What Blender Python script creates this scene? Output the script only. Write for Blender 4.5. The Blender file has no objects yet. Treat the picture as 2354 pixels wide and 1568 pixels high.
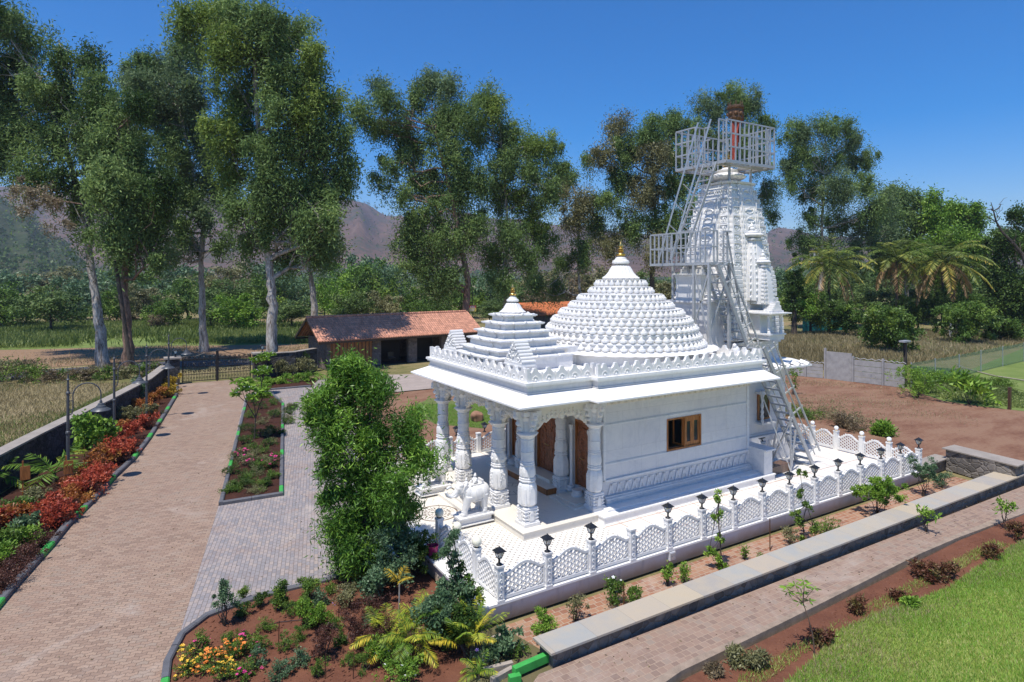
import bpy, bmesh, math, random
import numpy as np
from mathutils import Vector, Matrix
sc = bpy.context.scene
PI = math.pi
# ------------------------------------------------------------------ camera
# world: X runs along the temple's long side, Y along its porch front, origin at the near corner of the terrace fence
F_PX, VH, TH, CZ = 1428.0, 638.6, math.radians(58.69), 8.1
p1 = np.array([-.0396*7.6, 1.9233*7.6])
dX = np.array([math.sin(TH), math.cos(TH)]); dY = np.array([-math.cos(TH), math.sin(TH)])
CAMX, CAMY = float(-p1@dX), float(-p1@dY)
def G(u, v, z=0.0):            # survey helper: point at height z seen at (u, v) of the 2354 px wide photo
    d = (CZ-z)*F_PX/(v-VH); q = np.array([(u-1177)/F_PX*d, d])-p1
    return (float(q@dX), float(q@dY), z)
def A(u, v, dep):              # survey helper: point at a given distance into the scene
    q = np.array([(u-1177)/F_PX*dep, dep])-p1
    return (float(q@dX), float(q@dY), CZ-(v-VH)*dep/F_PX)
cam = bpy.data.cameras.new('camera'); camo = bpy.data.objects.new('camera', cam)
sc.collection.objects.link(camo); sc.camera = camo
camo.location = (CAMX, CAMY, CZ)
fx, fy = (np.array([0, 1])@np.array([dX, dY]).T)
camo.rotation_euler = (math.radians(90), 0, math.atan2(fy, fx)-PI/2)
cam.sensor_width = 36; cam.lens = F_PX/2354*36; cam.shift_y = -145.4/2354
cam.clip_start = .1; cam.clip_end = 20000
# ------------------------------------------------------------------ sun and sky
SUN = Vector((.37, .18, -1)).normalized()
el = math.asin(-SUN.z)
w = bpy.data.worlds.new('World'); sc.world = w; w.use_nodes = True
nt = w.node_tree; bg = nt.nodes['Background']
sky = nt.nodes.new('ShaderNodeTexSky'); sky.sky_type = 'NISHITA'; sky.sun_disc = False
sky.sun_elevation = el; sky.sun_rotation = math.atan2(-SUN.x, -SUN.y)
sky.altitude = 600; sky.air_density = 1.0; sky.dust_density = .3; sky.ozone_density = 4.0
hsv = nt.nodes.new('ShaderNodeHueSaturation'); hsv.inputs['Saturation'].default_value = 1.55; hsv.inputs['Hue'].default_value = .507; hsv.inputs['Value'].default_value = .93
nt.links.new(sky.outputs[0], hsv.inputs['Color']); nt.links.new(hsv.outputs[0], bg.inputs[0]); bg.inputs[1].default_value = .14
sl = bpy.data.lights.new('sun', 'SUN'); sl.energy = 4.6; sl.angle = math.radians(.53); sl.color = (1, .955, .88)
so = bpy.data.objects.new('sun', sl); sc.collection.objects.link(so)
so.rotation_euler = SUN.to_track_quat('-Z', 'Y').to_euler()
sc.view_settings.view_transform = 'Standard'; sc.view_settings.look = 'None'
sc.view_settings.exposure = .3; sc.view_settings.gamma = 1
sc.cycles.max_bounces = 6; sc.cycles.diffuse_bounces = 3; sc.cycles.transparent_max_bounces = 6
# ------------------------------------------------------------------ mesh helpers
R = random.Random(7); N = np.random.default_rng(7)
col = sc.collection
class MB:
    def __init__(s): s.v = []; s.f = []; s.m = []; s.mi = 0
    def add(s, vs, fs, T=None):
        b = len(s.v)
        s.v += [tuple(T@Vector(p)) if T else tuple(p) for p in vs]
        s.f += [tuple(b+i for i in f) for f in fs]; s.m += [s.mi]*len(fs); return s
    def box(s, x0, y0, z0, x1, y1, z1, T=None):
        return s.add([(x0,y0,z0),(x1,y0,z0),(x1,y1,z0),(x0,y1,z0),(x0,y0,z1),(x1,y0,z1),(x1,y1,z1),(x0,y1,z1)],
            [(0,3,2,1),(4,5,6,7),(0,1,5,4),(1,2,6,5),(2,3,7,6),(3,0,4,7)], T)
    def bar(s, a, b, w, h=None, up=(0,0,1), T=None):
        h = h or w; a = Vector(a); b = Vector(b); d = (b-a); L = d.length
        if L < 1e-6: return s
        d /= L; upv = Vector(up)
        if abs(d.dot(upv)) > .99: upv = Vector((1,0,0))
        sd = d.cross(upv).normalized(); u2 = sd.cross(d)
        vs = [p+sd*(i*w/2)+u2*(j*h/2) for p in (a, b) for i, j in ((-1,-1),(1,-1),(1,1),(-1,1))]
        return s.add(vs, [(0,1,2,3),(7,6,5,4),(0,4,5,1),(1,5,6,2),(2,6,7,3),(3,7,4,0)], T)
    def lathe(s, prof, n=24, c=(0,0), rot=0., T=None, lobes=0, amp=0., sx=1, sy=1):
        vs = []; fs = []
        for r, z in prof:
            for i in range(n):
                a = 2*PI*i/n+rot; rr = r*(1+amp*abs(math.sin(lobes*a/2)) if lobes else 1)
                vs.append((c[0]+rr*math.cos(a)*sx, c[1]+rr*math.sin(a)*sy, z))
        for k in range(len(prof)-1):
            for i in range(n):
                j = (i+1) % n; fs.append((k*n+i, k*n+j, (k+1)*n+j, (k+1)*n+i))
        fs.append(tuple(range(n-1, -1, -1))); fs.append(tuple((len(prof)-1)*n+i for i in range(n)))
        return s.add(vs, fs, T)
    def sq(s, prof, c=(0,0), rot=PI/4, n=4, T=None):     # square section given by half width
        k = 1/math.cos(PI/n)
        return s.lathe([(r*k, z) for r, z in prof], n, c, rot, T)
    def tube(s, pts, rad, n=6):
        pts = [Vector(p) for p in pts]; k = len(pts)
        if not hasattr(rad, '__len__'): rad = [rad]*k
        vs = []; fs = []; ref = Vector((0,0,1))
        for i, p in enumerate(pts):
            d = (pts[min(i+1,k-1)]-pts[max(i-1,0)]); d = d.normalized() if d.length > 1e-9 else Vector((0,0,1))
            if i == 0: ref = Vector((1,0,0)) if abs(d.z) > .8 else Vector((0,0,1))
            sd = d.cross(ref)
            if sd.length < 1e-4: sd = d.cross(Vector((0,1,0)))
            sd.normalize(); u2 = sd.cross(d).normalized()
            for j in range(n):
                a = 2*PI*j/n; vs.append(p+(sd*math.cos(a)+u2*math.sin(a))*rad[i])
        for i in range(k-1):
            for j in range(n):
                q = (j+1) % n; fs.append((i*n+j, i*n+q, (i+1)*n+q, (i+1)*n+j))
        fs.append(tuple(range(n-1,-1,-1))); fs.append(tuple((k-1)*n+i for i in range(n)))
        return s.add(vs, fs)
    def prism(s, poly, z0, z1, T=None):
        n = len(poly)
        return s.add([(x,y,z0) for x,y in poly]+[(x,y,z1) for x,y in poly],
            [tuple(range(n-1,-1,-1)), tuple(range(n,2*n))]+[(i,(i+1)%n,n+(i+1)%n,n+i) for i in range(n)], T)
    def sphere(s, c, r, n=14, m=8, sc_=(1,1,1)):
        pr = [(max(r*math.sin(PI*k/m),.0005), -r*math.cos(PI*k/m)) for k in range(m+1)]
        return s.lathe(pr, n, (0,0), 0, Matrix.Translation(c)@Matrix.Diagonal((*sc_,1)))
    def build(s, name, mat, parent=None, smooth=False, ang=None):
        me = bpy.data.meshes.new(name); me.from_pydata(s.v, [], s.f)
        for mm in (mat if isinstance(mat, (list, tuple)) else [mat]): me.materials.append(mm)
        if max(s.m or [0]) > 0: me.polygons.foreach_set('material_index', s.m)
        bm = bmesh.new(); bm.from_mesh(me); bmesh.ops.recalc_face_normals(bm, faces=bm.faces); bm.to_mesh(me); bm.free()
        if smooth: me.polygons.foreach_set('use_smooth', [True]*len(me.polygons)); me.set_sharp_from_angle(angle=math.radians(ang or 40))
        me.update(); o = bpy.data.objects.new(name, me); col.objects.link(o)
        if parent: o.parent = parent
        return o
def tag(o, label=None, cat=None, group=None, kind=None):
    if label: o['label'] = label
    if cat: o['category'] = cat
    if group: o['group'] = group
    if kind: o['kind'] = kind
    return o
def thing(name, label, cat, loc=(0,0,0), rz=0, group=None):
    o = bpy.data.objects.new(name, None); col.objects.link(o); o.location = loc; o.rotation_euler = (0,0,rz)
    o.empty_display_size = .2
    return tag(o, label, cat, group)
def dup(root, loc, rz=0, label=None, group=None, scale=None):
    def cp(o, parent):
        c = o.copy(); col.objects.link(c); c.parent = parent
        for ch in list(o.children): cp(ch, c)
        return c
    r = cp(root, None); r.location = loc; r.rotation_euler = (0,0,rz)
    if scale: r.scale = (scale,)*3 if not hasattr(scale,'__len__') else scale
    if label: r['label'] = label
    if group: r['group'] = group
    return r
ORD = ['first','second','third','fourth','fifth','sixth','seventh','eighth','ninth','tenth','eleventh','twelfth','thirteenth','fourteenth','fifteenth','sixteenth','seventeenth','eighteenth','nineteenth','twentieth']
def struct(o): o['kind'] = 'structure'; return o
def sheet(name, poly, z, mat, kind='structure', skirt=0):
    me = bpy.data.meshes.new(name); bm = bmesh.new()
    vs = [bm.verts.new((p[0], p[1], z)) for p in poly]
    f = bm.faces.new(vs)
    if f.normal.z < 0: f.normal_flip()
    bm.normal_update()
    if skirt:
        n = len(vs); lo = [bm.verts.new((p[0], p[1], z-skirt)) for p in poly]
        for i in range(n): bm.faces.new((vs[i], vs[(i+1)%n], lo[(i+1)%n], lo[i]))
    bmesh.ops.triangulate(bm, faces=[g for g in bm.faces if len(g.verts) > 4])
    bmesh.ops.recalc_face_normals(bm, faces=bm.faces)
    up = sum(g.calc_area()*g.normal.z for g in bm.faces)
    if up < 0: bmesh.ops.reverse_faces(bm, faces=bm.faces)
    bm.to_mesh(me); bm.free(); me.materials.append(mat)
    o = bpy.data.objects.new(name, me); col.objects.link(o); o['kind'] = kind
    return o
# ------------------------------------------------------------------ materials
class NT:
    def __init__(s, name):
        s.mat = bpy.data.materials.new(name); s.mat.use_nodes = True; s.t = s.mat.node_tree
        s.b = s.t.nodes['Principled BSDF']; s.out = s.t.nodes['Material Output']; s._p = None
    def n(s, ty, **k):
        o = s.t.nodes.new('ShaderNode'+ty)
        for a, b in k.items(): setattr(o, a, b)
        return o
    def L(s, a, b): s.t.links.new(a, b)
    def setin(s, i, v):
        if hasattr(v, 'links') or isinstance(v, bpy.types.NodeSocket): s.L(v, i)
        elif v is not None: i.default_value = v
    def math(s, op, a, b=None, c=None, clamp=False):
        o = s.n('Math', operation=op, use_clamp=clamp)
        for i, v in enumerate((a, b, c)): 
            if v is not None: s.setin(o.inputs[i], v)
        return o.outputs[0]
    def pos(s):
        if not s._p: s._p = s.n('NewGeometry').outputs['Position']
        return s._p
    def obj(s): return s.n('TexCoord').outputs['Object']
    def map(s, v, rot=0, scale=(1,1,1), loc=(0,0,0)):
        o = s.n('Mapping'); s.L(v, o.inputs[0]); o.inputs['Rotation'].default_value = (0,0,rot) if not hasattr(rot,'__len__') else rot
        o.inputs['Scale'].default_value = scale; o.inputs['Location'].default_value = loc; return o.outputs[0]
    def noise(s, sc_, v=None, det=4, rough=.55, dist=0):
        o = s.n('TexNoise'); s.L(v if v is not None else s.pos(), o.inputs['Vector']); o.inputs['Scale'].default_value = sc_
        o.inputs['Detail'].default_value = det; o.inputs['Roughness'].default_value = rough; o.inputs['Distortion'].default_value = dist
        return o.outputs['Fac']
    def voro(s, sc_, v=None, feat='F1', out='Distance', rnd=1):
        o = s.n('TexVoronoi', feature=feat); s.L(v if v is not None else s.pos(), o.inputs['Vector']); o.inputs['Scale'].default_value = sc_
        o.inputs['Randomness'].default_value = rnd; return o.outputs[out]
    def ramp(s, f, stops, interp='LINEAR'):
        o = s.n('ValToRGB'); s.setin(o.inputs[0], f); cr = o.color_ramp; cr.interpolation = interp
        while len(cr.elements) < len(stops): cr.elements.new(.5)
        for e, (p, c) in zip(cr.elements, stops): e.position = p; e.color = (*c, 1) if len(c) == 3 else c
        return o.outputs[0]
    def mix(s, f, a, b, bt='MIX'):
        o = s.n('Mix', data_type='RGBA', blend_type=bt); s.setin(o.inputs[0], f)
        for i, v in ((6, a), (7, b)):
            s.setin(o.inputs[i], (*v, 1) if isinstance(v, tuple) and len(v) == 3 else v)
        return o.outputs[2]
    def sep(s, v):
        o = s.n('SeparateXYZ'); s.L(v, o.inputs[0]); return o.outputs
    def maprange(s, f, a, b, c=0, d=1):
        o = s.n('MapRange'); s.setin(o.inputs[0], f)
        for i, v in zip((1,2,3,4), (a,b,c,d)): o.inputs[i].default_value = v
        return o.outputs[0]
    def fin(s, c, rough=.6, bump=None, bs=.3, bd=.02, metal=0, spec=.5):
        if isinstance(c, tuple): c = (*c, 1) if len(c) == 3 else c
        s.setin(s.b.inputs['Base Color'], c); s.setin(s.b.inputs['Roughness'], rough); s.setin(s.b.inputs['Metallic'], metal)
        s.b.inputs['Specular IOR Level'].default_value = spec
        if bump is not None:
            o = s.n('Bump'); o.inputs['Strength'].default_value = bs; o.inputs['Distance'].default_value = bd
            s.L(bump, o.inputs['Height']); s.L(o.outputs[0], s.b.inputs['Normal'])
        return s.mat
def m_simple(name, c, rough=.6, metal=0, var=.12, ns=3., bs=.15, bd=.01, spec=.5):
    t = NT(name); n = t.noise(ns, det=5); n2 = t.noise(ns*9, det=3)
    k = t.math('ADD', t.math('MULTIPLY', n, .65), t.math('MULTIPLY', n2, .35))
    lo = tuple(max(0, x*(1-var)) for x in c); hi = tuple(min(1, x*(1+var)) for x in c)
    return t.fin(t.ramp(k, [(.3, lo), (.7, hi)]), rough, n2, bs, bd, metal, spec)
def m_marble(name, base=(.80,.775,.735), vein=(.50,.53,.57), amt=.5, carve=0, block=0):
    t = NT(name); p = t.pos()
    n = t.noise(.9, t.map(p, rot=(.5,.4,.9), scale=(1,1,1.6)), det=8, rough=.62, dist=1.6)
    v = t.ramp(t.math('ABSOLUTE', t.math('SUBTRACT', n, .5)), [(0, (1,1,1)), (.035, (.25,.25,.25)), (.12, (0,0,0))])
    cl = t.ramp(t.noise(.7, det=4), [(.35, (0,0,0)), (.75, (1,1,1))])
    f = t.math('MULTIPLY', t.math('ADD', t.math('MULTIPLY', v, .55), t.math('MULTIPLY', cl, .45)), amt)
    c = t.mix(f, base, vein)
    st = t.ramp(t.noise(6, t.map(p, scale=(1,1,.25)), det=5), [(.55, (0,0,0)), (.8, (1,1,1))])
    c = t.mix(t.math('MULTIPLY', st, .36), c, (.50,.47,.42))
    st2 = t.ramp(t.noise(3.2, t.map(p, scale=(1.5,1.5,.12), loc=(3,1,2)), det=7, rough=.7), [(.56,(0,0,0)),(.78,(1,1,1))]); c = t.mix(t.math('MULTIPLY', st2, .34), c, (.42,.42,.43))
    h = t.noise(25, det=4)
    if block:
        sx = t.sep(p)
        a = t.n('TexBrick'); t.L(t.n('CombineXYZ').outputs[0], a.inputs[0])
        cmb = a.inputs[0].links[0].from_node; t.L(t.math('ADD', sx[0], sx[1]), cmb.inputs[0]); t.L(sx[2], cmb.inputs[1])
        a.inputs['Scale'].default_value = 1; a.inputs['Brick Width'].default_value = 1.7; a.inputs['Row Height'].default_value = block
        a.inputs['Mortar Size'].default_value = .006; a.inputs['Color1'].default_value = (.93,.93,.95,1); a.inputs['Color2'].default_value = (1,1,1,1); a.inputs['Mortar'].default_value = (.8,.8,.8,1)
        c = t.mix(1., c, a.outputs[0], 'MULTIPLY')
    bs, bd = .12, .01
    if carve:
        vo = t.voro(carve, feat='SMOOTH_F1'); h = t.math('ADD', t.math('MULTIPLY', h, .15), vo); bs, bd = .8, .035
        c = t.mix(t.ramp(vo, [(.45, (0,0,0)), (.9, (.22,.22,.22))]), c, (.45,.43,.40))
    return t.fin(c, .42, h, bs, bd)
M = {}
M['marble'] = m_marble('white_marble'); M['marble_blue'] = m_marble('blue_grey_marble', (.75,.735,.71), (.50,.515,.54), .7)
M['marble_wall'] = m_marble('wall_marble', (.70,.685,.665), (.54,.55,.57), .7, block=1.24)
M['marble_carved'] = m_marble('carved_marble', (.80,.795,.78), (.56,.58,.60), .35, carve=13)
M['marble_cream'] = m_marble('cream_marble', (.74,.69,.60), (.60,.56,.50), .4)
M['marble_frieze'] = m_marble('frieze_marble', (.72,.66,.55), (.55,.50,.42), .4, carve=9)
M['marble_clean'] = m_marble('eave_marble', (.84,.82,.785), (.64,.65,.67), .3)
M['gold'] = m_simple('brass', (.72,.48,.16), .28, 1, .25, 8)
M['steel'] = m_simple('grey_painted_steel', (.42,.43,.44), .45, .35, .15, 5)
M['steel_b'] = m_simple('brushed_aluminium', (.55,.56,.57), .38, .6, .12, 8)
M['iron'] = m_simple('black_iron', (.018,.017,.018), .45, .2, .4, 6)
M['lampgrey'] = m_simple('grey_lamp_paint', (.075,.08,.088), .4, .1, .2, 6)
M['black'] = m_simple('black_lamp_paint', (.018,.02,.024), .35, .1, .3, 6)
M['rock'] = None
def m_glass(name, c=(.75,.75,.7), rough=.15):
    t = NT(name); t.fin(c, rough); t.b.inputs['Transmission Weight'].default_value = .6; t.b.inputs['Alpha'].default_value = .75; return t.mat
M['lampglass'] = m_glass('lamp_glass'); M['globe'] = m_simple('cream_globe', (.80,.76,.60), .25, 0, .04); M['globe_w'] = m_simple('white_globe', (.82,.82,.80), .2, 0, .03)
M['pane'] = m_simple('window_glass', (.03,.035,.04), .06, 0, .2)
def m_wood(name, c=(.17,.065,.022), carve=0):
    t = NT(name); n = t.noise(7, t.map(t.pos(), scale=(3,3,.4)), det=6, dist=.8)
    cc = t.ramp(n, [(.3, tuple(x*.55 for x in c)), (.7, tuple(x*1.5 for x in c))]); h = n
    if carve:
        v = t.voro(carve, feat='SMOOTH_F1'); h = v; cc = t.mix(t.ramp(v, [(.3,(0,0,0)),(.8,(.8,.8,.8))]), cc, tuple(x*.3 for x in c))
    return t.fin(cc, .35, h, .7 if carve else .2, .03)
M['wood'] = m_wood('teak_wood', (.32,.12,.035)); M['door'] = m_wood('carved_teak', (.27,.085,.03), 16); M['darkwood'] = m_wood('dark_wood', (.06,.032,.02))
def m_stone(name, c=(.10,.095,.09), scale=4.5, joint=(.03,.03,.03), var=.5, jw=.05):
    t = NT(name); v = t.map(t.pos(), scale=(1,1,1.3)); ed = t.voro(scale, v, 'DISTANCE_TO_EDGE'); cl = t.voro(scale, v, 'F1', 'Color')
    n = t.noise(12, det=6); g = t.sep(cl)[0]
    k = t.math('ADD', t.math('MULTIPLY', g, .6), t.math('MULTIPLY', n, .5))
    cc = t.ramp(k, [(.2, tuple(x*(1-var) for x in c)), (.9, tuple(x*(1+var) for x in c))])
    cc = t.mix(t.ramp(ed, [(0, (1,1,1)), (jw, (0,0,0))]), cc, joint)
    return t.fin(cc, .85, t.math('ADD', t.ramp(ed, [(0,(0,0,0)),(.12,(1,1,1))]), t.math('MULTIPLY', n, .3)), .7, .04)
M['stone'] = m_stone('basalt_masonry', (.17,.15,.13), 3.6, (.23,.20,.17)); M['blackstone'] = m_stone('black_stone', (.055,.052,.052), 4, (.02,.019,.019), .6)
M['piers'] = m_stone('brown_stone_cladding', (.17,.13,.11), 4.5, (.24,.20,.17), .35, .03)
M['coping'] = m_simple('stone_coping', (.30,.26,.22), .7, 0, .22, 1.6)
def m_coping():
    t = NT('slab_coping'); p = t.pos(); x = t.math('FRACT', t.math('MULTIPLY', t.sep(p)[0], .92))
    x0 = t.math('FLOOR', t.math('MULTIPLY', t.sep(p)[0], .92)); wn = t.n('TexWhiteNoise', noise_dimensions='1D'); t.L(x0, wn.inputs['W'])
    c = t.ramp(wn.outputs['Value'], [(0, (.34,.31,.27)), (.35, (.40,.36,.30)), (.6, (.33,.33,.31)), (.8, (.44,.37,.27)), (1, (.38,.33,.28))])
    c = t.mix(t.ramp(t.noise(2.2, det=7), [(.4, (0,0,0)), (.75, (.6,.6,.6))]), c, (.46,.37,.25))
    c = t.mix(t.ramp(x, [(0, (.75,.75,.75)), (.012, (0,0,0))]), c, (.16,.14,.12))
    return t.fin(c, .6, t.noise(18), .2, .01)
M['slab'] = m_coping()
def m_soil(name, a=(.20,.085,.050), b=(.13,.052,.032), spk=(.30,.16,.10), sc_=1.4):
    t = NT(name); n = t.noise(sc_, det=9, rough=.65); n2 = t.noise(14, det=6, rough=.7)
    c = t.ramp(t.math('ADD', t.math('MULTIPLY', n, .6), t.math('MULTIPLY', n2, .4)), [(.36, b), (.62, a)])
    c = t.mix(t.ramp(t.voro(9), [(0, (.9,.9,.9)), (.16, (0,0,0))]), c, spk)
    return t.fin(c, .95, t.math('ADD', n2, t.noise(45, det=3)), .6, .05, spec=.15)
M['soil'] = m_soil('red_garden_soil'); M['dark_soil'] = m_soil('dark_red_mulch', (.075,.030,.020), (.035,.016,.012), (.12,.05,.03), 2)
def m_ground():
    t = NT('dry_ground'); p = t.pos(); n = t.noise(.05, det=8, rough=.6); n2 = t.noise(1.2, det=8, rough=.7)
    k = t.math('ADD', t.math('MULTIPLY', n, .62), t.math('MULTIPLY', n2, .38))
    c = t.ramp(k, [(.30, (.085,.10,.032)), (.44, (.15,.14,.055)), (.54, (.25,.20,.10)), (.64, (.27,.17,.10)), (.78, (.10,.12,.04))])
    return t.fin(c, .95, t.noise(5, det=8), .6, .15, spec=.15)
M['ground'] = m_ground()
def m_redfield():
    t = NT('red_field_soil'); n = t.noise(.35, t.map(t.pos(), rot=.3, scale=(1,2.2,1)), det=9, rough=.62); n2 = t.noise(6, det=7, rough=.7)
    c = t.ramp(t.math('ADD', t.math('MULTIPLY', n, .6), t.math('MULTIPLY', n2, .4)), [(.34, (.13,.062,.040)), (.46, (.20,.105,.068)), (.56, (.25,.15,.098)), (.66, (.19,.10,.062)), (.76, (.24,.18,.11))])
    return t.fin(c, .95, n2, .6, .06, spec=.12)
M['redfield'] = m_redfield()
def m_grass(name, a, b, c3=None, sc_=.8):
    t = NT(name); n = t.noise(sc_, det=8, rough=.65); n2 = t.noise(30, det=4)
    st = [(.33, b), (.52, a)]+([(.68, c3)] if c3 else [])
    c = t.ramp(t.math('ADD', t.math('MULTIPLY', n, .75), t.math('MULTIPLY', n2, .25)), st)
    return t.fin(c, .9, n2, .5, .04, spec=.2)
M['lawn'] = m_grass('lawn_grass', (.28,.34,.075), (.19,.29,.045), (.42,.40,.18), .55)
M['lawn2'] = m_grass('mown_lawn', (.15,.20,.05), (.105,.15,.035), (.21,.23,.08), .35)
M['drygrass'] = m_grass('dry_grass', (.27,.22,.12), (.17,.15,.065), (.33,.26,.16), .5)
def m_pavers(name, cols, bw, rh, rot, wave=0., mortar=(.10,.08,.065), ms=.010, big=.5, zig=0):
    t = NT(name); p = t.map(t.pos(), rot=rot)
    if zig:
        s = t.sep(p); tri = t.math('PINGPONG', t.math('MULTIPLY', s[0], 1/(bw/2)), 1.0)
        y = t.math('ADD', s[1], t.math('MULTIPLY', t.math('GREATER_THAN', tri, .5), zig))
        cb = t.n('CombineXYZ'); t.L(s[0], cb.inputs[0]); t.L(y, cb.inputs[1]); p = cb.outputs[0]
    a = t.n('TexBrick'); t.L(p, a.inputs['Vector']); a.inputs['Scale'].default_value = 1; a.inputs['Brick Width'].default_value = bw; a.inputs['Row Height'].default_value = rh
    a.inputs['Mortar Size'].default_value = ms; a.inputs['Mortar Smooth'].default_value = .4; a.inputs['Bias'].default_value = 0
    a.inputs['Color1'].default_value = (0,0,0,1); a.inputs['Color2'].default_value = (1,1,1,1); a.inputs['Mortar'].default_value = (0,0,0,1)
    n = t.noise(.45, det=6); n3 = t.noise(22, det=5)
    k = t.math('ADD', t.math('MULTIPLY', t.sep(a.outputs['Color'])[0], .42), t.math('ADD', t.math('MULTIPLY', n, .43), t.math('MULTIPLY', n3, .2)))
    c = t.ramp(k, cols); c = t.mix(a.outputs['Fac'], c, mortar)
    st = t.ramp(t.noise(.9, det=9, rough=.7, dist=.6), [(.50,(0,0,0)),(.72,(.55,.55,.55))]); c = t.mix(st, c, (.24,.15,.11)); st = t.ramp(t.noise(.33, det=9, rough=.75, dist=1.2), [(.54,(0,0,0)),(.70,(.45,.45,.45))]); c = t.mix(st, c, (.46,.39,.33))
    h = t.math('SUBTRACT', t.math('MULTIPLY', n3, .3), a.outputs['Fac'])
    return t.fin(c, .82, h, .6, .012, spec=.3)
M['pav_brown'] = m_pavers('brown_zigzag_pavers', [(.3,(.24,.163,.120)),(.45,(.298,.205,.150)),(.58,(.338,.235,.170)),(.75,(.29,.22,.168))], .23, .115, math.radians(14), zig=.028, mortar=(.15,.105,.08), ms=.007)
M['pav_grey'] = m_pavers('grey_pavers', [(.3,(.225,.21,.215)),(.45,(.265,.24,.24)),(.6,(.315,.27,.255)),(.75,(.345,.285,.25))], .22, .11, math.radians(-76), mortar=(.17,.145,.13), ms=.008)
M['pav_path'] = m_pavers('path_pavers', [(.3,(.215,.148,.115)),(.45,(.26,.178,.135)),(.6,(.295,.20,.148)),(.75,(.27,.21,.165))], .19, .17, 0, mortar=(.36,.26,.19), ms=.012)
M['pav_red'] = m_pavers('terracotta_pavers', [(.3,(.22,.095,.055)),(.5,(.33,.155,.09)),(.75,(.36,.22,.14))], .21, .17, 0, mortar=(.40,.30,.22), ms=.014)
M['concrete'] = m_simple('concrete', (.34,.29,.24), .85, 0, .3, 3.5, .4, .03); M['concrete_w'] = m_simple('precast_concrete', (.33,.32,.31), .85, 0, .25, 3)
M['kerb'] = m_simple('grey_kerb_paint', (.105,.105,.115), .7, 0, .25, 4); M['green'] = m_simple('green_kerb_paint', (.045,.33,.06), .6, 0, .2, 5)
M['asphalt'] = m_simple('asphalt', (.06,.06,.068), .9, 0, .2, 1.2); M['apron'] = m_simple('concrete_apron', (.33,.27,.235), .85, 0, .18, 1.2)
M['copper'] = m_simple('aged_copper', (.16,.085,.045), .5, .6, .5, 10); M['redcloth'] = m_simple('red_cloth', (.34,.055,.03), .8, 0, .45, 12)
M['pink'] = m_simple('pink_plastic', (.50,.03,.16), .4, 0, .1); M['plastic_w'] = m_simple('white_box', (.7,.7,.7), .5, 0, .05)
M['teal'] = m_simple('teal_sheet', (.02,.22,.19), .6, 0, .2); M['yellow'] = m_simple('yellow_sign', (.6,.45,.08), .6); M['redsign'] = m_simple('red_sign', (.4,.04,.03), .6)
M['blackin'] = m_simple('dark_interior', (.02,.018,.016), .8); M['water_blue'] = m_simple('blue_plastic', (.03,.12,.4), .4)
def m_tiles(name, c, along):
    t = NT(name); p = t.map(t.obj(), scale=(1,1,1)); s = t.sep(p)
    fx_ = t.math('FRACT', t.math('MULTIPLY', s[0], 1/.24)); hx = t.math('SINE', t.math('MULTIPLY', fx_, PI))
    ry = t.math('FRACT', t.math('MULTIPLY', s[1], 1/.30))
    wn = t.n('TexWhiteNoise', noise_dimensions='2D'); cb = t.n('CombineXYZ'); t.L(t.math('FLOOR', t.math('MULTIPLY', s[0], 1/.24)), cb.inputs[0]); t.L(t.math('FLOOR', t.math('MULTIPLY', s[1], 1/.30)), cb.inputs[1]); t.L(cb.outputs[0], wn.inputs['Vector'])
    k = t.math('ADD', t.math('MULTIPLY', wn.outputs['Value'], .5), t.math('MULTIPLY', t.noise(.9, det=6), .6))
    cc = t.ramp(k, [(.25, tuple(x*.72 for x in c)), (.85, tuple(min(1,x*1.22) for x in c))])
    cc = t.mix(t.ramp(t.noise(2.2, det=7), [(.58,(0,0,0)),(.76,(.4,.4,.4))]), cc, tuple(x*.42 for x in c))
    cc = t.mix(t.ramp(ry, [(0,(.85,.85,.85)),(.10,(0,0,0))]), cc, tuple(x*.22 for x in c))
    return t.fin(cc, .8, t.math('ADD', hx, t.math('MULTIPLY', ry, .9)), 1., .05)
M['tile'] = m_tiles('clay_roof_tiles', (.56,.26,.165), 0); M['tile_o'] = m_tiles('orange_roof_tiles', (.58,.17,.055), 0)
def m_twall():
    t = NT('stained_terrace_wall'); p = t.pos(); z = t.sep(p)[2]; n = t.noise(1.6, det=8, rough=.7)
    k = t.math('ADD', z, t.math('MULTIPLY', n, .35)); c = t.ramp(k, [(.22,(.48,.34,.24)),(.36,(.60,.52,.44)),(.5,(.66,.66,.67))])
    c = t.mix(t.ramp(t.noise(5, t.map(p, scale=(1,1,.25)), det=7), [(.55,(0,0,0)),(.75,(.5,.5,.5))]), c, (.34,.34,.36)); return t.fin(c, .55, n, .1, .01)
M['twall'] = m_twall()
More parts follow.
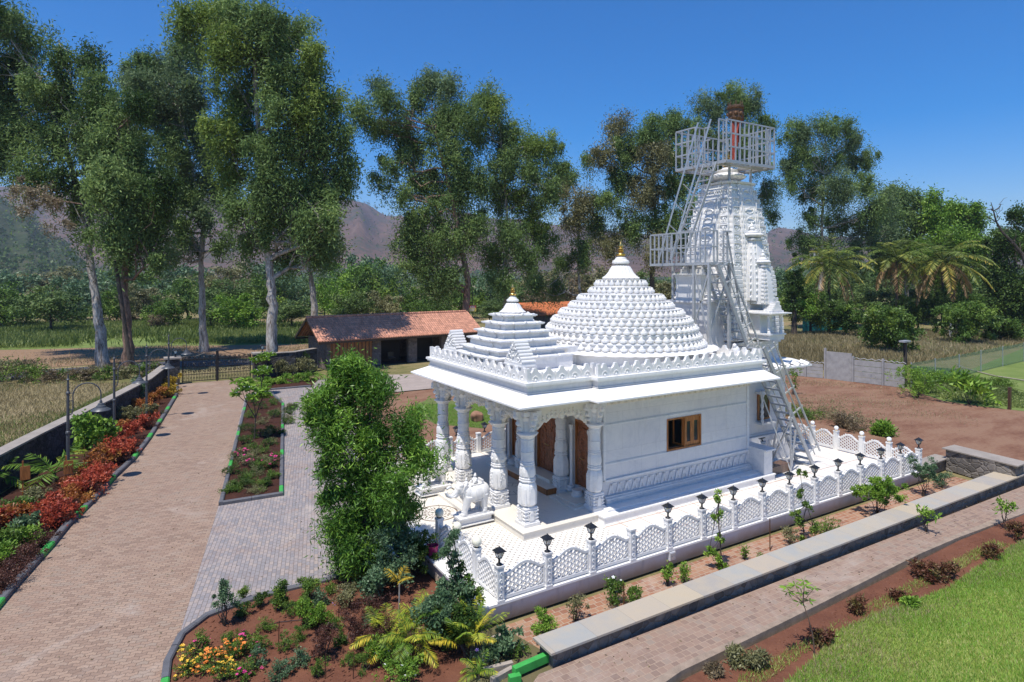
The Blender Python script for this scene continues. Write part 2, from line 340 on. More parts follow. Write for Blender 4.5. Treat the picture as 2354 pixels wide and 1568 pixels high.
def m_terrace(kind):
    t = NT('terrace_tiles_'+kind); s = t.sep(t.pos()); c = t.mix(t.ramp(t.noise(1.1, det=6), [(.35,(0,0,0)),(.75,(1,1,1))]), (.80,.77,.71), (.73,.67,.58))
    def dash(a, b, cell, wd):           # dark leaf-shaped inlays along the grid lines
        fa = t.math('FRACT', t.math('MULTIPLY', a, 1/cell)); fb = t.math('FRACT', t.math('MULTIPLY', b, 1/cell))
        da = t.math('ABSOLUTE', t.math('SUBTRACT', fa, .5)); db = t.math('ABSOLUTE', t.math('SUBTRACT', fb, .5))
        ww = t.math('MULTIPLY', t.math('SUBTRACT', .30, db), wd)
        return t.math('LESS_THAN', da, ww)
    if kind == 'inlay':
        cell = .21
        d = t.math('MAXIMUM', dash(s[0], t.math('ADD', s[1], cell/2), cell, .32), dash(s[1], t.math('ADD', s[0], cell/2), cell, .32))
        # shift so that the two families cross between the cells
        c = t.mix(d, c, (.17,.13,.10))
    else:
        def ln(a, cell, wd, off=0):
            f = t.math('FRACT', t.math('ADD', t.math('MULTIPLY', a, 1/cell), off)); return t.math('LESS_THAN', f, wd/cell)
        fine = t.math('MAXIMUM', ln(s[0], .2, .012), ln(s[1], .2, .012))
        chk = t.math('MAXIMUM', ln(s[0], 2.4, 1.6, .2), 0)
        fm = t.math('MULTIPLY', fine, t.math('MULTIPLY', chk, t.math('GREATER_THAN', s[1], 2.0)))
        c = t.mix(t.math('MULTIPLY', fm, .85), c, (.38,.37,.36))
        red = t.math('MAXIMUM', ln(s[0], .8, .022, .1), t.math('MAXIMUM', ln(s[1], 11.3, .03, .82), ln(s[1], 11.3, .03, .92)))
        c = t.mix(red, c, (.36,.14,.08))
    return t.fin(c, .35, t.noise(12), .05, .01)
M['inlay'] = m_terrace('inlay'); M['terr'] = m_terrace('lines')
def m_leaf(name, stops, rough=.5, trans=.28, spec=.4):
    t = NT(name); a = t.n('Attribute', attribute_name='tint'); c = t.ramp(a.outputs['Fac'], stops)
    t.fin(c, rough, spec=spec); tr = t.n('BsdfTranslucent'); t.L(c, tr.inputs[0]); mx = t.n('MixShader'); mx.inputs[0].default_value = trans
    t.L(t.b.outputs[0], mx.inputs[1]); t.L(tr.outputs[0], mx.inputs[2]); t.L(mx.outputs[0], t.out.inputs[0]); return t.mat
def sh(c, k): return tuple(min(1, x*k) for x in c)
def leafset(name, a, b, c=None, g=1.4, **k):
    a = sh(a, g); b = sh(b, g); c = sh(c, g) if c else None
    st = [(0, sh(a, .7)), (.4, a), (.8, b), (1, c or sh(b, 1.25))]; M[name] = m_leaf(name, st, **k)
leafset('euc', (.10,.158,.050), (.19,.265,.082), (.28,.35,.13), spec=.12, trans=.34); leafset('euc_y', (.13,.19,.042), (.235,.30,.065), (.35,.41,.11), spec=.12, trans=.34)
leafset('euc_g', (.10,.15,.068), (.18,.245,.115), spec=.12, trans=.34); leafset('olive', (.13,.13,.055), (.21,.20,.09)); leafset('seed', (.22,.18,.11), (.34,.27,.17), g=1.1)
leafset('belt', (.075,.12,.035), (.15,.20,.06), spec=.2); leafset('deep', (.038,.075,.016), (.085,.135,.028), spec=.2); leafset('mid', (.07,.13,.022), (.155,.225,.036), spec=.25); leafset('bright', (.10,.19,.022), (.22,.33,.045), spec=.25); leafset('bronze', (.14,.055,.03), (.15,.13,.04), (.17,.22,.04), g=1.15)
leafset('bamboo', (.068,.150,.022), (.18,.31,.04), (.36,.47,.10), rough=.4, spec=.3); leafset('bluegreen', (.065,.12,.055), (.13,.20,.10))
leafset('mango', (.065,.12,.02), (.16,.22,.035), (.26,.33,.06), rough=.4); leafset('red', (.30,.05,.025), (.55,.13,.06), (.62,.26,.13), g=1.25); leafset('wine', (.075,.03,.022), (.16,.07,.045), g=1.1)
leafset('orange', (.34,.11,.03), (.46,.24,.05), g=1.1); leafset('golden', (.34,.23,.02), (.50,.36,.035), (.58,.46,.08), g=1.1); leafset('areca', (.10,.19,.022), (.32,.34,.03), (.58,.45,.045), trans=.35)
leafset('palm', (.085,.13,.025), (.19,.215,.04), (.40,.31,.06), trans=.35); leafset('palm_dry', (.25,.15,.07), (.38,.25,.12), g=1.1); leafset('dry', (.17,.13,.075), (.27,.21,.12), g=1.1)
leafset('grassb', (.15,.22,.035), (.28,.30,.08), (.42,.37,.19), g=1.6, trans=.35); leafset('grassg', (.10,.21,.02), (.17,.29,.035), (.25,.35,.06), g=1.6, trans=.35); leafset('strawb', (.26,.21,.10), (.36,.30,.17), (.44,.37,.23), g=1.1, trans=.3); leafset('crop', (.14,.185,.045), (.25,.29,.085), (.38,.36,.15), g=1.1, trans=.35)
M['fl_orange'] = m_simple('orange_petals', (.75,.22,.03), .6); M['fl_pink'] = m_simple('magenta_petals', (.62,.03,.22), .6); M['fl_white'] = m_simple('white_petals', (.8,.8,.78), .6); M['fl_lilac'] = m_simple('lilac_petals', (.42,.26,.62), .6); M['fl_yellow'] = m_simple('yellow_petals', (.75,.45,.04), .6)
def m_bark(name, a, b, dark=(.05,.04,.035)):
    t = NT(name); p = t.obj(); n = t.noise(1.3, t.map(p, scale=(2,2,.5)), det=7, rough=.65, dist=1); n2 = t.noise(9, t.map(p, scale=(2,2,.35)), det=6)
    c = t.ramp(t.math('ADD', t.math('MULTIPLY', n, .6), t.math('MULTIPLY', n2, .4)), [(.40, dark), (.47, a), (.60, b)])
    return t.fin(c, .85, n2, .6, .05)
M['bark_w'] = m_bark('pale_eucalyptus_bark', (.30,.26,.22), (.58,.54,.49), (.10,.07,.05)); M['bark_r'] = m_bark('red_brown_bark', (.17,.10,.07), (.30,.20,.15)); M['bark_d'] = m_bark('dark_bark', (.055,.042,.032), (.11,.085,.065), (.02,.016,.013))
def m_hill(name, a, b, c3):
    t = NT(name); n = t.noise(.006, det=10, rough=.62); n2 = t.noise(.05, det=8, rough=.7)
    c = t.ramp(t.math('ADD', t.math('MULTIPLY', n, .55), t.math('MULTIPLY', n2, .45)), [(.38, a), (.5, b), (.62, c3)])
    return t.fin(c, .95, n2, .8, 3., spec=.1)
M['hill'] = m_hill('dry_red_hill', (.035,.050,.022), (.105,.062,.042), (.17,.11,.075)); M['hillg'] = m_hill('forested_hill', (.022,.038,.016), (.045,.06,.026), (.085,.08,.05))
# ================================================================== SETTING: ground sheets
def ring(c, r, n=64): return [(c[0]+r*math.cos(2*PI*i/n), c[1]+r*math.sin(2*PI*i/n)) for i in range(n)]
sheet('ground', ring((CAMX, CAMY), 6000, 96), -.06, M['ground'])
def gp(pts, z=0): return [G(u, v, z)[:2] for u, v in pts]
kerbL = [(-11.6, 0)]+[G(u, v)[:2] for u, v in ((-20,1425),(43,1348.5),(127,1254),(159,1213.5),(221.5,1151),(266.6,1099.5),(312,1056.5),(346,1011),(383,953),(408.6,910))]+[(-4.5, 41)]
gkerb = [(-7.6, -3), (-6.95, .9), (-6.82, 2.23), (-6.5, 3.2), (-5.91, 3.81), (-5.02, 4.05), (-4.06, 4.13), (-2.88, 4.1), (-1.6, 4.35)]
seam = [(-8.6, -3), (-6.43, 3.49), (-4.78, 11.62), (-.8, 33.5)]
sheet('driveway', kerbL+[(.9, 41), (1.2, 36), (-.8, 33.5), (-4.78, 11.62), (-6.43, 3.49), (-7.3, -3)], 0, M['pav_brown'])
sheet('paved_court', [(-7.3, -3), (-6.43, 3.49), (-4.78, 11.62), (-.8, 33.5), (1.2, 36), (5.0, 38), (8.2, 36.5), (5.2, 29), (2.5, 15), (1.5, 12), (-1.2, 8), (-1.2, 4.6), (-2.88, 4.1), (-5.0, 4.05), (-6.6, 2.8), (-6.9, -3)], -.004, M['pav_grey'])
sheet('red_earth', [(5.2, 29), (16, 29), (22, 17), (22, 11.35), (19.8, 11.35), (-.5, 11.35), (1.5, 12), (2.5, 15)], -.006, M['redfield'])
M['olive_lawn'] = m_grass('olive_lawn', (.13,.155,.05), (.09,.12,.03), (.19,.16,.08), .5)
sheet('side_lawn', gp([(955, 930), (990, 915), (1120, 930), (1135, 965), (1110, 985), (1000, 975), (955, 950)]), 0, M['olive_lawn'])
sheet('building_apron', gp([(880, 862), (1130, 858), (1125, 888), (1000, 893), (905, 902), (700, 895)]), .02, M['apron'])
sheet('road', gp([(-120, 882), (120, 861), (400, 843), (600, 838), (760, 834), (760, 822), (600, 825), (400, 830), (120, 848), (-120, 868)]), -.02, M['asphalt'])
sheet('road_verge', gp([(-80, 850), (45, 849), (120, 843), (400, 827), (600, 821), (760, 816), (760, 790), (600, 792), (300, 797), (100, 802), (-80, 806)]), -.03, m_soil('verge_soil', (.30,.19,.115), (.22,.14,.08), (.36,.26,.17)))
sheet('crop_field', gp([(-200, 806), (100, 802), (300, 797), (600, 792), (760, 790), (760, 745), (400, 735), (-200, 750)]), -.04, M['lawn2'])
sheet('dry_field', [(-12.8, 0), (-12.1, 17), (-9.2, 27), (-5.2, 41.9), (-14, 47), (-30, 50), (-60, 40), (-60, 0)], -.02, M['drygrass'])
sheet('bed_soil', kerbL[::1]+[(-5.0, 41.9), (-9.0, 27), (-11.6, 16.95), (-12.8, 8), (-13.4, 0)], .035, M['dark_soil'])
sheet('garden_soil', gkerb+[(-1.0, 4.35), (-.5, 3), (-.7, -.2), (.2, -2.0), (-.2, -3.5), (-3, -6)], .045, M['soil'])
sheet('bare_patch', [(-.7, -.2), (-.1, -.2), (.3, -2.0), (-.2, -3.3), (-1.9, -4.2), (-2.1, -2.6), (-1.4, -1)], .05, m_grass('weedy_patch', (.12,.11,.05), (.16,.12,.07), (.19,.13,.09)))
sheet('back_path', [(-.2, -.2), (19.7, -.2), (21.2, -.4), (21.2, -1.62), (0, -1.62), (-.5, -1)], .0, M['pav_red'])
sheet('foot_path', [(-.4, -2.28), (26, -2.58), (40, -2.8), (40, -4.1), (24, -3.75), (14.1, -3.42), (5.3, -3.62), (2.1, -3.6), (-1.6, -4.2), (-2.5, -5), (-3, -3.9)], .15, M['pav_path'], skirt=.2)
sheet('path_edging', [(-1.6, -4.1), (2.1, -3.52), (5.3, -3.52), (14.1, -3.34), (24, -3.66), (40, -4.0), (40, -4.2), (24, -3.86), (18, -3.7), (14.1, -3.50), (12, -3.47), (10, -3.52), (7.5, -3.60), (5.3, -3.66), (4, -3.68), (2.1, -3.70), (-2, -4.35)], .156, m_simple('worn_path_edge', (.285,.215,.16), .9, 0, .35, 5, .5, .03), skirt=.2)
sheet('path_bed', [(-3, -5.2), (-2, -4.5), (2.1, -3.85), (5.3, -3.8), (14.1, -3.56), (24, -3.85), (40, -4.2), (40, -8), (-3, -8)], .10, M['soil'])
lawn_edge = [(1, -5.6), (3.71, -4.98), (4.94, -4.82), (6.2, -4.5), (7.6, -4.55), (9.0, -4.68), (10.5, -4.85), (12.13, -4.73), (14, -4.72), (15.62, -4.65), (20, -4.5), (40, -4.8)]
sheet('lawn', lawn_edge+[(40, -30), (-8, -30), (-8, -7)], .115, M['lawn'])
sheet('red_field', [(19.9, 11.3), (22, 17), (30, 22), (38.5, 20), (41.2, 17.5), (41.2, 13.9), (40.9, 11.3), (47, 6), (60, -2), (70, -20), (40, -14), (26, -2.6), (23.5, -.1), (21.8, 1.2), (19.9, 1)], -.008, M['redfield'])
sheet('strip_lawn', gp([(2083, 893), (2170, 922), (2260, 935), (2354, 945), (2500, 960), (2500, 850), (2354, 800), (2230, 850), (2100, 840)]), .0, M['lawn2'])
sheet('mown_lawn', gp([(2210, 855), (2354, 900), (2600, 930), (2600, 800), (2354, 815)]), .03, M['lawn2'])
sheet('sand_patch', gp([(1780, 1005), (1830, 990), (1880, 985), (1910, 1000), (1860, 1012)]), .0, m_soil('sandy_soil', (.42,.25,.11), (.34,.19,.09), (.5,.33,.18)))
def kerb(name, pts, w, h, z0, mat, label, cat='kerb', greens=(), side=1, seg_len=.9):
    t = thing(name, label, cat)
    m = MB(); gm = MB(); seg = []
    for a, b in zip(pts[:-1], pts[1:]):
        L = math.dist(a[:2], b[:2]); k = max(1, round(L/seg_len))
        for i in range(k):
            p = [a[j]+(b[j]-a[j])*i/k for j in (0,1)]; q = [a[j]+(b[j]-a[j])*(i+1)/k for j in (0,1)]; seg.append((p, q))
    for i, (p, q) in enumerate(seg):
        d = Vector((q[0]-p[0], q[1]-p[1], 0)); d.normalize(); n = Vector((-d.y, d.x, 0))*side
        mm = gm if i in greens else m; g_ = .008
        P0 = Vector((*p,0))+d*g_; Q0 = Vector((*q,0))-d*g_
        c = [P0, Q0, Q0+n*w, P0+n*w]; b_ = .03
        ci = [P0+n*b_, Q0+n*b_, Q0+n*(w-b_), P0+n*(w-b_)]
        hz = h+R.uniform(-.006, .006)
        mm.add([(x.x, x.y, z0) for x in c]+[(x.x, x.y, z0+hz-.03) for x in c]+[(x.x, x.y, z0+hz) for x in ci],
               [(0,1,5,4),(1,2,6,5),(2,3,7,6),(3,0,4,7),(4,5,9,8),(5,6,10,9),(6,7,11,10),(7,4,8,11),(8,9,10,11)])
    m.build('kerb_stones', mat, t)
    if gm.v: gm.build('painted_stones', M['green'], t)
    return t
kerb('road_kerb', kerbL, .2, .17, -.02, M['kerb'], 'long grey kerb with green painted stones along the red shrub bed', greens=(3, 7, 11, 15, 19, 23, 27, 31, 35, 39))
kerb('road_kerb', gkerb, .16, .15, -.02, M['kerb'], 'curving grey kerb edging the flower garden, green where it leaves the picture', side=-1, greens=(5, 7), seg_len=.55)
isl = [(-4.78, 11.62), (-2.6, 11.5), (.85, 28.85), (.9, 33), (-.75, 33.2), (-4.78, 11.62)]
sheet('island_soil', isl[:-1], .05, M['dark_soil'])
kerb('road_kerb', isl, .15, .15, -.02, M['kerb'], 'grey kerb with green marks round the long planted island', greens=(2, 8, 14, 21, 27, 34, 41, 47))
hb = gp([(622, 897), (715, 889), (735, 870), (640, 868), (590, 880)])
kerb('road_kerb', hb[:2], .15, .14, -.02, M['kerb'], 'short grey kerb in front of the low hedge by the gate')
sheet('hedge_soil', hb+gp([(600, 858), (735, 858)])[::-1], .03, M['dark_soil'])
t = thing('painted_kerb', 'bright green painted kerb block beside the end of the stone wall', 'kerb')
a_, b_ = G(1181, 1553, .12), G(1262, 1517, .12)
MB().bar((a_[0], a_[1], .2), (b_[0], b_[1], .2), .13, .16).build('kerb_stone', M['green'], t)
t = thing('painted_kerb', 'small green kerb end at the bottom edge of the photo', 'kerb')
MB().bar((*G(1170, 1566, .1)[:2], .12), (*G(1196, 1560, .1)[:2], .12), .13, .16).build('kerb_stone', M['green'], t)
# ------------------------------------------------------------------ hills
def hills(name, prof, d0, d1, mat, steps=46, wob=1.):
    us = np.linspace(prof[0][0], prof[-1][0], 260); vs = np.interp(us, [p[0] for p in prof], [p[1] for p in prof])
    V = []; r_ = np.random.default_rng(3)
    ph = r_.uniform(0, 6, 12)
    for k in range(steps):
        t_ = k/(steps-1); d = d0+(d1-d0)*t_
        for i, (u, v) in enumerate(zip(us, vs)):
            top = (VH+4-v)*d1/F_PX*1.0
            s = math.sin(min(1, t_)*PI/2)**1.25 if t_ < 1 else 1
            rid = 1-.16*(1-t_)*t_*4*abs(math.sin(u*.021+ph[0]+3*t_)+.6*math.sin(u*.053+ph[1]-4*t_))*wob
            z = top*s*rid
            q = np.array([(u-1177)/F_PX*d, d])-p1
            V.append((float(q@dX), float(q@dY), CZ-14+z if k else -8))
    for i in range(len(us)):
        q = np.array([(us[i]-1177)/F_PX*(d1*1.35), d1*1.35])-p1; V.append((float(q@dX), float(q@dY), -10))
    n = len(us); F_ = [(k*n+i, k*n+i+1, (k+1)*n+i+1, (k+1)*n+i) for k in range(steps) for i in range(n-1)]
    me = bpy.data.meshes.new(name); me.from_pydata(V, [], F_); me.materials.append(mat); me.polygons.foreach_set('use_smooth', [True]*len(F_))
    o = bpy.data.objects.new(name, me); col.objects.link(o); return struct(o)
hills('hills', [(-900,470),(-500,440),(-200,425),(0,430),(120,440),(300,440),(480,455),(640,462),(760,452),(815,457),(845,470),(880,492),(900,497),(950,494),(1050,490),(1150,500),(1260,515),(1310,512),(1400,530),(1500,540),(1600,545),(1760,535),(1790,524),(1840,532),(1900,540),(2100,548),(2500,545),(3200,560)], 1100, 2600, M['hill'])
hills('forest_hill', [(-900,500),(-300,455),(-60,440),(0,452),(60,480),(130,530),(210,600),(330,634),(480,640)], 420, 950, M['hillg'], wob=.5)
hills('forest_hill', [(560,640),(700,622),(860,600),(1000,612),(1150,618),(1400,622),(1700,622),(1790,612),(1850,604),(1950,600),(2200,612),(2700,620)], 500, 1100, M['hillg'], wob=.5)
# ================================================================== TERRACE AND FENCE
t = thing('marble_terrace', 'raised white marble terrace with inlaid floor around the temple', 'terrace', (0,0,0))
m = MB(); m.prism([(-.45,-.0),(19.6,-.0),(19.6,11.3),(-.45,11.3)], 0, .44); m.build('terrace_wall', M['twall'], t)
m = MB(); m.prism([(-.53,-.10),(19.72,-.10),(19.72,11.42),(-.53,11.42)], .44, .494); m.build('ledge', M['marble_clean'], t)
MB().prism([(.1,.1),(4.9,.1),(4.9,4.0),(.1,4.0)], .4941, .500).build('inlaid_floor', M['inlay'], t)
MB().prism([(4.9,.1),(19.15,.1),(19.15,11.2),(4.9,11.2)], .4941, .500).build('lined_floor', M['terr'], t)
MB().prism([(.1,4.0),(4.9,4.0),(4.9,7.9),(.1,7.9)], .4941, .500).build('cream_floor', M['marble_cream'], t)
MB().prism([(.1,7.9),(4.9,7.9),(4.9,11.2),(.1,11.2)], .4941, .500).build('inlaid_floor', M['terr'], t)
md = MB(); c0 = (1.05, 5.75)
def annulus(m, c, r0, r1, z, n=48):
    m.add([(c[0]+r*math.cos(2*PI*i/n), c[1]+r*math.sin(2*PI*i/n), z) for r in (r0, r1) for i in range(n)], [(i, (i+1)%n, n+(i+1)%n, n+i) for i in range(n)])
def mandala(c, R0, z, par):
    m = MB(); annulus(m, c, R0*.93, R0, z)
    for k in range(8):
        a = k*PI/4
        for r, s in ((.25,.10),(.42,.07),(.60,.11),(.78,.06)):
            for q in (-.22, 0, .22):
                if q and r < .4: continue
                x, y = c[0]+R0*r*math.cos(a+q), c[1]+R0*r*math.sin(a+q); aa = a+q*2.5
                m.add([(x+R0*s*math.cos(aa), y+R0*s*math.sin(aa), z), (x-R0*s*.4*math.sin(aa), y+R0*s*.4*math.cos(aa), z), (x-R0*s*.8*math.cos(aa), y-R0*s*.8*math.sin(aa), z), (x+R0*s*.4*math.sin(aa), y-R0*s*.4*math.cos(aa), z)], [(0,1,2,3)])
    m.build('floor_mandala', m_simple('brown_inlay', (.16,.10,.06), .4, 0, .5, 30), par)
mandala((1.02, 5.75), .68, .504, t)
# front steps
for i in range(3):
    MB().box(-.53-.32*(i+1), 3.9, 0, -.53-.32*i-.002, 8.0, .44-.13*(i+.3)).build('step', M['marble_cream'], t)
MB().box(-.53, 3.55, .494, -.1, 3.7, .5).build('step_trim', M['marble_cream'], t)
fence = thing('lattice_fence', 'long white marble lattice fence with scrolled posts along the near side of the terrace', 'fence', (0,0,0))
fence_f = thing('lattice_fence', 'short lattice fence on the porch front at the near corner, with ball topped posts', 'fence', (0,0,0))
fence_r = thing('lattice_fence', 'white lattice fence closing the right end of the terrace below white balls', 'fence', (0,0,0))
fence_b = thing('lattice_fence', 'white lattice fence seen between the porch columns at the far side', 'fence', (0,0,0))
fence_c = thing('lattice_fence', 'lattice fence on the porch front beyond the steps, behind the bushy bamboo', 'fence', (0,0,0))
def panel_mesh(W=1.19):
    m = MB(); w2 = W/2
    top = lambda x: .60+.20*max(0, math.cos(min(1, abs(x)/(w2*.78))*PI/2))**1.1+.03*(abs(x)/w2)**6
    n = 28; xs = [-w2+W*i/n for i in range(n+1)]; up = [(x, top(x)) for x in xs]
    th = .028
    def strip(pi, po, t_=.03):
        k = len(pi); vs = [(x, y, z) for (x, z) in pi for y in (-t_, t_)]+[(x, y, z) for (x, z) in po for y in (-t_, t_)]
        f = []
        for i in range(k-1):
            a, b, c, d = 2*i, 2*i+2, 2*k+2*i, 2*k+2*i+2
            f += [(a, b, d, c), (a+1, c+1, d+1, b+1), (a, a+1, b+1, b), (c, d, d+1, c+1)]
        m.add(vs, f)
    strip([(x, z-.065) for x, z in up], up, .036)
    m.box(-w2, -.036, .03, w2, .036, .10); m.box(-w2, -.034, .10, -w2+.05, .034, .56); m.box(w2-.05, -.034, .10, w2, .034, .56)
    s = .073; hh = s*math.sqrt(3)
    inside = lambda x, z: -w2+.03 < x < w2-.03 and .08 < z < top(x)-.04
    seen = set()
    for i in range(-9, 10):
        for j in range(-1, 10):
            cx = i*1.5*s; cz = .1+j*hh+(hh/2 if i % 2 else 0)
            P = [(cx+s*math.cos(PI/3*k), cz+s*math.sin(PI/3*k)) for k in range(6)]
            for k in range(6):
                a, b = P[k], P[(k+1)%6]; key = tuple(sorted(((round(a[0]+.00021,3), round(a[1]+.00017,3)), (round(b[0]+.00021,3), round(b[1]+.00017,3)))))
                if key in seen or not (inside(*a) or inside(*b)): continue
                seen.add(key); m.bar((a[0], 0, a[1]), (b[0], 0, b[1]), (.046, .050, .054)[k % 3], .027, up=(0,0,1) if abs(a[1]-b[1]) < .03 else (0,0,1))
    return m
pm = panel_mesh()
pm.v = [(x, y, z) for x, y, z in pm.v]
def post_mesh(scroll=True):
    m = MB(); m.box(-.085,-.085,0,.085,.085,.80); m.box(-.10,-.10,.80,.10,.10,.845); m.box(-.1,-.1,-.001,.1,.1,.05)
    if scroll:
        for sy in (0, 1):
            for k in range(4):
                zc = .14+k*.17; sg = 1 if k % 2 else -1
                pts = [(sg*(.045-.040*i/11)*math.cos(i*.62), zc+.0+(.065-.05*i/11)*math.sin(i*.62)) for i in range(12)]
                if sy == 0: m.tube([(x, -.088, z) for x, z in pts], .012, 4)
                else: m.tube([(-.088, x, z) for x, z in pts], .012, 4)
        m.box(-.072,-.089,.06,-.058,-.085,.78); m.box(.058,-.089,.06,.072,-.085,.78)
    return m
pmo = post_mesh(); pmp = post_mesh(False)
def fence_line(par, p, q, n, first=True, scroll=True):
    d = Vector(q)-Vector(p); rz = math.atan2(d.y, d.x)
    pan = post = None
    for i in range(n+1):
        c = Vector(p)+d*(i/n)
        if i or first:
            if post is None: post = (pmo if scroll else pmp).build('post', M['marble'], par); o = post
            else: o = post.copy(); col.objects.link(o)
            o.location = c; o.rotation_euler = (0,0,rz)
        if i < n:
            cc = Vector(p)+d*((i+.5)/n)
            if pan is None: pan = pm.build('lattice_panel', M['marble'], par); o = pan
            else: o = pan.copy(); col.objects.link(o)
            o.location = cc; o.rotation_euler = (0,0,rz); o.scale = ((d.length/n-.17)/1.19*1.0, 1, 1)
fence_line(fence, (0,0,.5), (19.2,0,.5), 14)
fence_line(fence_f, (0,0,.5), (0,3.36,.5), 3, False)
fence_line(fence_r, (19.2,0,.5), (19.2,11.26,.5), 10, False, False)
fence_line(fence_b, (19.2,11.26,.5), (0,11.26,.5), 14, False, False)
fence_line(fence_c, (0,11.26,.5), (0,8.0,.5), 3, False, False)
# lanterns
def lantern(name, label, group=None):
    t = thing(name, label, 'lantern', group=group)
    m = MB(); m.lathe([(.075,0),(.075,.015),(.045,.03),(.028,.05),(.024,.12),(.034,.135),(.03,.15)], 14); m.sq([(.035,.15),(.05,.165),(.052,.175)])
    for sx, sy in ((1,1),(1,-1),(-1,1),(-1,-1)): m.bar((.047*sx,.047*sy,.17),(.088*sx,.088*sy,.325),.012)
    m.build('base', M['black'], t)
    MB().sq([(.045,.176),(.085,.322)]).build('glass', M['lampglass'], t)
    MB().sq([(.128,.325),(.128,.335),(.10,.352),(.10,.36),(.066,.38),(.066,.388),(.035,.41),(.012,.42),(.012,.435),(.002,.45)]).build('cap', M['black'], t)
    return t
lan = lantern('post_lantern', 'black lantern on the near corner post of the lattice fence', 'black lanterns on the fence posts')
lan.location = (0,0,1.345)
k = 0
for i in range(1, 15):
    if i == 3: continue
    k += 1
    pos = 'on the far right corner post of the long lattice fence' if i == 14 else f'on the long lattice fence, {ORD[k]} after the near corner lantern'
    dup(lan, (19.2*i/14, 0, 1.345), label='black lantern '+pos)
for i, wd in ((10, 'right of the second porch column'), (11, 'just behind the far end column of the porch')):
    dup(lan, (19.2-19.2*i/14+.3, 11.26, 1.345), label='black lantern on the far side fence '+wd)
def globe(loc, label, mat, r=.105):
    t = thing('globe_lamp', label, 'globe lamp', loc, group='ball lamps on fence posts')
    MB().lathe([(.06,0),(.06,.02),(.04,.03)], 12).build('collar', M['gold'] if mat is M['globe_w'] else M['black'], t)
    MB().sphere((0,0,.02+r*.95), r, 20, 12).build('ball', mat, t, True)
globe((0,1.12,1.345), 'cream ball lamp nearest the corner lantern', M['globe'], .125)
globe((0,2.24,1.345), 'cream ball lamp half hidden by the climbing plant', M['globe'], .125)
globe((0,3.36,1.345), 'cream ball lamp on the grey post by the entrance steps', M['globe'], .125)
for i, wd in enumerate(['nearest the far right corner lantern', 'second from the far right corner', 'third from the far right corner', 'fourth from the far right corner', 'fifth from the far right corner']):
    globe((19.2, 11.26*(i+1)/10, 1.345), 'white ball lamp on the right end fence, '+wd, M['globe_w'], .095)
# ================================================================== TEMPLE
YC = 6.0
temple = thing('temple', 'white marble temple with round dome, stepped porch roof and tall curved tower', 'temple', (2.2,YC,.5))
TI = Matrix.Translation((-2.2,-YC,-.5))
_b = MB.build
def tp(m, name, mat, par=None, **k):
    """part of the temple, written in world coordinates"""
    m.v = [tuple(TI@Vector(p)) for p in m.v]
    o = m.build(name, mat, par or temple, **k)
    return o
# platform and plinths
tp(MB().prism([(2.25,2.48),(5.3,2.48),(5.3,9.52),(2.25,9.52)], .5, .715).prism([(2.22,2.45),(5.3,2.45),(5.3,9.55),(2.22,9.55)], .715, .735), 'porch_floor', M['marble_cream'])
m = MB(); m.box(5.0,2.18,.5,13.25,3.0,.70); m.box(4.97,2.15,.70,13.28,3.0,.74); m.box(5.35,2.42,.74,13.1,3.0,.80)
tp(m, 'plinth', M['marble_clean'])
m = MB(); m.box(1.7,4.6,.5,2.22,7.4,.60); m.box(1.95,4.75,.60,2.22,7.2,.67)
tp(m, 'entrance_step', M['marble_cream'])
m = MB(); m.box(4.59,4.7,.736,5.5,7.3,.95); m.box(5.0,5.15,.95,5.5,6.85,1.06)
tp(m, 'door_step', M['marble_cream'])
m = MB(); m.box(4.57,4.68,.74,4.588,7.32,.93); m.box(4.57,4.68,.74,5.2,4.698,.93); tp(m, 'wooden_riser', M['wood'])
m = MB(); m.box(4.56,3.12,.736,5.5,4.5,.80); m.box(4.75,3.3,.80,5.5,4.4,.84); tp(m, 'threshold_slab', M['marble_cream']); tp(MB().box(4.56,7.5,.736,5.5,8.88,.80), 'threshold_slab', M['marble_cream'])
mm_ = MB(); annulus(mm_, (3.9,5.9), .60, .63, .7385)
for k in range(14):
    a = k*2*PI/14
    for r in (.3,.42,.52): mm_.add([(3.9+r*math.cos(a)+.05*math.cos(a), 5.9+r*math.sin(a)+.05*math.sin(a), .7385), (3.9+r*math.cos(a)-.02*math.sin(a), 5.9+r*math.sin(a)+.02*math.cos(a), .7385), (3.9+(r-.06)*math.cos(a), 5.9+(r-.06)*math.sin(a), .7385), (3.9+r*math.cos(a)+.02*math.sin(a), 5.9+r*math.sin(a)-.02*math.cos(a), .7385)], [(0,1,2,3)])
tp(mm_, 'floor_rosette', m_simple('grey_inlay', (.22,.19,.17), .4))
